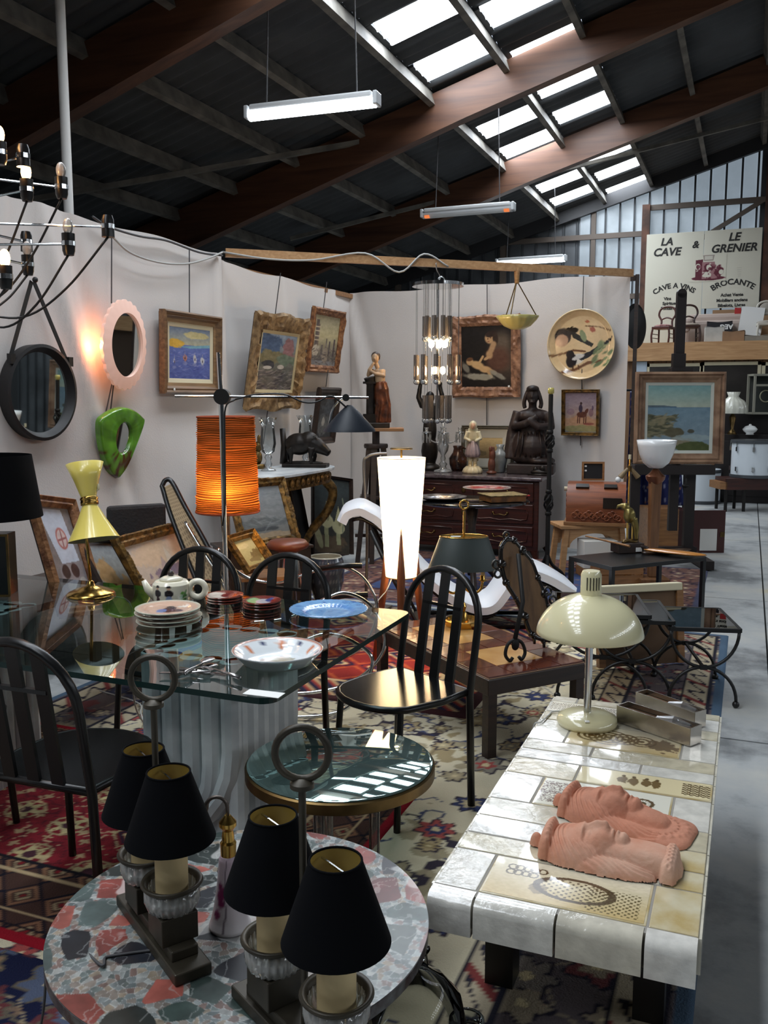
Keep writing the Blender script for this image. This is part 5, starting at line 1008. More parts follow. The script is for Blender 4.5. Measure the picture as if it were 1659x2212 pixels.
# --- chest of drawers with marble top
CX0, CX1, CY0, CHh = -3.32, -1.83, 8.50, 0.80
cc = T('chest_of_drawers', 'dark mahogany chest of drawers with mottled marble top', 'chest', ((CX0 + CX1) / 2, CY0 + 0.29, 0)); W_ = CX1 - CX0
M().box((0, 0, 0.42), (W_, 0.56, 0.68)).build('carcass', MAHO, cc, bev=0.01)
for sx in (-1, 1):
    for sy in (-1, 1): M().tube([(sx * (W_ / 2 - 0.05), sy * 0.23, 0.10), (sx * (W_ / 2 - 0.02), sy * 0.26, 0.0)], [0.05, 0.025], 8).build('foot', MAHO, cc)
M().box((0, -0.015, CHh - 0.02), (W_ + 0.07, 0.62, 0.035)).build('marble_top', mat('mottled_marble', (112, 100, 100), 0.2, noise=(18, 0.55, (66, 54, 58)), coat=0.3), cc, bev=0.01)
for k, (z0, z1) in enumerate(((0.13, 0.32), (0.345, 0.535), (0.56, 0.745))):
    dr = M().box((0, -0.285, (z0 + z1) / 2), (W_ - 0.10, 0.03, z1 - z0)).build('drawer', MAHO, cc, bev=0.008)
    b = M()
    for sx in (-1, 1):
        x0 = sx * W_ * 0.25; zc = (z0 + z1) / 2; q = [(x0 - .26, zc - .05), (x0 - .2, zc - .06), (x0 - .1, zc - .05), (x0, zc - .065), (x0 + .1, zc - .05), (x0 + .2, zc - .06), (x0 + .26, zc - .05), (x0 + .27, zc), (x0 + .26, zc + .05), (x0, zc + .055), (x0 - .26, zc + .05), (x0 - .27, zc)]
        b.tube([(x, -0.302, z) for x, z in q], 0.008, 6, closed=True)
    b.build('panel_moulding', MAHO, dr, smooth=True)
    for sx in (-1, 1): x0 = sx * W_ * 0.25; zc = (z0 + z1) / 2; M().tube(spline([(x0 - .07, -.305, zc + .005), (x0 - .05, -.325, zc - .015), (x0, -.33, zc - .005), (x0 + .05, -.325, zc - .015), (x0 + .07, -.305, zc + .005)], 4), 0.006, 6).sph((x0 - .07, -.305, zc + .005), .014).sph((x0 + .07, -.305, zc + .005), .014).build('handle', BRSO, dr, smooth=True)
    M().sph((0, -0.302, (z0 + z1) / 2), (0.022, 0.006, 0.03)).build('keyhole_plate', BRSO, dr, smooth=True)
CT = CHh - 0.002
def onchest(px, py, off=0.0): p = gz(px, py, CT); return Vector((p.x, p.y, CT))
# --- things on the chest
CD = 8.85
def chz(y, D=CD): return gd(1000, y, D).z
def chx(px, D=CD): p = gd(px, 1000, D); return Vector((p.x, p.y, CT))
sc = CD / FPX
# kneeling figure
kn = T('kneeling_statue', 'dark wooden statue of a hooded kneeling figure with crossed arms', 'statue', chx(1148, 9.08), YA - 0.25); Wd = mat('dark_carved_wood', (50, 36, 32), 0.5, noise=(10, 0.35), bump=(25, 0.3)); k = 0.86 / 0.86
M().box((0, 0, 0.05), (0.46, 0.30, 0.10)).build('plinth', Wd, kn, bev=0.01)
b = M(); b.sph((0, 0.02, 0.16), (0.20, 0.14, 0.09)); b.sph((0.02, -0.03, 0.27), (0.16, 0.13, 0.15)); b.sph((-0.10, 0.03, 0.25), (0.10, 0.12, 0.18)); b.sph((0.02, 0.02, 0.43), (0.14, 0.105, 0.19)); b.sph((0.01, 0.02, 0.575), (0.18, 0.10, 0.075))
b.tube([(-0.14, 0.0, 0.61), (-0.17, -0.03, 0.47), (-0.05, -0.12, 0.50), (0.06, -0.13, 0.58)], [0.055, 0.05, 0.042, 0.03], 10); b.tube([(0.15, 0.0, 0.61), (0.185, -0.04, 0.47), (0.07, -0.13, 0.47), (-0.04, -0.14, 0.545)], [0.055, 0.05, 0.042, 0.03], 10)
b.tube([(-0.15, 0.05, 0.62), (-0.20, 0.05, 0.40), (-0.22, 0.03, 0.14)], [0.05, 0.06, 0.07], 10); b.tube([(0.0, 0.02, 0.62), (0.0, -0.01, 0.74)], 0.042, 10); b.sph((0, -0.01, 0.77), (0.062, 0.07, 0.085))
b.sph((0, -0.08, 0.765), (0.011, 0.016, 0.022)); b.sph((0, -0.07, 0.715), (0.03, 0.02, 0.02)); b.sph((0.10, -0.02, 0.13), (0.14, 0.15, 0.05)); 
b.build('figure', Wd, kn, remesh=0.011, smo=3)
b = M()
for i in range(7): x = -0.12 + 0.04 * i; b.tube([(x, -0.092, 0.42), (x * 1.15 + .01, -0.135, 0.30), (x * 1.3, -0.125, 0.17)], 0.009, 6)
b.build('robe_folds', Wd, kn, smooth=True)
b = M(); b.sph((0, 0.02, 0.80), (0.072, 0.072, 0.08)); b.sph((0, -0.02, 0.845), (0.065, 0.072, 0.035))
for s_ in (-1, 1): b.tube(spline([(s_ * 0.05, -0.01, 0.82), (s_ * 0.072, -0.01, 0.76), (s_ * 0.085, 0.0, 0.70), (s_ * 0.075, 0.0, 0.65)], 4), 0.022, 8)
b.build('hair', Wd, kn, remesh=0.01, smo=1)
# dark figure with raised arms behind the glass chandelier
dk = T('dark_statue', 'dark bronze statue with raised arms behind the crystal candelabrum', 'statue', chx(928, 9.5), YA); b = M(); b.solid([(0.12, 0), (0.12, 0.03), (0.09, 0.06)], 20); b.sph((0, 0, 0.20), (0.09, 0.08, 0.17)); b.sph((0, 0, 0.42), (0.075, 0.06, 0.18)); b.sph((0, 0, 0.60), (0.085, 0.06, 0.11)); b.sph((0.0, 0, 0.76), (0.05, 0.055, 0.065))
b.tube([(0, 0, .64), (0, 0, .74)], .03, 8); b.tube([(-0.07, 0, 0.66), (-0.12, 0, 0.76), (-0.10, 0, 0.90)], [0.04, 0.03, 0.022], 8); b.tube([(0.07, 0, 0.66), (0.13, 0, 0.76), (0.10, 0, 0.88)], [0.04, 0.03, 0.022], 8); b.sph((-.1, 0, .92), .028); b.sph((.1, 0, .9), .028); b.build('figure', BRONZE, dk, remesh=0.011, smo=2)
# crystal candelabrum
ca = T('crystal_candelabrum', 'clear crystal candelabrum hung with pendants on the chest', 'candelabrum', chx(957, 9.25), YA)
M().lathe([(0.001, 0.0), (0.10, 0.0), (0.09, 0.02), (0.04, 0.035), (0.03, 0.06), (0.045, 0.08), (0.02, 0.11), (0.028, 0.14), (0.018, 0.17), (0.05, 0.22), (0.06, 0.27), (0.03, 0.33), (0.02, 0.36), (0.03, 0.42), (0.012, 0.46), (0.02, 0.5), (0.001, 0.51)], 24).build('stem', CRYS, ca, smooth=True)
for a in (PI, 0.0, PI / 2, -PI / 2):
    ar = M().tube(spline([(0, 0, 0.33), (0.07 * cos(a), 0.07 * sin(a), 0.30), (0.15 * cos(a), 0.15 * sin(a), 0.34), (0.17 * cos(a), 0.17 * sin(a), 0.39)], 5), 0.008, 6).lathe([(0.008, 0.39), (0.05, 0.405), (0.045, 0.41), (0.018, 0.40), (0.016, 0.44), (0.024, 0.455), (0.001, 0.45)], 16, (0.17 * cos(a), 0.17 * sin(a), 0)).build('arm', CRYS, ca, smooth=True)
    b = M()
    for i in range(8): t = 2 * PI * i / 8; x, y = 0.17 * cos(a) + 0.043 * cos(t), 0.17 * sin(a) + 0.043 * sin(t); b.tube([(x, y, 0.40), (x, y, 0.36), (x, y, 0.30)], [0.002, 0.007, 0.003], 6)
    b.build('pendants', CRYS, ar); bpy.data.objects[ar.name]
# porcelain figurine
fg = T('porcelain_figurine', 'pale porcelain figurine of a hooded woman in a lilac skirt', 'figurine', chx(1021, 9.08), YA - 0.1)
M().solid([(0.09, 0), (0.1, 0.02), (0.085, 0.05), (0.06, 0.075)], 40, flute=(12, 0.06)).build('base', mat('cream_porcelain', (222, 206, 166), 0.3, coat=0.4), fg, smooth=True)
M().tube([(-0.025, 0, 0.07), (-0.022, 0, 0.19)], [0.02, 0.024], 10).tube([(0.025, 0, 0.07), (0.022, 0, 0.19)], [0.02, 0.024], 10).sph((-.025, -.02, .08), (.018, .035, .014)).sph((.025, -.02, .08), (.018, .035, .014)).build('legs', mat('cream_porcelain', (222, 206, 166), 0.3), fg, smooth=True)
M().lathe([(0.03, 0.33), (0.06, 0.27), (0.075, 0.2), (0.065, 0.165), (0.02, 0.17)], 48, flute=(10, 0.07)).build('skirt', mat('lilac_porcelain', (168, 150, 152), 0.35), fg, smooth=True)
b = M(); b.sph((0, 0.02, 0.38), (0.055, 0.045, 0.085)); b.sph((0, 0.0, 0.475), (0.042, 0.045, 0.055)); b.tube([(-.05, 0, .42), (-.075, -.01, .35), (-.02, -.05, .325)], [.024, .022, .014], 8); b.tube([(.05, 0, .42), (.075, -.01, .35), (.02, -.05, .325)], [.024, .022, .014], 8); b.tube([(0, .05, .45), (0.0, .06, .3), (0.0, .06, .12)], [.05, .07, .06], 10); b.build('cloak', mat('ivory_porcelain', (216, 208, 176), 0.35), fg, remesh=0.006, smo=2)
M().sph((0, -0.03, 0.475), (0.026, 0.024, 0.034)).sph((0, -0.054, 0.472), (0.005, 0.006, 0.008)).build('face', mat('porcelain_skin', (214, 172, 140), 0.4), fg, smooth=True)
# small brown carving, vase, jug, framed landscape
br = T('brown_carving', 'small reddish brown carved figure between the figurine and the vase', 'carving', chx(1062, 9.0), YA); b = M(); b.sph((0, 0, 0.015), (0.055, 0.045, 0.02)); b.sph((0, 0, 0.09), (0.038, 0.034, 0.09)); b.sph((0.005, 0, 0.19), (0.034, 0.032, 0.07)); b.sph((-.012, -.01, .25), (.02, .02, .03)); b.sph((.015, 0, .255), (.014, .014, .02)); b.build('body', mat('red_wood', (112, 62, 42), 0.45, noise=(16, .3)), br, remesh=0.006, smo=2)
tag(M().lathe([(0.001, 0), (0.045, 0), (0.05, 0.01), (0.065, 0.09), (0.085, 0.17), (0.08, 0.2), (0.04, 0.225), (0.032, 0.25), (0.045, 0.285), (0.04, 0.285), (0.028, 0.25), (0.001, 0.24)], 36).build('vase', mat('grey_glaze', (150, 156, 156), 0.25, coat=0.4, noise=(8, .2)), smooth=True, loc=chx(1080, 9.2)), 'pale grey glazed vase on the chest beside the statue', 'vase')
tag(M().lathe([(0.001, 0), (0.07, 0), (0.095, 0.07), (0.1, 0.13), (0.06, 0.19), (0.05, 0.23), (0.06, 0.26), (0.055, 0.26), (0.045, 0.23), (0.001, 0.2)], 32).tube([(0.055, 0, .24), (.11, 0, .22), (.1, 0, .13)], .01, 6).build('dark_jug', mat('dark_lacquer', (36, 26, 24), 0.25, noise=(14, .6, (86, 50, 34))), smooth=True, loc=chx(990, 9.42)), 'dark painted jug behind the porcelain figurine', 'jug')
tag(M().sph((0, 0, .03), (.09, .03, .03)).sph((.03, -.01, .07), (.03, .02, .03)).sph((-.04, 0, .055), (.025, .02, .03)).box((0, 0, .008), (.22, .08, .016)).build('small_bronze', BRONZE, smooth=True, loc=chx(1166, 8.84)), 'small dark bronze group at the foot of the kneeling statue', 'sculpture')

# ================================================================== PICTURES AND MIRRORS ON THE PARTITIONS
def framed(t, wd, ht, fw, art, prof=None, m=GILT, liner=None, nseg=1, bump=0.0, seed=1, crest=0.0, lw=0.03):
    """frame, optional liner, painted canvas and backing inside the root t (front = -y, stands on z=0)"""
    prof = prof or [(0, 0), (0, 0.03), (fw * .2, 0.045), (fw * .45, 0.03), (fw * .7, 0.034), (fw, 0.012), (fw, 0.0)]
    frame('frame', wd, ht, prof, m, t, nseg, bump, seed, crest); i = fw
    if liner: frame('liner', wd - 2 * fw + .004, ht - 2 * fw + .004, [(0, 0.014), (0.002, 0.016), (lw, 0.008), (lw, 0)], liner, t).location = (0, 0, fw - .002); i = fw + lw - .002
    canvas('canvas', art, wd - 2 * i + .006, ht - 2 * i + .006, VC, t, -0.006, None, i - .003)
    M().box((0, 0.008, ht / 2), (wd - .03, 0.012, ht - .03)).build('backing', DWOOD, t)
def cord(t, x0, z0, x1, z1, y=0.0): M().tube([(x0, y, z0), (x1, y, z1)], 0.005, 5).build('hanging_cord', CAB, t)
def left_hung(name, label, cat, Yc, zb, lean=0.0, off=0.05, group=None): return T(name, label, cat, (XL + off + (0 if Yc < 6.7 else -0.06), Yc, zb), group=group, rot=(lean, 0, PI / 2))
PG = 'paintings hung on the cloth partitions'
# harbour painting
A = Art(130, 1.15); A.grad((66, 84, 150), (92, 112, 176), 0, .68); A.grad((176, 170, 140), (110, 130, 160), .66, 1); A.ell(.75, .86, .35, .07, (214, 196, 130), a=.8, nz=.6); A.ell(.2, .68, .22, .09, (214, 166, 60), nz=.5); A.poly([(.25, .62), (1.15, .7), (1.15, .64), (.6, .60)], (110, 160, 176))
for x, y, c in ((.14, .33, (226, 220, 214)), (.42, .42, (196, 120, 92)), (.7, .40, (220, 214, 200)), (.92, .37, (206, 206, 200))): A.ell(x, y, .05, .07, c, .2, .4, .85, 1.6, int(x * 50)); A.ell(x + .01, y - .01, .014, .03, (50, 40, 52)); A.seg(x, y, x + .01, y + .13, .005, (190, 176, 160), .7); A.ell(x, y - .11, .06, .035, (150, 150, 180), a=.5, nz=1.4)
A.dabs(160, [(52, 66, 136), (96, 116, 186), (150, 150, 190), (70, 84, 160)], (0, 0, 1.15, .55), (.05, .008), 3, a=.5); A.grain(18)
t = left_hung('harbour_painting', 'blue harbour painting with small boats in a wide brown wooden frame', 'painting', 6.17, 1.585, 0.03, 0.06, PG); framed(t, 0.80, 0.63, 0.085, A, [(0, 0), (0, .05), (.012, .06), (.03, .04), (.04, .045), (.06, .025), (.085, .02), (.085, 0)], mat_wood('brown_frame', (92, 66, 40), (136, 102, 66), .45), CREAM, lw=.035)
M().box((-0.28, -0.052, 0.035), (0.02, 0.003, 0.02)).build('price_sticker', PAPER, t); cord(t, 0, .63, 0, 1.12, .0)
# river landscape, tilted forward
A = Art(120, .82); A.grad((96, 86, 78), (112, 112, 100), 0, .5); A.grad((110, 112, 96), (150, 168, 190), .5, 1); A.ell(.2, .8, .3, .2, (70, 92, 124), nz=1); A.ell(.65, .72, .16, .2, (150, 110, 110), nz=1.2); A.ell(.3, .58, .3, .13, (124, 116, 84), nz=1); A.ell(.6, .55, .25, .1, (110, 124, 104), nz=1); A.ell(.2, .45, .14, .07, (56, 56, 60), nz=1); A.ell(.2, .4, .1, .03, (196, 190, 180)); A.ell(.5, .42, .08, .04, (200, 190, 176))
A.dabs(140, [(70, 60, 62), (120, 108, 96), (170, 158, 146), (84, 76, 80)], (0, 0, .82, .38), (.06, .01), 6, .1, .6); A.grain(26, 16)
t = left_hung('river_landscape', 'river landscape painting in a heavy carved pale frame, tilted forward', 'painting', 7.60, 1.455, 0.165, 0.06, PG); framed(t, 1.03, 0.87, 0.15, A, None, GILT3, mat('pale_slip', (196, 180, 140), .6), 24, .016, 5, .03); cord(t, 0, .85, 0, 1.25, .08); cord(t, 0, .1, 0, -.35, .03)
# town painting
A = Art(120, .9); A.grad((86, 80, 78), (196, 184, 140), .1, .6); A.grad((196, 184, 140), (170, 166, 140), .6, 1)
for x, wv, h, c in ((.14, .1, .9, (96, 84, 80)), (.2, .05, .82, (120, 104, 92)), (.5, .04, .55, (110, 100, 96)), (.62, .05, .5, (90, 80, 80)), (.78, .06, .55, (84, 72, 72)), (.36, .06, .42, (100, 90, 86))): A.poly([(x - wv / 2, .2), (x + wv / 2, .2), (x + wv / 2, h), (x - wv / 2, h)], c)
for z in (.5, .58, .68, .76): A.seg(.06, z, .24, z, .012, (206, 190, 160))
A.ell(.15, .3, .13, .12, (190, 180, 160), nz=.8); A.ell(.5, .2, .1, .15, (150, 136, 118), nz=.8); A.dabs(90, [(110, 100, 92), (150, 138, 122), (80, 68, 64)], (0, 0, .9, .35), (.04, .012), 8); A.grain(20)
t = left_hung('town_painting', 'old town painting with towers in a reddish gilt frame near the corner', 'painting', 8.69, 1.82, 0.15, 0.06, PG); framed(t, .76, .66, .075, A, None, GILT2, None, 16, .008, 7); cord(t, 0, .64, 0, .93, .06)
# dark picture lower down
A = Art(80, .75, (60, 62, 64)); A.ell(.35, .3, .3, .25, (96, 98, 98), nz=1); A.ell(.5, .7, .3, .2, (78, 84, 90), nz=1); A.ell(.3, .35, .08, .1, (170, 168, 160), nz=1); A.grain(24)
t = left_hung('dark_picture', 'grey picture in a plain dark frame half hidden by the black cone shade', 'picture', 8.69, 1.07, 0.15, 0.06, PG); framed(t, .52, .60, .07, A, None, DWOOD); cord(t, 0, .6, 0, .78, .03)
# round mirror on a strap
rm = T('round_mirror', 'round mirror in a deep black rim hung from a leather strap', 'mirror', (XL + .07, 4.49, 1.585), rot=(0.03, 0, PI / 2))
b = M(); b.mx = Matrix.Rotation(PI / 2, 4, 'X'); b.lathe([(.295, -.03), (.30, .05), (.28, .055), (.258, .02), (.25, .012)], 64); b.build('rim', mat('black_leather', (22, 21, 22), .5), rm, smooth='auto')
b = M(); b.mx = Matrix.Rotation(PI / 2, 4, 'X'); b.solid([(.255, .008), (.255, .012)], 64); b.build('glass', MIRROR, rm, smooth='auto')
for s in (-1, 1): M().bar((s * .245, -.02, .20), (s * .01, .02, .68), .028, .006, up=(0, 1, 0)).build('strap', BLKM, rm); M().box((s * .25, -.035, .2), (.04, .03, .06)).build('buckle', BLKM, rm)
M().sph((0, 0, .69), .018).build('peg', BLKM, rm)
# lit oval mirror
ov = T('lit_oval_mirror', 'oval mirror with glowing pink scalloped acrylic rim', 'mirror', (XL + .12, 5.29, 1.92), rot=(0.05, 0, PI / 2)); ACRY = mat('glowing_acrylic', (240, 206, 192), .35, emit=(255, 186, 156), estr=0.20)
n_ = 120; vs = []; fs = []
for (f0, y, sc_) in ((.71, -.01, 0), (.73, -.035, 0), (.82, -.03, 0), (1.0, -.012, 1), (1.0, .012, 1), (.71, .014, 0)):
    for i in range(n_):
        a = 2 * PI * i / n_; k = f0 * (1 + (.05 * (abs(sin(13 * a)) - .4) if sc_ else 0)); vs.append((.235 * k * cos(a), y, .305 * k * sin(a)))
for k in range(5):
    for i in range(n_): fs.append((k * n_ + i, k * n_ + (i + 1) % n_, (k + 1) * n_ + (i + 1) % n_, (k + 1) * n_ + i))
M().add(vs, fs).build('acrylic_rim', ACRY, ov, smooth='auto'); vs = [(.17 * cos(2 * PI * i / 60), -.016, .22 * sin(2 * PI * i / 60)) for i in range(60)]; M().add(vs, [tuple(range(60))]).build('glass', MIRROR, ov); M().prism([(.14 * cos(2 * PI * i / 30), .18 * sin(2 * PI * i / 30)) for i in range(30)], .0, .07, 'y').build('back_box', WHT, ov)
M().sph((-.17, .045, -.02), (.02, .02, .035)).build('bulb', mat_emit('pink_bulb', (255, 190, 130), 14), ov, smooth=True); lamp('mirror_bulb', (-.25, .03, -.02), (255, 150, 90), 2.2, .03, ov); lamp('mirror_bulb', (.15, .05, -.1), (255, 150, 100), .5, .03, ov); cord(ov, -.06, .28, -.06, .80, .06)
for dx in (-.05, .0): M().tube([(-.03 + dx * .3, .06, -.25), (-.06 + dx, .07, -.49)], .005, 5).build('hanging_cord', CAB, ov)
# green shield mirror
gm = T('green_shield_mirror', 'green enamelled shield-shaped mirror with a small oval glass', 'mirror', (XL + .05, 5.25, .985), rot=(0.13, 0, PI / 2))
sh_ = [(.0, 0.0), (.06, .055), (.12, .14), (.19, .27), (.245, .40), (.22, .435), (.12, .485), (.02, .505), (-.08, .495), (-.18, .46), (-.245, .41), (-.225, .28), (-.17, .15), (-.09, .045), (-.03, .005)]
ou = spline([(x, 0, z) for x, z in sh_ + [sh_[0]]], 6)[:-1]; n_ = len(ou); cx_, cz_ = .02, .29; vs = []; fs = []
for (f, y) in ((1.0, .02), (1.0, -.015), (.95, -.03), (.75, -.03), (.5, -.03), (-1, -.03), (-1, -.005)):
    for i, p in enumerate(ou):
        a = math.atan2(p.z - cz_, p.x - cx_); e = Vector((cx_ + .078 * cos(a), 0, cz_ + .108 * sin(a)))
        q = e if f < 0 else e.lerp(Vector((p.x, 0, p.z)), f); vs.append((q.x, y, q.z))
for k in range(6):
    for i in range(n_): fs.append((k * n_ + i, k * n_ + (i + 1) % n_, (k + 1) * n_ + (i + 1) % n_, (k + 1) * n_ + i))
o = M().add(vs, fs).build('enamel_frame', mat_vc('green_enamel', .2, .5, coat=.6), gm, smooth='auto', sub=1)
def grn(v):
    n = fbm(v[:, 0] * 6 + 9, v[:, 2] * 6 + 9, 4, 3); c = np.tile(np.array([98., 158, 46]), (len(v), 1)); c = c * (.6 + .7 * n[:, None]); k = np.clip((.16 - v[:, 2]) / .16, 0, 1)[:, None]; c = c * (1 - k * .5) + np.array([110, 110, 20]) * k * .5; b = ((n < .43) & (v[:, 2] < .2)); c[b] = (84, 52, 22); return c
paint_fn(o, grn); M().add([(cx_ + .080 * cos(2 * PI * i / 40), -.008, cz_ + .110 * sin(2 * PI * i / 40)) for i in range(40)], [tuple(range(40))]).build('glass', MIRROR, gm); M().box((.05, -.012, cz_ - .105), (.02, .003, .025)).build('price_sticker', PAPER, gm)
# --- back partition
def back_hung(name, label, cat, x0, x1, y0, y1, off=.05, lean=0.04, group=None):
    a, b, c = backp(x0, y1, off), backp(x1, y1, off), backp(x0, y0, off); t = T(name, label, cat, (a + b) / 2, group=group, rot=(lean, 0, BKA)); return t, (b - a).length, c.z - a.z
A = Art(150, .83, (24, 19, 17)); A.ell(.70, .52, .20, .36, (74, 60, 48), .25, .7, .9); A.ell(.66, .70, .13, .17, (112, 98, 82), -.4, .8, .7); A.ell(.60, .45, .20, .2, (92, 58, 44), .2, .6, .9); A.ell(.47, .79, .075, .085, (196, 156, 112), .35, .35); A.ell(.50, .865, .095, .05, (46, 30, 24), .3, .3); A.ell(.57, .79, .045, .1, (54, 38, 28), .1, .4); A.ell(.445, .785, .012, .012, (90, 56, 42)); A.ell(.49, .80, .012, .008, (90, 56, 42)); A.ell(.455, .74, .02, .008, (140, 78, 62))
A.seg(.54, .70, .50, .60, .045, (186, 148, 108)); A.ell(.47, .53, .055, .07, (190, 152, 110), .2, .5); A.ell(.42, .47, .05, .025, (194, 156, 112), .5, .4)
A.ell(.14, .42, .06, .062, (206, 166, 118), .2, .35); A.ell(.14, .46, .055, .03, (110, 74, 48), .2, .4); A.ell(.27, .36, .12, .065, (212, 174, 122), -.35, .4); A.ell(.40, .29, .10, .055, (210, 170, 120), -.1, .4); A.seg(.47, .28, .56, .23, .03, (206, 166, 116)); A.seg(.3, .4, .36, .5, .02, (208, 168, 118)); A.seg(.45, .25, .5, .17, .026, (198, 158, 110))
A.ell(.30, .17, .24, .055, (176, 170, 150), -.1, .4, .9, .9); A.ell(.60, .2, .12, .04, (150, 146, 132), -.5, .4, .9, .9); A.ell(.08, .32, .05, .1, (150, 144, 128), .5, .4, .8, .8); A.grain(9, 18)
t, w_, h_ = back_hung('mother_and_child_painting', 'dark painting of a woman with a child in a broad carved copper-gilt frame', 'painting', 980, 1125, 686, 857, .06, .05, PG); framed(t, w_, h_, .105, A, None, mat('copper_gilt', (176, 132, 102), .55, .15, noise=(20, .5, (116, 80, 60)), bump=(40, .5)), None, 26, .011, 11, .012); cord(t, 0, h_, 0, h_ + .32, .03); cord(t, 0, 0, 0, -.35, .0); M().box((w_ * .35, -.04, .11), (.02, .003, .02)).build('price_sticker', PAPER, t)
A = Art(120, .82); A.grad((180, 146, 112), (152, 136, 146), .1, .75); A.grad((152, 136, 146), (136, 122, 138), .75, 1); A.ell(.4, .25, .5, .15, (184, 142, 110), nz=.6); A.ell(.4, .1, .5, .08, (150, 140, 96), nz=.8)
A.ell(.44, .45, .13, .075, (92, 50, 36)); A.ell(.56, .53, .04, .08, (88, 46, 34), -.5)
for x in (.34, .39, .5, .55): A.seg(x, .4, x - .01, .24, .013, (84, 44, 34))
A.ell(.41, .60, .05, .1, (58, 46, 66)); A.ell(.42, .73, .03, .035, (60, 40, 40)); A.ell(.68, .5, .06, .1, (120, 86, 96), a=.7); A.ell(.72, .62, .025, .06, (84, 66, 92), a=.8); A.ell(.15, .52, .1, .08, (140, 112, 128), a=.6); A.ell(.62, .22, .14, .03, (130, 60, 56), a=.7); A.grain(16)
t, w_, h_ = back_hung('horseman_painting', 'small painting of a man on a brown horse in a thin gilt frame', 'painting', 1214, 1295, 842, 941, .05, .05, PG); framed(t, w_, h_, .035, A, None, GILT); cord(t, 0, h_, 0, h_ + .2, .02); cord(t, 0, 0, 0, -.1, .0)
# painted charger with two magpies
p_ = backp(1257, 744, .07); ch2 = T('bird_charger', 'large round cream charger painted with two magpies on a branch', 'plate', p_, rot=(PI / 2 + .05, 0, BKA)); r_ = 75 * dep(p_) / FPX
A = Art(180, 1, (232, 208, 164)); A.ell(.5, .5, .47, .47, (228, 198, 152)); br_ = (112, 74, 48)
A.line([(.03, .34), (.2, .37), (.38, .42), (.55, .40)], .014, br_); A.line([(.2, .1), (.4, .14), (.6, .24), (.8, .26)], .02, br_); A.line([(.55, .76), (.75, .74), (.93, .68)], .007, br_)
A.ell(.22, .62, .12, .12, (34, 26, 26), .3); A.ell(.2, .56, .1, .09, (190, 150, 120), .3); A.ell(.33, .69, .12, .05, (40, 34, 32), .2); A.poly([(.35, .7), (.68, .5), (.64, .46), (.36, .6)], (40, 40, 34)); A.poly([(.28, .74), (.38, .76), (.30, .70)], (30, 24, 24))
A.ell(.42, .29, .13, .075, (226, 220, 208), .3); A.ell(.35, .27, .08, .1, (26, 24, 30), -.2); A.ell(.33, .36, .06, .06, (30, 26, 30)); A.poly([(.38, .32), (.62, .40), (.95, .60), (.93, .54), (.6, .31), (.5, .27)], (24, 26, 32)); A.ell(.45, .32, .1, .03, (210, 206, 200), .35)
A.seg(.38, .2, .37, .14, .008, (90, 60, 40)); A.seg(.45, .2, .46, .15, .008, (90, 60, 40)); A.dabs(26, [(124, 140, 100), (150, 160, 116), (108, 124, 86)], (.68, .2, .95, .5), (.045, .02), 12, .6, .9); A.ell(.66, .70, .05, .045, (176, 100, 78), nz=1.4); A.ell(.52, .62, .04, .09, (140, 150, 110), .4); A.ell(.58, .82, .03, .02, (190, 110, 80)); A.grain(8, 30)
pl_ = plate('dish', None, (0, 0, 0), r_, .05, A, None, 0, n=120, rim=(180, 160, 120), parent=ch2, foot=.8); cord(ch2, 0, 0, 0, 0)
bpy.data.objects.remove([q for q in ch2.children if q.name.startswith('hanging_cord')][0]); M().tube([(0, r_ * .9, -.01), (0, r_ + .32, -.03)], .005, 5).tube([(0, -r_, -.01), (0, -r_ - .12, -.03)], .005, 5).build('hanging_cord', CAB, ch2)
# framed landscape leaning behind the ornaments on the chest
A = Art(70, 1.15, (196, 168, 116)); A.grad((120, 96, 66), (206, 178, 124)); A.ell(.3, .25, .2, .12, (110, 92, 62), nz=.8); A.grain(12)
p_ = chx(1053, 9.42); t = T('leaning_landscape', 'small golden landscape in a grey mount leaning behind the vase on the chest', 'picture', p_, rot=(-.07, 0, YA * .2)); framed(t, .56, .47, .04, A, None, mat('grey_green_frame', (92, 86, 70), .5), mat('pale_mount', (190, 184, 168), .8), lw=.09)
# --- hanging bowl lamp
bA = batten_at(1117); bD = dep(bA); p_ = gd(1118, 683, bD); hb = T('hanging_bowl_lamp', 'yellow-green pressed glass bowl lamp hanging by three cords from the batten', 'lamp', p_); r_ = 46 * bD / FPX
YG = mat('yellow_green_glass', (190, 180, 110), .3, coat=.4); prof = [(.001, -.125), (r_ * .3, -.12), (r_ * .62, -.09), (r_ * .88, -.035), (r_, .0), (r_ * .98, .0), (r_ * .85, -.03), (r_ * .6, -.08), (.001, -.11)]
M().lathe(prof, 60, flute=(15, .025)).build('bowl', YG, hb, smooth=True); top = bA - Vector((0, 0, .04)) - p_
for a in (.4, 2.5, 4.6): M().tube([(r_ * .9 * cos(a), r_ * .9 * sin(a), 0), top + Vector((.01 * cos(a), .01 * sin(a), -.1))], .006, 6).build('cord', BRSO, hb)
M().tube([top + Vector((0, 0, -.11)), top + Vector((.0, 0, .02)), top + Vector((.0, .0, .07))], [.02, .03, .02], 8).build('hook_knot', PINE, hb, smooth=True)
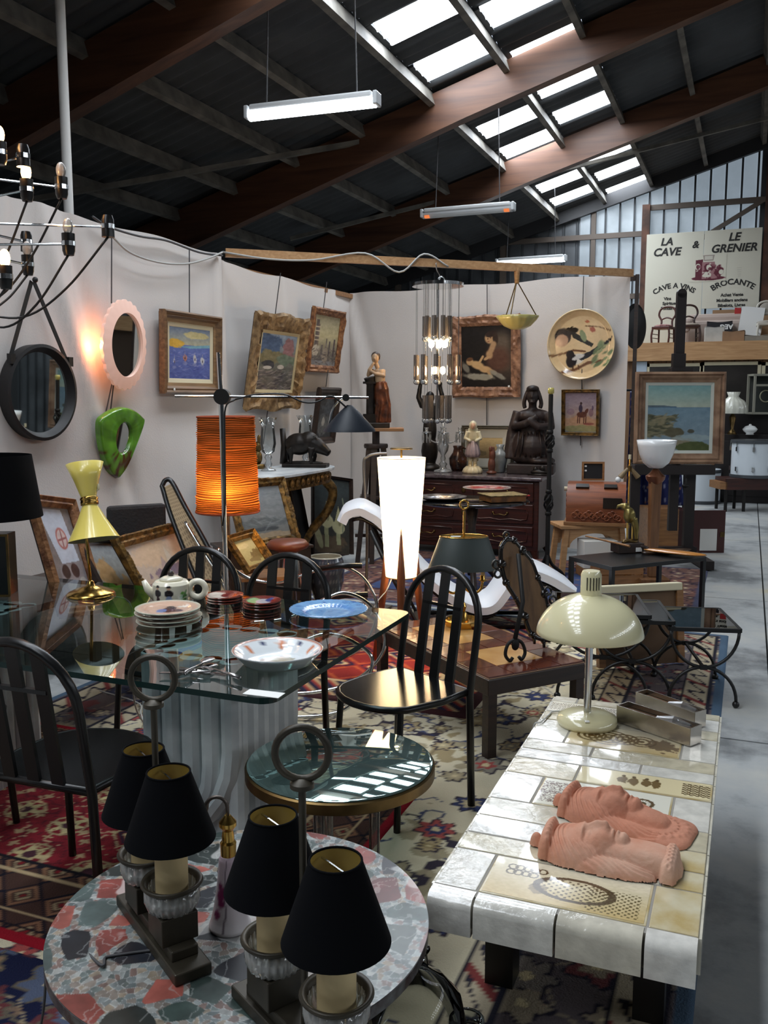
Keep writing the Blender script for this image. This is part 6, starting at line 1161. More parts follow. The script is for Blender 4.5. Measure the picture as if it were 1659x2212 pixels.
# --- glass rod chandelier
bA = batten_at(940); cD = dep(bA); c0 = gd(946, 612, cD); gc = T('glass_rod_chandelier', 'lit tiered chandelier of glass rods and drops below a chrome disc', 'chandelier', c0, YA); k = cD / FPX; Z = lambda y: -(y - 612) * k
M().solid([(.235, -.03), (.235, .0), (.05, .008)], 48).build('chrome_disc', CHR, gc, smooth='auto'); M().cyl((0, 0, -.02), (0, 0, Z(905)), .010).build('stem', CHR, gc)
ROD = mat_glass('smoked_glass_rod', (196, 190, 184), 1.5, .05, .28, (150, 142, 134), .10); BUL = mat_emit('bright_bulb', (255, 220, 170), 45)
def tier(r, y0, y1, n, tw):
    for i in range(n):
        a = 2 * PI * i / n + .2; x, y = r * cos(a), r * sin(a); q = M().cyl((x, y, Z(y0)), (x, y, Z(y1)), tw, n=12).build('glass_rod', ROD, gc, smooth='auto')
        M().sph((x, y, Z(y1) - .022), .025).build('glass_drop', CRYS, q, smooth=True); M().tube([(x, y, Z(y0)), (x, y, -.02)], .002, 4).build('wire', CHR, q)
tier(28 * k, 682, 725, 9, .022); tier(48 * k, 765, 818, 10, .022); tier(28 * k, 852, 902, 7, .022)
for (y, rr, n) in ((741, 16, 5), (798, 12, 3)):
    for i in range(n): a = 2 * PI * i / n; M().sph((rr * k * cos(a), rr * k * sin(a), Z(y)), (.026, .026, .036)).build('bulb', BUL, gc, smooth=True)
lamp('chandelier_bulb', (0, -.08, Z(742)), (255, 206, 150), 9, .05, gc); lamp('chandelier_bulb', (0, -.08, Z(798)), (255, 206, 150), 6, .05, gc)
M().tube(spline([(0, 0, 0), (.02, 0, .06), (-.01, 0, .12), (-.02, 0, bA.z - c0.z)], 5), .006, 6).ring((.03, 0, .03), .03, .005, axis='y', n=14).build('suspension', CHR, gc, smooth=True)
# --- many-armed chandelier with black sockets, upper left
D0 = 3.2; P_ = lambda x, y, d=0.0: gd(x, y, D0 + d); cc0 = P_(-150, 500, .05); lc = T('socket_chandelier', 'chrome chandelier with black sockets and looping cables, cut by the left edge', 'chandelier', cc0)
M().tube([(0, 0, -.45), (0, 0, .45)], .016, 10).build('stem', CHR, lc, smooth='auto'); BLB = mat_glass('clear_bulb', (240, 238, 234), 1.45, .1, .45, (226, 220, 212), .05); LIT = mat_emit('lit_bulb', (255, 190, 120), 26)
def sock(x, y, up, lit, arm=None, d=0.0, bulb=True):
    p = P_(x, y, d) - cc0; s = 1 if up else -1; o = M().solid([(.017, -.040), (.022, -.024), (.023, .036)] if up else [(.023, -.036), (.022, .024), (.017, .040)], 20, p).build('socket', BLK, lc, smooth='auto')
    M().cyl(p + Vector((0, 0, -.007)), p + Vector((0, 0, .009)), .0245, n=20).build('band', CHR, o)
    if bulb:
        q = M().sph(p + Vector((0, 0, s * .060)), (.018, .018, .030)).build('bulb', LIT if lit else BLB, o, smooth=True)
        if lit: lamp('chandelier_lamp', p + Vector((0, -.03, s * .055)), (255, 180, 110), 1.6, .02, lc)
    e = Vector((0, 0, p.z * .9 + (arm or 0))); M().tube([e, p], .0045, 8).build('arm', CHR, lc, smooth='auto')
    M().tube([e - Vector((0, 0, .0)), e + Vector((0, 0, .02))], .02, 10).build('arm_boss', CHR, lc); return p
sk = [sock(50, 338, False, False, -.04, -.05, False), sock(58, 410, True, True, -.05), sock(133, 405, True, False, .06, .1), sock(233, 490, False, False, .02, .05, False), sock(148, 527, True, False, .0), sock(57, 523, False, False, .03, .35, False), sock(60, 572, True, False, .03, .3), sock(12, 598, True, True, .0, -.2), sock(0, 330, True, True, .0, -.1), sock(-60, 640, True, False, 0, -.1)]
def loop(p, q, sag): return spline([p - Vector((0, 0, .035)), p.lerp(q, .25) - Vector((0, 0, sag * .8 + .02)), p.lerp(q, .5) - Vector((0, 0, sag + .02)), q.lerp(p, .2) - Vector((0, 0, sag * .5))], 7)
for i, sg in ((1, .12), (2, .14), (3, .16), (4, .18), (6, .12), (7, .12)): M().tube(loop(sk[i], Vector((0, 0, -.35 + .03 * i)), sg), .0042, 6).build('cable', BLKM, lc, smooth=True)

# ================================================================== LEFT SIDE: BENCH AND LEANING PICTURES
nb = T('low_bench', 'long low dark bench against the left partition', 'bench', (XL + .42, 4.2, 0)); M().box((0, 0, .43), (.62, 2.5, .04)).build('top', DWOOD, nb)
for sx in (-1, 1):
    for sy in (-1, 0, 1): M().box((sx * .26, sy * 1.15, .21), (.05, .05, .41)).build('leg', DWOOD, nb)
def lean_pic(name, label, tl, tr, br, bl, Dl, Dr, art_fn, fw, m=GILT, extra=0.0, cat='painting', group='pictures leaning along the left side', back=0.12, **kw):
    """picture through four image corners; left side at depth Dl, right side at Dr, top leaning back"""
    BL, BR, TL = gd(*bl, Dl), gd(*br, Dr), gd(*tl, Dl + back); x = (BR - BL); w_ = x.length; x.normalize(); up = TL - BL; up -= x * up.dot(x); h_ = up.length; up.normalize(); y = up.cross(x)
    BL = BL - up * extra; h_ += extra; t = T(name, label, cat, (0, 0, 0), group=group); R = Matrix((x, y, up)).transposed().to_4x4(); R.translation = BL + x * w_ / 2; t.matrix_world = R; framed(t, w_, h_, fw, art_fn(w_ / h_), None, m, **kw); return t, w_, h_
def still(a):
    A = Art(110, a, (150, 150, 156)); A.c[:] = (120, 112, 110); A.poly([(a * .05, .98), (a * .75, .98), (a * .9, .45), (a * .35, .42)], (186, 192, 204)); A.ell(a * .55, .68, a * .16, .11, (168, 92, 84)); A.ell(a * .55, .68, a * .13, .09, (196, 176, 172)); A.seg(a * .44, .66, a * .68, .69, .01, (140, 80, 80)); A.seg(a * .55, .6, a * .56, .76, .01, (140, 80, 80)); A.poly([(a * .25, .42), (a, .46), (a, 0), (a * .2, 0)], (132, 124, 126))
    for x, y, c in ((.4, .34, (52, 32, 30)), (.68, .36, (60, 34, 34)), (.45, .2, (176, 168, 164)), (.65, .18, (182, 174, 170)), (.85, .22, (172, 166, 162)), (.6, .04, (168, 84, 76)), (.85, .06, (150, 76, 72))): A.ell(a * x, y, a * .12, .07, c, nz=.4)
    return A.grain(16)
lean_pic('still_life_painting', 'russet-framed still life with white cloth leaning beside the yellow lamp', (70, 1072), (138, 1066), (205, 1275), (112, 1282), 4.05, 4.45, still, .05, GILT2, .12)
def tan_(a): A = Art(80, a, (150, 136, 104)); A.grad((132, 112, 84), (150, 156, 160)); A.ell(a * .4, .6, a * .2, .2, (176, 138, 92), nz=1); A.ell(a * .6, .3, a * .35, .25, (158, 126, 84), nz=1.2); A.ell(a * .3, .2, a * .2, .15, (120, 100, 70), nz=1); return A.grain(18)
lean_pic('ochre_painting', 'ochre and grey painting behind the stem of the yellow lamp', (168, 1165), (240, 1150), (300, 1275), (213, 1282), 4.4, 4.85, tan_, .02, DWOOD, .15)
def ship(a): A = Art(100, a, (196, 180, 160)); A.grad((190, 170, 150), (186, 172, 160)); A.ell(a * .5, .75, a * .5, .2, (206, 178, 146), nz=.8, a=.7); A.ell(a * .55, .42, a * .3, .1, (120, 104, 120), nz=1.2, a=.9); A.poly([(a * .55, .5), (a * .62, .85), (a * .7, .5)], (206, 190, 170)); A.poly([(a * .4, .45), (a * .5, .7), (a * .55, .45)], (170, 150, 146)); A.seg(a * .1, .3, a * .9, .4, .01, (130, 112, 116)); return A.grain(12)
lean_pic('ship_painting', 'pale sunset painting of a sailing ship in a beaded gilt frame behind the teapot', (262, 1160), (398, 1108), (452, 1255), (318, 1312), 4.55, 5.25, ship, .06, GILT, .06, nseg=40, bump=.004)
q = gd(295, 1112, 5.3); cb = T('dark_seat_back', 'dark upholstered chair back showing above the ship painting', 'chair', (q.x, q.y, 0), YA + .5); M().box((0, 0, q.z - .25), (.34, .06, .62)).build('backrest', mat('charcoal_fabric', (44, 42, 42), .9, bump=(60, .4)), cb, bev=.02); M().box((.0, -.2, .42), (.36, .4, .08)).build('seat', mat('charcoal_fabric', (44, 42, 42), .9), cb, bev=.02)
for sx in (-1, 1):
    for yy in (-.37, .0): M().box((sx * .15, yy, .19), (.035, .035, .38)).build('leg', DWOOD, cb)
# wooden chest below the gilt seascape
q = gd(560, 1190, 6.6); wc = T('blanket_box', 'plain dark wooden box supporting the gilt framed seascape', 'box', (q.x + .02, q.y, 0.0), YA + .45); hb_ = gd(600, 1176, 6.55).z; M().box((0, 0, hb_ / 2), (.62, .40, hb_ - .002)).build('body', DWOOD, wc, bev=.006); M().box((0, 0, hb_ - .01), (.65, .43, .02)).build('lid', DWOOD, wc, bev=.004)
def sea(a): A = Art(90, a, (120, 124, 126)); A.grad((104, 104, 100), (140, 146, 150)); A.ell(a * .5, .3, a * .6, .1, (92, 96, 96), nz=.8); A.ell(a * .3, .18, a * .5, .04, (66, 70, 72), nz=.8); A.ell(a * .6, .05, a * .6, .06, (150, 134, 110), nz=.8); A.dabs(60, [(110, 116, 118), (150, 154, 154)], (0, .2, a, .9), (.12, .015), 4, a=.3); return A.grain(10)
lean_pic('gilt_seascape', 'large grey seascape in an ornate gilt frame leaning below the console', (500, 1040), (616, 1016), (645, 1170), (520, 1188), 6.35, 6.75, sea, .06, GILT, 0, nseg=24, bump=.006, crest=.005)
def tree(a): A = Art(70, a, (176, 172, 130)); A.grad((150, 142, 96), (186, 184, 150)); A.ell(a * .78, .35, a * .25, .22, (110, 94, 56), nz=1); A.ell(a * .6, .2, a * .3, .07, (120, 104, 66), nz=1); A.ell(a * .4, .75, a * .3, .1, (200, 196, 166), nz=1, a=.6); return A.grain(8)
q, w_, h_ = lean_pic('small_tree_landscape', 'small yellowish landscape with a dark tree in a gold frame on the floor', (500, 1158), (556, 1140), (590, 1222), (532, 1243), 5.35, 5.6, tree, .045, GILT)
sup = gd(560, 1240, 5.6); sb = T('low_crate', 'low wooden crate under the small tree landscape', 'crate', (sup.x - .04, sup.y + .12, 0), YA + .3)
for zz in (.05, .15): M().box((0, -.14, zz), (.32, .015, .07)).build('slat', OAK, sb); M().box((0, .14, zz), (.32, .015, .07)).build('slat', OAK, sb); M().box((-.15, 0, zz), (.015, .28, .07)).build('slat', OAK, sb); M().box((.15, 0, zz), (.015, .28, .07)).build('slat', OAK, sb)
M().box((0, 0, sup.z - .03), (.32, .3, .02)).build('lid', OAK, sb); M().box((0, 0, (sup.z - .04) / 2 + .08), (.28, .26, sup.z - .2)).build('core', DWOOD, sb)
# --- gilt console with marble top
cn = T('gilt_console', 'gilt carved console table with white marble top against the left partition', 'console', (XL + .06, 7.12, 0)); zc = .885
top_ = [(0, -.80), (.36, -.80), (.54, -.62), (.60, -.3), (.60, .3), (.54, .62), (.36, .78), (0, .80)]; tp_ = [(p.x, p.y) for p in spline([(x, y, 0) for x, y in top_], 5)]
M().prism(tp_, zc, zc + .025).build('marble_top', MARB, cn, bev=.004); M().prism([(x * .93, y * .95) for x, y in tp_], zc - .12, zc).build('apron', GILT, cn)
b = M()
for i in range(15): y = -.68 + .097 * i; x = .56 - .16 * (abs(y) / .72) ** 4; b.sph((x, y, zc - .06), (.025, .04, .03)); b.ring((x + .01, y, zc - .06), .03, .008, axis='x', n=12)
b.build('carved_rosettes', GILT, cn, smooth=True)
for sy in (-1, 1): M().tube(spline([(.43, sy * .62, zc - .1), (.50, sy * .66, zc - .22), (.46, sy * .62, zc - .4), (.34, sy * .50, zc - .6), (.28, sy * .44, .1), (.32, sy * .46, 0)], 5), [.05] * 5 + [.045] * 10 + [.035] * 11, 10).build('leg', GILT, cn, smooth=True)
for sy in (-1, 1): M().tube([(.06, sy * .6, zc - .1), (.05, sy * .5, .0)], .03, 8).build('leg', GILT, cn)
cz = zc + .025
def oncon(px, py): p = gz(px, py, cz); return p
# boar bronze
p_ = gz(656, 1009, cz); bo_ = T('boar_bronze', 'dark bronze boar standing by a tree stump on the console', 'sculpture', p_, YA - .15); b = M(); b.sph((-.04, 0, .215), (.14, .085, .105)); b.sph((.05, 0, .235), (.10, .08, .10)); b.tube([(.11, 0, .22), (.17, -.01, .18), (.225, -.015, .145), (.25, -.02, .13)], [.075, .062, .04, .034], 12); b.sph((.115, .045, .265), (.02, .012, .035)); b.sph((.12, -.05, .265), (.02, .012, .035))
for x, y, dx in ((-.13, .045, -.02), (-.12, -.05, .015), (.07, .045, .03), (.09, -.05, -.01)): b.tube([(x, y, .18), (x + dx, y, .10), (x + dx * .4, y, .03)], [.04, .02, .017], 8)
b.build('boar', BRONZE, bo_, remesh=.009, smo=2); M().box((.02, 0, .018), (.42, .17, .036)).sph((.0, 0, .04), (.2, .07, .02)).build('base', BRONZE, bo_, bev=.008); M().tube([(-.19, .0, .03), (-.185, 0, .2), (-.2, .0, .36)], [.04, .03, .026], 9).build('tree_stump', BRONZE, bo_, smooth=True)
def hurr(label, px, py): q = gz(px, py, cz); t = T('hurricane_glass', label, 'vase', q, group='tall glass candle holders on the console'); M().lathe([(.001, 0), (.07, 0), (.06, .012), (.025, .03), (.035, .06), (.022, .09), (.035, .12), (.02, .15)], 24).build('stem', CRYS, t, smooth=True); M().lathe([(.03, .15), (.055, .17), (.07, .24), (.062, .34), (.055, .40), (.085, .47)], 28, flute=None).build('chimney', mat_glass('thin_glass', (236, 240, 240), 1.45, 0, .03, (220, 226, 228), .03), t, smooth=True)
hurr('tall glass candle holder right of the orange lamp', 580, 1017); hurr('tall glass candle holder behind the boar', 660, 1000)
q = gz(556, 1012, cz); tag(M().sph((0, 0, .1), (.05, .04, .07)).sph((.01, 0, .2), (.04, .03, .05)).sph((.03, -.01, .27), (.02, .02, .04)).box((0, 0, .02), (.14, .1, .04)).build('gilt_ornament', BRSO, smooth=True, loc=q), 'small dark gilt ornament partly hidden by the orange lamp', 'ornament')
# --- painted panel with lilies and dark arched panel by the corner
def lily(a):
    A = Art(130, a, (40, 48, 48)); A.grad((58, 52, 42), (44, 56, 60)); A.ell(a * .4, .12, a * .5, .12, (96, 78, 58), nz=1, a=.8)
    for x, y, h in ((.35, .42, .34), (.68, .36, .24)): A.poly([(a * (x - .05), y - h), (a * (x + .07), y - h), (a * (x + .05), y), (a * (x - .06), y)], (150, 150, 112)); A.ell(a * x, y, a * .17, .09, (186, 180, 138), nz=.5); A.poly([(a * (x - .12), y + .03), (a * x, y + .28), (a * (x + .14), y + .02)], (182, 176, 134)); A.ell(a * (x + .04), y + .06, a * .04, .05, (140, 136, 100))
    A.line([(a * .8, .3), (a * .85, .6), (a * .8, .75)], .01, (120, 128, 104)); A.ell(a * .15, .2, a * .08, .15, (150, 146, 110), .3, nz=.6); return A.grain(12)
lean_pic('lily_panel', 'dark painted panel with pale lilies leaning beyond the console', (665, 1022), (742, 1028), (760, 1205), (672, 1198), 8.75, 9.05, lily, .03, DWOOD, 0)
lean_pic('narrow_dark_panel', 'narrow dark upright panel standing under the console', (640, 1046), (664, 1042), (672, 1196), (650, 1200), 8.7, 8.8, lambda a: Art(20, a, (34, 32, 32)), .01, DWOOD, 0)
# --- woman statue on a modelling stand
p_ = gd(812, 935, 8.5); ms = T('modelling_stand', 'tall wooden sculptor stand with square top and splayed legs', 'stand', (p_.x, p_.y, 0), YA); zt = gd(812, 924, 8.5).z
M().box((.09, 0, zt - .015), (.34, .28, .03)).build('top', OAK, ms, bev=.004); M().cyl((0, 0, .5), (0, 0, zt - .03), .035).build('post', DWOOD, ms); M().solid([(.11, zt - .19), (.115, zt - .17), (.11, zt - .15)], 28).build('collar', DWOOD, ms, smooth='auto')
for a in (-.3, PI / 2 + .4, PI + .5, -PI / 2 - .2): M().bar((.07 * cos(a), .07 * sin(a), zt - .17), (.20 * cos(a), .20 * sin(a), 0), .055, .04, w2=.045).build('leg', DWOOD, ms)
M().box((0, 0, .62), (.30, .26, .025)).build('shelf', DWOOD, ms); M().box((0, 0, .25), (.40, .04, .03)).build('stretcher', DWOOD, ms)
ws = T('draped_woman_statue', 'statue of a draped woman leaning on a pillar, on the wooden stand', 'statue', Vector((p_.x, p_.y, zt)) + Vector((.0, 0, 0)), YA); SK = mat('aged_ivory', (170, 140, 108), .5); CO = mat('copper_drape', (120, 66, 38), .35, .5, noise=(12, .5, (52, 30, 22)))
M().box((.0, 0, .025), (.26, .2, .05)).build('base', BRONZE, ws, bev=.008)
b = M(); b.tube([(-.045, 0, .05), (-.05, 0, .22), (-.045, 0, .4), (-.06, -.01, .47)], [.05, .042, .045, .055], 12); b.box((-.06, 0, .42), (.12, .11, .02)); b.box((-.06, 0, .09), (.12, .11, .08)); b.build('pillar', BRONZE, ws, smooth='auto')
b = M(); b.tube([(.055, .0, .04), (.06, 0, .2), (.05, 0, .36), (.04, 0, .43)], [.075, .068, .072, .052], 14)
for i in range(7): a = -2.6 + .75 * i; b.tube([(.05 + .045 * cos(a), .045 * sin(a), .42), (.058 + .07 * cos(a + .3), .07 * sin(a + .3), .22), (.06 + .078 * cos(a), .078 * sin(a), .05)], .014, 6)
b.build('drapery', CO, ws, remesh=.007, smo=1)
b = M(); b.tube([(.04, 0, .41), (.035, -.005, .49), (.03, -.005, .54)], [.048, .052, .046], 12); b.tube([(.02, -.005, .55), (.0, -.015, .60)], .022, 8); b.sph((-.005, -.02, .645), (.036, .04, .048)); b.tube([(.07, 0, .535), (.075, -.04, .48), (0, -.06, .50), (-.05, -.05, .53)], [.022, .02, .016, .014], 8); b.tube([(-.015, 0, .535), (-.075, -.02, .49), (-.06, -.05, .54), (-.02, -.05, .60)], [.022, .02, .016, .014], 8); b.sph((-.012, -.06, .64), (.007, .01, .012)); b.build('body', SK, ws, remesh=.006, smo=1)
M().sph((0, .0, .665), (.043, .046, .042)).sph((.01, .035, .65), (.03, .025, .03)).build('hair', mat('dark_hair_paint', (58, 44, 36), .5), ws, smooth=True)
# --- bent grey tube stand
q0 = gd(790, 1300, 6.6); b = M(); b.tube(spline([Vector((q0.x, q0.y, .016)), gd(793, 1150, 6.6), gd(786, 1010, 6.6), gd(793, 988, 6.6), gd(812, 981, 6.6), gd(835, 980, 6.6)], 6), .012, 8); b.box(Vector((q0.x, q0.y, .022)), (.3, .3, .012)); tag(b.build('bent_tube_stand', mat('grey_tube', (112, 106, 102), .35, .6), smooth='auto'), 'slim grey tube stand bent over at the top behind the tripod lamp', 'stand')
# --- oval black table with dishes
p_ = gd(1020, 1082, 7.3); ot = T('oval_table', 'oval black tilt-top table on a central stem before the chest', 'table', (p_.x, p_.y, .016), YA); h_ = p_.z - .016
M().solid([(.44, h_ - .02), (.46, h_ - .01), (.46, h_ + .004), (.445, h_ + .008)], 56, sy=.8).build('top', mat('black_lacquer2', (20, 22, 24), .12, coat=.6), ot, smooth='auto'); M().solid([(.03, .1), (.05, .3), (.03, .5), (.06, h_ - .02)], 20).build('stem', DWOOD, ot, smooth=True)
for a in (.5, 2.6, 4.7): M().tube(spline([(0, 0, .2), (.15 * cos(a), .15 * sin(a), .15), (.28 * cos(a), .28 * sin(a), .02)], 5), .025, 8).build('foot', DWOOD, ot, smooth=True)
tz = p_.z + .009
def onov(px, py): return gz(px, py, tz)
A = Art(40, 1, (70, 70, 74)); A.band(lambda u, v: (np.sin(np.arctan2(v - .5, u - .5) * 40) > 0), (150, 150, 152)); plate('silver_dish', 'fluted silvery dish on the oval table', onov(955, 1080), .20, .03, A, None, 0, m=mat_vc('silver_painted', .25, .5, metal=.8))
bk_ = T('gilt_book_box', 'gilt-tooled box shaped like a book on the oval table', 'box', onov(1085, 1083), YA + .3); M().box((0, 0, .03), (.30, .24, .05)).build('body', mat('amber_leather', (130, 84, 40), .4, noise=(14, .4)), bk_, bev=.004); M().box((0, 0, .058), (.32, .26, .008)).build('lid', mat('tooled_gilt', (186, 160, 104), .35, .3, noise=(40, .4)), bk_, bev=.002); M().box((.19, .0, .04), (.09, .03, .008)).build('red_ribbon', mat('red_ribbon', (190, 40, 34), .6), bk_)
A = Art(60, 1, (200, 186, 176)); A.ell(.5, .5, .42, .42, (168, 70, 66), nz=.5); A.ell(.5, .5, .2, .2, (210, 190, 178), nz=.5); A.dabs(30, [(206, 190, 176), (120, 50, 60)], (.1, .1, .9, .9), (.05, .04), 3); plate('red_plate', 'red and white plate resting on the book-shaped box', onov(1050, 1075) + Vector((.0, .02, .064)), .20, .02, A, None, 0)
# --- wrought iron floor lamp in front of the chest
p_ = gz(1181, 1250, 0.016); Di = dep(p_); il = T('iron_floor_lamp', 'tall twisted wrought-iron floor lamp beside the chest', 'lamp', p_, YA); zt = gd(1183, 852, Di).z - .016
M().cyl((0, 0, .1), (0, 0, zt), .020, n=10).build('shaft', IRON, il, smooth='auto')
for (z0, z1) in ((zt * .70, zt * .80), (zt * .36, zt * .48)):
    b = M()
    for i in range(4): a0 = i * PI / 2; b.tube([(.038 * sin(PI * j / 8) * cos(a0 + j * .5), .038 * sin(PI * j / 8) * sin(a0 + j * .5), z0 + (z1 - z0) * j / 8) for j in range(9)], .009, 6)
    for z in (z0, z1): b.cyl((0, 0, z - .015), (0, 0, z + .015), .028, n=10)
    b.build('basket_twist', IRON, il, smooth=True)

for a in (.4, 2.5, 4.6): M().tube(spline([(0, 0, .22), (.05 * cos(a), .05 * sin(a), .12), (.14 * cos(a), .14 * sin(a), .05), (.18 * cos(a), .18 * sin(a), 0)], 5), .014, 7).build('foot', IRON, il, smooth=True)
M().lathe([(.012, zt), (.026, zt + .01), (.026, zt + .04), (.022, zt + .055), (.001, zt + .055)], 18).build('glass_finial', mat('yellow_glass', (190, 176, 96), .2, coat=.4), il, smooth=True)

# ================================================================== RIGHT SIDE
# --- nest of wrought-iron tables
SMK = mat_glass('smoked_glass', (70, 74, 76), 1.5, boost=.08)
def nest(label, corner, wx, wy, h, rz):
    """corner = near right corner of the top"""
    ex = Vector((cos(rz), sin(rz), 0)); ey = Vector((-sin(rz), cos(rz), 0)); c = Vector((corner.x, corner.y, 0)) - ex * wx / 2 + ey * wy / 2; t = T('nest_table', label, 'side table', (c.x, c.y, .0), rz, 'nest of three iron tables')
    b = M()
    for sx in (-1, 1): b.bar((sx * wx / 2, -wy / 2, h - .012), (sx * wx / 2, wy / 2, h - .012), .016, .02); b.bar((-wx / 2, sx * wy / 2, h - .012), (wx / 2, sx * wy / 2, h - .012), .016, .02)
    b.build('top_frame', BLKM, t); M().box((0, 0, h - .006), (wx - .012, wy - .012, .006)).build('glass_top', SMK, t)
    for sy in (-1, 1):
        y = sy * wy / 2; a = wx / 2 - .005
        M().tube([(a * cos(q), y, h - .02 + (h / 2 - .02) * sin(q)) for q in [PI + PI * i / 20 for i in range(21)]], .0085, 7).build('upper_arc', BLKM, t, smooth=True)
        lo = M().tube([(a * cos(q), y, .03 + (h / 2 - .03) * sin(q)) for q in [PI * i / 20 for i in range(21)]], .0085, 7).build('lower_arc', BLKM, t, smooth=True)
        for sx in (-1, 1): M().sph((sx * a, y, .018), .018).build('ball_foot', BLKM, lo, smooth=True)
        M().box((0, y, h / 2), (.035, .02, .022)).build('clasp', BLKM, t)
    M().bar((0, -wy / 2, h / 2), (0, wy / 2, h / 2), .012).build('stretcher', BLKM, t)
nest('lowest iron table of the nest, nearest the concrete floor, with smoked glass', gz(1600, 1358, .41), .34, .46, .41, .25); nest('middle iron table of the nest of three with smoked glass', gz(1456, 1341, .435), .40, .48, .435, .25); nest('tallest iron table of the nest, behind the cream desk lamp', gz(1405, 1328, .46), .46, .50, .46, .25)
# --- stretched canvas seen from the back
def backc(a): A = Art(40, a, (112, 84, 58)); A.grain(10); return A
BL, BR = gz(1298, 1442, .02), gz(1468, 1430, .02); w_ = (BR - BL).length; t = T('leaning_board', 'brown board in a pale frame leaning behind the nest of tables', 'panel', (BL + BR) / 2, rot=(-.12, 0, math.atan2(BR.y - BL.y, BR.x - BL.x)))
h_ = .46; M().box((0, .0, h_ / 2), (w_, .02, h_)).build('board', mat('brown_board', (112, 84, 58), .7, noise=(3, .2)), t); M().box((0, .0, h_ - .015), (w_ + .03, .06, .045)).build('top_moulding', CREAM, t, bev=.006); M().box((-w_ / 2, -.005, h_ / 2), (.04, .04, h_)).build('stile', OAK, t); M().box((w_ / 2, -.005, h_ / 2), (.04, .04, h_)).build('stile', OAK, t)
# --- low black table and what lies on it
N0 = gz(1322, 1226, .42); E0 = gz(1526, 1204, .42); ex = E0 - N0; wX = ex.length; rz = math.atan2(ex.y, ex.x); ey = Vector((-sin(rz), cos(rz), 0)); wY = .46; c = N0 + ex / 2 + ey * wY / 2; bt2 = T('black_low_table', 'low black square-legged table in front of the easel', 'table', (c.x, c.y, .0), rz)
M().box((0, 0, .41), (wX, wY, .03)).build('top', BLK, bt2, bev=.002)
for sx in (-1, 1):
    for sy in (-1, 1): M().box((sx * (wX / 2 - .014), sy * (wY / 2 - .014), .2), (.028, .028, .4)).build('leg', BLK, bt2)
tz = .426
bx_ = T('wooden_case', 'small dark wooden case with a white label on the black table', 'box', gz(1354, 1192, tz), YA + .25); M().box((0, 0, .03), (.20, .13, .06)).build('body', DWOOD, bx_, bev=.004); M().box((0, 0, .064), (.205, .135, .012)).build('lid', DWOOD, bx_, bev=.003); M().box((.06, -.067, .025), (.05, .003, .03)).build('label', PAPER, bx_); M().tube(spline([(-.05, -.03, .075), (0, .0, .08), (.05, -.02, .075), (.09, .01, .078)], 4), .012, 7).sph((0.02, .02, .08), (.05, .02, .012)).build('brass_fitting', BRSO, bx_, smooth=True)
p0, p1 = gz(1392, 1186, tz + .03), gz(1524, 1207, tz + .004); d = p1 - p0; t = T('varnished_paddle', 'varnished orange-brown wooden blade lying across the black table', 'paddle', (p0 + p1) / 2, math.atan2(d.y, d.x)); L = d.length
M().sph((0, 0, .012), (L * .52, .055, .016), 28, 10).build('blade', mat_wood('varnished_wood', (176, 108, 44), (214, 150, 76), .15, 3, coat=.9), t, smooth=True); M().tube([(-L * .45, 0, .015), (-L * .75, .02, .06)], [.018, .012], 8).build('shaft', DWOOD, t, smooth=True)
p0, p1 = gz(1265, 1158, tz + .08), gz(1360, 1180, tz + .07); tag(M().tube([p0, p1], [.006, .009], 8).build('wooden_stick', OAK), 'thin pale wooden rod resting on the case lid', 'stick')
p_ = gz(1440, 1175, tz); t = T('dark_paddle', 'dark patterned flat blade lying behind the varnished one', 'paddle', gz(1440, 1194, tz) + Vector((0, 0, .014)), .75); M().sph((0, 0, 0), (.22, .06, .012), 24, 8).build('blade', mat('tortoise', (74, 54, 40), .25, noise=(14, .5)), t, smooth=True)
# --- parrot lamp
p_ = gz(1357, 1190, tz); Dq = dep(p_); pa_ = T('brass_parrot', 'brass parrot perched on two thin legs on the black table', 'sculpture', p_ + Vector((.0, .0, 0)), YA - .4); z = lambda y: gd(1357, y, Dq).z - tz
b = M(); b.sph((0, 0, z(1112)), (.045, .05, .06)); b.sph((-.03, 0, z(1094)), (.032, .03, .03)); b.tube([(-.05, 0, z(1091)), (-.085, 0, z(1093)), (-.095, 0, z(1100))], [.018, .012, .005], 8); b.tube([(.03, 0, z(1118)), (.05, 0, z(1140)), (.055, 0, z(1165))], [.03, .024, .012], 8); b.build('bird', mat('aged_brass', (150, 134, 78), .35, .75, noise=(9, .3)), pa_, remesh=.006, smo=2)
for dx in (-.012, .025): M().cyl((dx, 0, .0), (dx, 0, z(1118)), .007, n=8).build('leg', BRS, pa_)
M().solid([(.05, 0), (.05, .012), (.02, .018)], 20).build('base', BRSO, pa_)
# --- two-socket brass lamp
p_ = gz(1352, 1240, .016); Dq = dep(p_) - .25; p_ = gd(1352, 1240, Dq); q = T('two_socket_lamp', 'slim brass lamp stand with two drooping bulb sockets', 'lamp', (p_.x, p_.y, .008), YA); z = lambda y: gd(1350, y, Dq).z
M().cyl((0, 0, .02), (0, 0, z(984)), .008, n=10).build('stem', BRS, q, smooth='auto'); M().solid([(.06, 0), (.06, .02), (.02, .03)], 24).build('base', BRSO, q, smooth='auto'); M().cyl((0, 0, z(992)), (0, 0, z(982)), .012, n=10).build('cap', CREAM, q)
for s in (-1, 1):
    a = Vector((s * .012, 0, z(1012))); e = Vector((s * .075, 0, z(1031))); o = M().tube([a, e], [.014, .024], 12).build('socket', mat('bakelite', (132, 112, 80), .5), q, smooth='auto')
    if s < 0: M().sph(e + Vector((-.018, 0, -.02)), .024).build('bulb', WHT, o, smooth=True)
M().cyl((0, 0, z(1018)), (0, 0, z(1006)), .02, n=12).build('hub', BRSO, q)
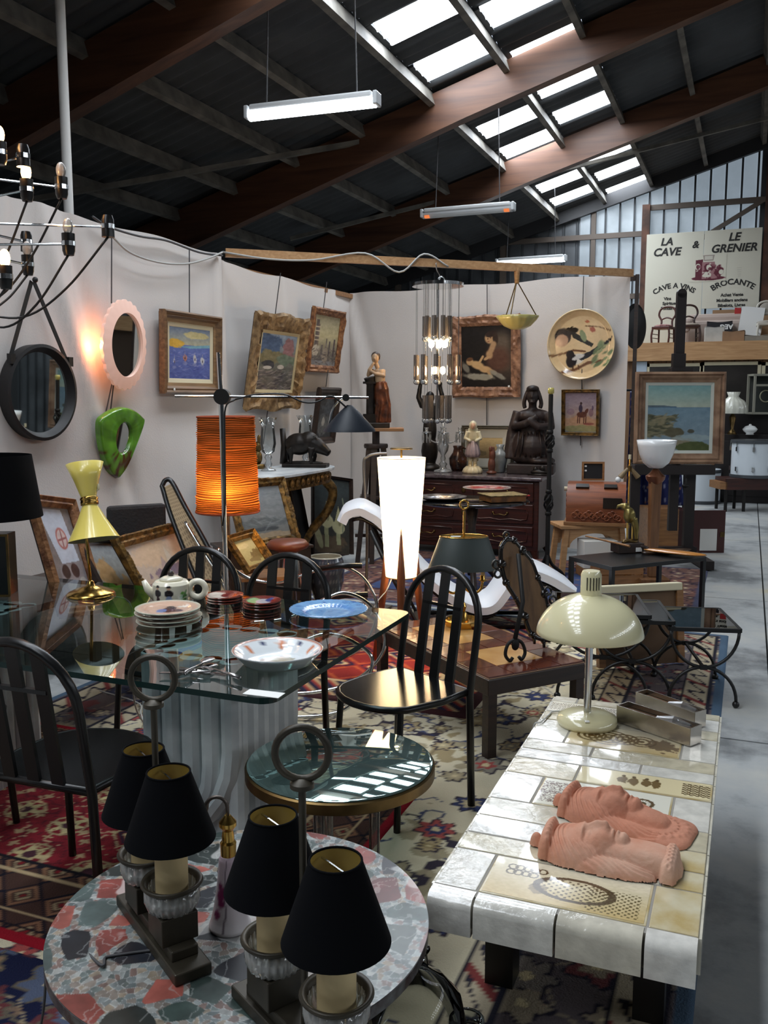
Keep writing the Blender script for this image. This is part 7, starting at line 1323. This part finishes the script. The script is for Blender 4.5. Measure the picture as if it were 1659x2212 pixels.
# --- bench with cash register
p_ = gd(1272, 1130, 8.05); h_ = p_.z; bn_ = T('wooden_bench', 'small rustic pine bench with arched apron', 'bench', (p_.x, p_.y, .008), YA + .12)
for i in range(4): M().box((0, -.13 + .087 * i, h_ - .02), (.62, .082, .03)).build('top_plank', PINE, bn_, bev=.004)
for sx in (-1, 1):
    for sy in (-1, 1): M().bar((sx * .25, sy * .13, h_ - .03), (sx * .29, sy * .15, 0), .045).build('leg', PINE, bn_)
for sy in (-1, 1):
    poly = [(-.26, h_ - .035), (.26, h_ - .035), (.26, h_ - .2)] + [(.22 * cos(a), h_ - .2 + .12 * sin(a)) for a in [PI * i / 12 for i in range(13)]] + [(-.26, h_ - .2)]; M().prism(poly, sy * .13 - .01, sy * .13 + .01, 'y').build('apron', PINE, bn_)
cr = T('cash_register', 'antique reddish wooden cash register with curved carved front', 'cash register', (p_.x + .06, p_.y, h_ + .006), YA - .25); RW = mat_wood('red_oak', (104, 52, 28), (146, 80, 44), .35)
prof = [(-.20, .0), (.20, .0), (.20, .30), (.12, .36), (.02, .36)] + [(.02 - .22 * sin(a), .14 + .22 * cos(a)) for a in [.1 + 1.47 * i / 8 for i in range(9)]]
M().prism(prof, -.25, .25, 'x').build('case', RW, cr, smooth='auto'); M().box((0, 0, .015), (.54, .44, .03)).build('plinth', OAK, cr, bev=.004)
b = M()
for i in range(16): a = i * .8; b.ring((-.253, -.06 + .04 * cos(a * 2.3), .06 + .013 * i), .022, .006, axis='x', n=12); b.ring((-.18 + .025 * i, -.215, .09 + .02 * sin(a * 2)), .022, .006, axis='y', n=12)
b.build('carved_scrolls', RW, cr, smooth=True)
for x in (-.12, .12): M().box((x, -.10, .330), (.11, .045, .03), rot=(.6, 0, 0)).build('paper_window', mat('dark_window', (30, 22, 18), .3), cr)
M().box((.14, -.20, .2), (.16, .02, .09)).build('till_recess', mat('dark_window', (30, 22, 18), .3), cr); M().cyl((-.25, -.02, .3), (-.28, -.02, .3), .02, n=12).build('knob', CREAM, cr)
p2 = gd(1277, 1038, 8.1); sl_ = T('framed_slate', 'small black slate in a wooden frame on top of the cash register', 'slate', (p2.x + .01, p2.y + .03, h_ + .369), rot=(-.08, 0, YA - .1)); frame('frame', .20, .17, [(0, -.0), (0, .014), (.018, .014), (.018, 0)], OAK, sl_); M().box((0, .003, .085), (.19, .008, .16)).build('slate', mat('slate', (22, 22, 24), .7), sl_)
for zz in (.13, .09): M().box((-.065, -.003, zz), (.018, .002, .014)).build('price_sticker', PAPER, sl_)
# --- crate and carton under the bench
p_ = gz(1322, 1262, .008); t = T('fruit_crate', 'open pine crate on the blue rug beside the bench', 'crate', p_ + Vector((.02, .1, 0)), YA + .1)
for zz in (.045, .125): M().box((0, -.12, zz), (.36, .012, .07)).build('slat', OAK, t); M().box((0, .12, zz), (.36, .012, .07)).build('slat', OAK, t)
for sx in (-1, 1): M().box((sx * .18, 0, .085), (.012, .25, .16)).build('end_board', OAK, t)
M().box((0, 0, .01), (.35, .24, .012)).build('bottom', OAK, t); tag(M().tube(spline([(-.1, 0, .1), (0, .05, .14), (.1, -.03, .13), (.05, .04, .12), (-.08, -.04, .13)], 5), .02, 7).build('coiled_rope', mat('rope', (140, 104, 70), .9), smooth=True, loc=t.location + Vector((0, 0, .02))), 'coiled brown rope lying in the pine crate', 'rope')
p_ = gd(1290, 1190, 7.9); t = T('white_carton', 'white carton with a red lower edge under the bench', 'box', (p_.x, p_.y, .008), YA + .1); hb_ = gd(1290, 1166, 7.9).z; M().box((0, 0, hb_ * .62), (.30, .2, hb_ * .74)).build('carton', mat('white_card', (214, 212, 204), .7), t, bev=.003); M().box((0, 0, hb_ * .12), (.31, .21, hb_ * .24)).build('wooden_base', OAK, t, bev=.003)
# --- opaline torchere
p_ = gd(1408, 1240, 7.55); t = T('torchere_lamp', 'floor lamp with white opaline bowl on a tapering brown column', 'lamp', (p_.x, p_.y, .008), YA); z = lambda y: gd(1408, y, 7.55).z - .008; k = 7.55 / FPX; zb = z(1010)
M().lathe([(.012, zb), (.06, zb + .008), (.105, zb + .05), (.135, zb + .12), (.152, zb + .19), (41.5 * k, z(949)), (41 * k, z(949)), (.145, zb + .18), (.12, zb + .1), (.06, zb + .02), (.001, zb + .015)], 48).build('glass_bowl', mat('opaline', (238, 240, 240), .12, coat=.5, emit=(240, 244, 250), estr=.0), t, smooth=True)
WAL = mat_wood('walnut_column', (92, 60, 36), (124, 86, 54), .4, axis='Z'); b = M(); b.box((0, 0, (z(1032) + .06) / 2), (.092, .092, z(1032) - .06), taper=.7); b.build('column', WAL, t, bev=.008)
M().solid([(.04, z(1045)), (.075, z(1033)), (.08, z(1026)), (.05, z(1020)), (.02, z(1010))], 24).build('capital', mat('copper', (130, 84, 60), .3, .7), t, smooth='auto'); M().box((0, 0, .03), (.24, .24, .06)).build('base', WAL, t, bev=.006)
# --- studio easel with seascape
De = 8.55; p_ = gd(1455, 1245, De); k = De / FPX; ea = T('studio_easel', 'heavy dark wooden studio easel with tall mast', 'easel', (p_.x, p_.y, .0), YA); Xq = lambda x: (x - 1466) * k; Z = lambda y: gd(1466, y, De).z; EB = mat('black_brown_wood', (30, 22, 20), .45)
M().box((Xq(1466), .10, (Z(640) + .3) / 2), (.085, .05, Z(640) - .3)).cyl((Xq(1466), .075, Z(640)), (Xq(1466), .125, Z(640)), .0425, n=16).build('mast', EB, ea); M().box((Xq(1463), .07, Z(783)), (.12, .06, .15)).build('top_clamp', EB, ea, bev=.004); M().box((Xq(1466), .03, Z(800)), (.2, .1, .035)).build('clamp_bar', EB, ea, bev=.004)
M().box((Xq(1455), .0, Z(1012)), (.75, .14, .09)).build('tray', EB, ea, bev=.006)
for x in (1383, 1502): M().bar((Xq(x), .12, .1), (Xq(1466 + (x - 1466) * 1.0), .12, Z(1000)), .09, .06).build('upright', EB, ea)
for x in (1375, 1520): M().bar((Xq(x) - .05, -.40, .05), (Xq(x) + .0, .45, .05), .09, .08).build('runner', EB, ea)
M().bar((Xq(1375), .12, .1), (Xq(1520), .12, .1), .08).build('cross_beam', EB, ea); M().tube([(Xq(1480), -.06, Z(1030)), (Xq(1480), -.06, Z(1045)), (Xq(1476), -.10, Z(1045))], .012, 8).sph((Xq(1476), -.1, Z(1045)), (.035, .02, .02)).build('crank', IRON, ea, smooth=True)
def coast(a):
    A = Art(130, a, (140, 170, 172)); A.grad((124, 140, 148), (108, 134, 148), 0, .66); A.grad((170, 178, 160), (120, 160, 160), .66, 1); A.seg(0, .68, a * .45, .665, .012, (70, 92, 110)); A.ell(a * .1, .68, a * .25, .015, (84, 100, 108)); A.seg(0, .66, a, .66, .004, (86, 116, 140))
    A.poly([(0, .55), (a * .3, .53), (a * .5, .56), (a * .45, .5), (a * .3, .42), (a * .42, .40), (a * .4, .3), (0, .2)], (96, 96, 76)); A.dabs(120, [(66, 68, 50), (120, 114, 86), (84, 84, 64), (138, 128, 100)], (0, .22, a * .42, .54), (.05, .014), 5, a=.7)
    A.ell(a * .42, .28, a * .16, .07, (84, 80, 60), nz=.8); A.ell(a * .7, .3, a * .055, .03, (74, 74, 62), nz=.8); A.ell(a * .55, .13, a * .2, .07, (128, 120, 100), nz=.8); A.ell(a * .75, .06, a * .35, .07, (74, 82, 44), nz=1); A.ell(a * .75, .2, a * .3, .05, (150, 166, 166), nz=.8, a=.7); return A.grain(12)
t = T('coast_painting', 'rocky coast painting in a broad weathered frame on the easel', 'painting', (0, 0, 0)); q = ea.matrix_basis @ Vector((Xq(1463), -.01, Z(1000) + .004)); t.location = q; t.rotation_euler = (-.03, 0, YA - .02)
wd, ht = 187 * k, (Z(806) - Z(1000)); framed(t, wd, ht, .095, coast((wd - .25) / (ht - .25)), [(0, 0), (0, .05), (.02, .06), (.035, .04), (.05, .045), (.075, .025), (.095, .02), (.095, 0)], mat('limed_wood', (150, 120, 94), .7, noise=(7, .4, (104, 74, 54))), mat('grey_slip', (190, 194, 184), .6), lw=.03)
# --- blue patterned cloth hanging behind the easel
nx_, nz_ = 60, 60; u, v = np.meshgrid(np.linspace(0, 1, nx_), np.linspace(0, 1, nz_)); a, b_ = gd(1352, 1090, 9.5), gd(1478, 1090, 9.5); top = gd(1400, 845, 9.5).z; X = a.x + (b_.x - a.x) * (u * (1 - .25 * v)); Y = a.y + (b_.y - a.y) * u + .05 * np.sin(u * 24 + v * 2); Zc = a.z + .0 + (top - a.z) * v - .05 * (1 - v) * np.sin(u * PI)
c = np.empty(u.shape + (3,)); c[:] = (26, 34, 84); d, d2, h, an = cells(u * 1.0, v * 1.6, .09, 5); c = put(c, (d < .022) & (h > .4), (120, 124, 150)); c = put(c, (d < .016) & (h < .2), (150, 110, 90)); tag(link('blue_cloth', grid_mesh('blue_cloth', np.stack([X, Y, Zc], -1), c), mat_vc('blue_print', .85), smooth=True, solidify=.006), 'dark blue patterned cloth hanging behind the easel', 'cloth')
rk = gd(1415, 845, 9.55); rr = T('clothes_rail', 'dark metal rail holding the blue cloth behind the easel', 'rail', (0, 0, 0)); M().tube([gd(1345, 843, 9.55), gd(1490, 843, 9.55)], .012, 8).build('top_bar', BLKM, rr)
for x in (1350, 1486): p = gd(x, 843, 9.55); M().cyl((p.x, p.y, 0), p, .012, n=8).build('upright', BLKM, rr); M().box((p.x, p.y, .015), (.06, .4, .03), YA).build('foot', BLKM, rr)
q = gd(1374, 705, 9.6); M().lathe([(.001, .03), (.05, .028), (.20, .01), (.24, -.01), (.2, .0), (.001, .015)], 40).build('x', BLKM); o = bpy.data.objects['x']; o.name = 'black_disc'; o.location = q; o.rotation_euler = (PI / 2, 0, YA + .8); tag(o, 'black round disc hanging at the end of the back partition', 'disc')
# --- small cabinet with open door
p_ = gz(1432, 1205, .0); t = T('open_cabinet', 'low brown cabinet with its dark red door swung open', 'cabinet', (p_.x - .0, p_.y + .32, 0), YA); Dq = dep(t.location); k = Dq / FPX; hh = gd(1430, 1098, Dq).z
M().box((-.03, .18, hh / 2), (.30, .36, hh)).build('body', OAK, t, bev=.004); M().box((.18, .18, hh / 2), (.12, .34, hh - .04)).build('interior', mat('dark_red_inside', (52, 18, 16), .5), t)
dr = M().box((.42, .0, hh * .48), (.33, .02, hh * .98)).build('door', mat('oxblood_paint', (66, 26, 24), .45), t, bev=.002); M().box((.42, -.012, hh * .3), (.17, .003, .22)).build('paper_notice', PAPER, dr); M().box((.56, -.013, hh * .42), (.045, .004, .05)).build('lock_plate', BRSO, dr)
# ================================================================== FAR RIGHT AND BACK
# drums on a bench
Db = 12.6; k = Db / FPX; p_ = gd(1600, 1100, Db); bh = gd(1600, 1030, Db).z
t = T('long_bench', 'long dark red-brown bench carrying the white drum', 'bench', (p_.x + .25, p_.y + .1, 0), YA); M().box((0, 0, bh - .08), (1.15, .40, .16)).build('seat_box', MAHO, t, bev=.006); M().box((-.60, .0, bh - .1), (.1, .4, .1)).build('end_rail', OAK, t)
for sx in (-.55, -.3, .5):
    for sy in (-.17, .17): M().cyl((sx, sy, 0), (sx, sy, bh - .12), .022, n=10).build('leg', IRON, t)
dq = T('white_drum', 'large white drum with chrome fittings standing on the bench', 'drum', t.location + Vector((0, 0, bh + .003)) + Vector((-.12, -.03, 0)), YA); r_ = 46 * k; hh = gd(1600, 950, Db).z - bh
M().solid([(r_ * .97, 0.03), (r_ * .97, hh - .03)], 48).build('shell', mat('white_drum_shell', (216, 224, 230), .3), dq, smooth='auto')
for z_ in (.02, hh - .02): M().lathe([(r_, z_ - .022), (r_ * 1.02, z_ - .02), (r_ * 1.02, z_ + .02), (r_, z_ + .022), (r_ * .95, z_ + .01)], 48).build('hoop', mat('grey_hoop', (70, 74, 78), .4), dq, smooth='auto')
M().solid([(r_ * .96, hh - .02), (r_ * .96, hh)], 48).build('drumhead', mat('dark_head', (40, 42, 44), .4), dq)
for i in range(8):
    a = 2 * PI * i / 8 + .4
    for z_ in (.12, hh - .12): M().box((r_ * cos(a), r_ * sin(a), z_), (.03, .03, .06), a).build('lug', CHR, dq)
    M().cyl((r_ * 1.03 * cos(a), r_ * 1.03 * sin(a), hh - .12), (r_ * 1.03 * cos(a), r_ * 1.03 * sin(a), hh - .01), .006, n=6).build('tension_rod', CHR, dq)
p_ = gd(1512, 1078, 13.5); tag(T('white_drum_case', 'second white drum standing on the floor behind the easel', 'drum', (p_.x, p_.y, 0), YA), None); t = bpy.data.objects['white_drum_case']; hh = gd(1516, 1012, 13.5).z; M().solid([(.28, 0.0), (.28, hh)], 40).build('shell', mat('white_drum_shell', (216, 224, 230), .3), t, smooth='auto'); M().lathe([(.285, 0), (.29, .04), (.285, .05)], 40).build('hoop', mat('grey_hoop', (70, 74, 78), .4), t); M().lathe([(.285, hh - .05), (.29, hh - .03), (.285, hh)], 40).build('hoop', mat('grey_hoop', (70, 74, 78), .4), t)
# dark sideboard with opaline shade, tureen, glazed cabinet
Ds = 13.3; k = Ds / FPX; p_ = gd(1625, 940, Ds); sbz = gd(1625, 938, Ds).z; t = T('dark_sideboard', 'dark wooden sideboard along the back of the shed', 'sideboard', (p_.x + .12, p_.y + .25, 0), 0); M().box((0, 0, sbz / 2), (1.25, .5, sbz - .01)).build('body', mat('ebony', (24, 18, 17), .4), t, bev=.006); M().box((0, .18, sbz + .14), (1.2, .12, .29)).build('upper_ledge', mat('ebony', (24, 18, 17), .4), t, bev=.004)
for x in (-.4, 0, .4): M().box((x, -.255, sbz * .5), (.36, .015, sbz * .8)).build('door', mat('ebony', (24, 18, 17), .4), t, bev=.004)
q = gd(1620, 930, Ds - .15); t = T('white_tureen', 'white lidded tureen on the dark sideboard', 'tureen', (q.x, q.y, sbz), YA); M().lathe([(.001, 0), (.06, 0), (.05, .02), (.09, .05), (.105, .08), (.1, .085)], 30).build('bowl', mat('white_china', (232, 234, 232), .2, coat=.4), t, smooth=True); M().lathe([(.1, .085), (.07, .12), (.02, .135), (.018, .15), (.001, .155)], 30).build('lid', mat('white_china', (232, 234, 232), .2), t, smooth=True)
q = gd(1583, 893, Ds - .1); t = T('opaline_shade_lamp', 'oil lamp with ribbed milk-glass dome shade beside the coast painting', 'lamp', (q.x, q.y, sbz + .0), YA); zz = q.z - sbz; M().solid([(.07, 0), (.05, .04), (.02, .08), (.05, max(.12, zz - .06)), (.02, zz)], 20).build('font', BRSO, t, smooth=True)
r_ = 30 * k; M().lathe([(r_ * .97, zz), (r_, zz + .05), (r_ * .93, zz + .12), (r_ * .72, zz + .185), (r_ * .42, zz + .225), (r_ * .34, zz + .25), (r_ * .46, zz + .31), (r_ * .44, zz + .31)], 64, flute=(16, .025)).build('shade', mat('milk_glass', (204, 204, 190), .25, coat=.3), t, smooth=True)
# back partition of boards with framed panes, loft above
YB = 15.0; BRD = mat_wood('brown_board_wall', (104, 74, 50), (136, 100, 68), .7, axis='Z', coat=0); wq = struct(M().box((1.2, YB, 1.12), (6.1, .05, 2.24)).build('wall_partition_far', mat('board_back', (70, 52, 38), .8))); wq['label'] = 'board partition below the loft at the back'
x = -1.85
while x < 2.6: M().box((x + .098, YB - .035, 1.1), (.19, .02, 2.2)).build('plank', BRD, wq); x += .2
f0 = gy(1350, 745, YB - .1).z; M().box((1.15, YB - .12, f0 - .12), (6.2, .1, .28)).build('fascia_beam', PINE, wq)
LOFT = struct(M().box((1.15, YB + 1.15, f0 - .02), (6.2, 2.35, .06)).build('floor_loft', PINE)); LOFT['label'] = 'plank floor of the storage loft'; LZ = f0 + .012
FPN = mat('dark_pane', (52, 48, 44), .25, noise=(2, .3)); n_w = 0
for (x0, y0, x1, y1) in ((1400, 789, 1508, 960), (1518, 786, 1632, 960), (1650, 786, 1760, 960)):
    a, b_ = gy(x0, y0, YB - .06), gy(x1, y1, YB - .06); n_w += 1; t = struct(M().box(((a.x + b_.x) / 2, YB - .05, (a.z + b_.z) / 2), (b_.x - a.x, .012, a.z - b_.z)).build('window_%d' % n_w, FPN)); t['label'] = 'dark framed pane in the far board partition'
    fm = M(); cx_ = (a.x + b_.x) / 2; cz_ = (a.z + b_.z) / 2; w2, h2 = (b_.x - a.x) / 2, (a.z - b_.z) / 2
    for s in (-1, 1): fm.box((cx_ + s * w2, YB - .06, cz_), (.05, .03, h2 * 2 + .05)); fm.box((cx_, YB - .06, cz_ + s * h2), (w2 * 2 + .05, .03, .05))
    fm.build('window_frame', CREAM, t)
q = gy(1383, 810, YB - .2); t = tag(M().box((0, 0, 0), (.17, .01, .42)).build('pale_panel', mat('pale_blue_card', (186, 200, 214), .6), loc=(q.x, YB - .09, q.z)), 'pale blue card fixed to the far partition', 'card')
# glazed display case on the sideboard
q = gd(1637, 888, Ds + .1); t = T('glazed_case', 'pale framed glass display case on the sideboard at the right edge', 'display case', (q.x + .1, q.y + .1, sbz + .29), YA); hh = gd(1637, 808, Ds + .1).z - sbz - .29; b = M()
for s in (-1, 1): b.box((s * .22, -.12, hh / 2), (.03, .03, hh)); b.box((s * .22, .12, hh / 2), (.03, .03, hh))
b.box((0, 0, .015), (.47, .28, .03)); b.box((0, 0, hh - .015), (.47, .28, .03)); b.box((0, -.12, hh * .72), (.44, .02, .03)); b.build('frame', mat('grey_frame', (140, 138, 124), .6), t); M().box((0, .12, hh / 2), (.44, .01, hh - .05)).build('back_panel', mat('case_back', (60, 62, 58), .6), t); M().box((0, -.12, hh / 2), (.42, .004, hh - .05)).build('pane', GLASS, t); M().ring((0.02, .05, hh * .45), .085, .008, axis='y').build('hoop', CREAM, t)
# --- sign on the gable
SG = mat('sign_board', (206, 204, 188), .6); YS = YF - .22; INK = mat('sign_ink', (34, 34, 32), .7); a, b_, c = gy(1397, 507, YS), gy(1648, 490, YS), gy(1397, 745, YS); mid = gy(1522, 500, YS).x; zr_ = gy(1600, 664, YS).z
sg = T('shop_sign', 'large white two-panel shop sign with black lettering on the gable wall', 'sign', ((a.x + b_.x) / 2, YS, c.z)); ox, oz = (a.x + b_.x) / 2, c.z
M().box(((a.x + mid) / 2 - ox, .01, (a.z - c.z) / 2), (mid - a.x - .006, .02, a.z - c.z)).build('left_panel', SG, sg, bev=.002); M().box(((b_.x + mid) / 2 - ox, .01, (a.z + zr_) / 2 - oz), (b_.x - mid - .006, .02, a.z - zr_)).build('right_panel', SG, sg, bev=.002)
def word(txt, px, py, cap, shear=0.0, bold=.0, arcR=0.0, name='lettering', align='CENTER', flip=False):
    p = gy(px, py, YS); v, f = textmesh(txt, cap / .7, shear, bold, arcR, align); zc = 0 if arcR else -cap / 2; b = M()
    b.add([(p.x - ox + q[0], -.0035, p.z - oz + q[1] + zc) for q in v], f); return b.build(name, INK, sg)
kp = dep((0, YS, 3.5)) / FPX * .97
for tx, x, y, cp_ in (('LA', 1440, 522, 16), ('CAVE', 1440, 544, 17), ('&', 1502, 528, 15), ('LE', 1586, 511, 17), ('GRENIER', 1585, 535, 17)): word(tx, x, y, cp_ * kp, .22, .006)
word('CAVE A VINS', 1456, 622, 11 * kp, 0, .004, 72 * kp); word('BROCANTE', 1583, 614, 12 * kp, 0, .004, 74 * kp)
for tx, x, y in (('Vins', 1442, 645), ('Spiritueux', 1450, 655), ('Fontaine à Vin', 1454, 665.5), ('Achat Vente', 1581, 636.5), ('Mobiliers anciens', 1581, 648), ('Bibelots, Livres', 1580, 659)): word(tx, x, y, 6.6 * kp, 0, .003)
A = Art(120, 1.25, (206, 204, 188)); wr_ = (88, 30, 44); A.ell(.65, .12, .58, .08, wr_, nz=.4); A.poly([(.2, .12), (.2, .8), (.45, .82), (.45, .12)], wr_); A.ell(.28, .55, .09, .12, (206, 204, 188)); A.ell(.28, .55, .06, .08, wr_); A.poly([(.42, .1), (.42, .72), (.85, .72), (.95, .1)], (150, 110, 112)); A.poly([(.48, .76), (.44, .97), (.84, .97), (.8, .76)], (150, 140, 130)); A.poly([(.5, .80), (.5, .94), (.78, .94), (.78, .80)], (196, 192, 180)); A.ell(.65, .5, .15, .16, wr_, nz=.8); A.ell(.66, .52, .09, .09, (206, 204, 188), nz=1); A.ell(1.0, .35, .17, .2, wr_, nz=.9); A.ell(1.08, .33, .08, .09, (206, 204, 188)); A.ell(.6, .25, .14, .1, (206, 204, 188), nz=1); A.dabs(30, [wr_, (206, 204, 188), (120, 70, 80)], (.25, .1, 1.0, .7), (.04, .03), 9, .5, .8)
p = gy(1528, 608, YS); canvas('engine_print', A, 78 * kp, 60 * kp, mat_vc('printed_ink', .7), sg, -.004, p.x - ox - 39 * kp, p.z - oz)
for i in range(5): word('xxxxxxxxx'[:9 - i], 1597, 578 + i * 4.5, 1.6 * kp).data.materials[0] = mat('faint_ink', (150, 148, 140), .7)
bpy.data.objects.remove(sg) if False else None
# --- stored things on the loft
def lf_(px): q = gy(px, 740, 15.45); return Vector((q.x, q.y, LZ))
kl = dep((0, 15.45, 2.3)) / FPX * .97
def salon_chair(label, px, wood, seatm, back_pad=None, s=1.0, rz=.1):
    t = T('salon_chair', label, 'chair', lf_(px), rz, 'chairs stored on the loft'); t.scale = (s, s, s)
    for sx in (-1, 1): M().tube(spline([(sx * .16, -.16, .34), (sx * .18, -.18, .18), (sx * .165, -.18, .0)], 4), .020, 7).build('leg', wood, t, smooth=True); M().tube([(sx * .15, .17, .36), (sx * .16, .19, .0)], .018, 7).build('leg', wood, t)
    M().box((0, 0, .34), (.36, .37, .05)).build('seat_rail', wood, t, bev=.01); M().sph((0, 0, .375), (.19, .19, .04)).build('seat', seatm, t, smooth=True)
    M().tube(spline([(-.12, .17, .38), (-.11, .19, .5), (-.17, .2, .62), (-.13, .21, .74), (0, .21, .78), (.13, .21, .74), (.17, .2, .62), (.11, .19, .5), (.12, .17, .38)], 5), .02, 8).build('back_frame', wood, t, smooth=True); M().tube(spline([(-.12, .19, .52), (0, .19, .56), (.12, .19, .52)], 5), .016, 7).build('back_rail', wood, t, smooth=True)
    for z in (.14, .22): M().bar((-.165, -.17, z), (-.155, .18, z), .014).bar((.165, -.17, z), (.155, .18, z), .014).build('stretcher', wood, t)
    if back_pad: M().sph((0, .2, .64), (.13, .03, .12)).build('back_pad', back_pad, t, smooth=True)
    return t
salon_chair('dark salon chair with patterned seat on the loft, left of the easel mast', 1432, mat_wood('rose_wood', (58, 26, 22), (86, 42, 34), .4), mat('brocade', (176, 130, 124), .8, noise=(30, .6, (86, 44, 44))), None, .80, -.25); salon_chair('dark balloon-back chair behind the easel mast on the loft', 1488, mat_wood('rose_wood2', (40, 22, 18), (60, 34, 26), .4), mat('pale_velvet', (150, 138, 124), .9), None, .82, .2); salon_chair('white painted chair at the right end of the loft', 1655, mat('white_chair_paint', (196, 192, 180), .6), mat('grey_cloth', (164, 158, 148), .9), mat('grey_cloth', (164, 158, 148), .9), .84, .1)
def carton(label, px, w_, d_, h_, col, dz=0.0, rz=0.0, dy=0.0, name='carton'):
    q = lf_(px) + Vector((0, dy, dz)); t = T(name, label, 'box', q, rz); m_ = mat('card_%d_%d_%d' % col, col, .8, noise=(5, .12)); M().box((0, 0, h_ / 2), (w_, d_, h_)).build('body', m_, t); M().box((-w_ * .25, 0, h_ + .004), (w_ * .5, d_, .006), rot=(0, .12, 0)).box((w_ * .25, 0, h_ + .004), (w_ * .5, d_, .006), rot=(0, -.12, 0)).build('flap', m_, t); return t
t = carton('black carton with upside-down white lettering on the loft', 1552, .38, .25, .17, (34, 34, 38), .17, .05, .12); v, f = textmesh('AEG', .10, 0, .004); M().add([(-x * 1.0 + .10, -.128, .13 - z) for x, z, _ in v], f).build('lettering', PAPER, t)
carton('white carton with printed lines at the front of the loft', 1543, .28, .22, .24, (198, 198, 192), 0, .1, -.22); carton('brown carton with a white square label at the front of the loft', 1582, .36, .25, .17, (150, 118, 88), 0, -.05, -.2); carton('brown carton under the black one on the loft', 1560, .45, .28, .165, (140, 112, 84), 0, 0, .12); carton('flat grey parcel next to the white chair on the loft', 1630, .34, .25, .10, (150, 148, 138), 0, .2, -.18)
q = lf_(1548); t = T('sofa', 'pale pink upholstered sofa back stored behind the cartons', 'sofa', q + Vector((.02, .55, 0)), 0); M().box((0, 0, .2), (1.05, .5, .4)).build('seat', mat('pink_upholstery', (172, 156, 146), .9), t, bev=.06); M().box((0, .22, .32), (1.05, .14, .44)).build('back', mat('pink_upholstery', (172, 156, 146), .9), t, bev=.06)
for s in (-1, 1): M().box((s * .47, 0, .32), (.13, .5, .26)).build('arm', mat('pink_upholstery', (172, 156, 146), .9), t, bev=.05)
tag(M().box((0, 0, .3), (.34, .02, .5), rot=(-.1, .12, 0)).build('white_board', WHT, loc=lf_(1620) + Vector((0, .1, .02))), 'white board propped up on the loft by the white chair', 'board'); tag(M().box((0, 0, .16), (.10, .12, .12)).build('red_box', mat('red_card', (168, 36, 34), .6), loc=lf_(1586) + Vector((.02, .78, .40)), bev=.004), 'red box on top of the sofa behind the cartons', 'box'); tag(M().box((0, 0, .31), (.95, .03, .62), rot=(-.05, 0, 0)).build('cardboard_sheet', mat('card_sheet', (150, 118, 86), .8), loc=lf_(1585) + Vector((.1, 1.0, 0))), 'large brown cardboard sheet leaning below the sign', 'cardboard')
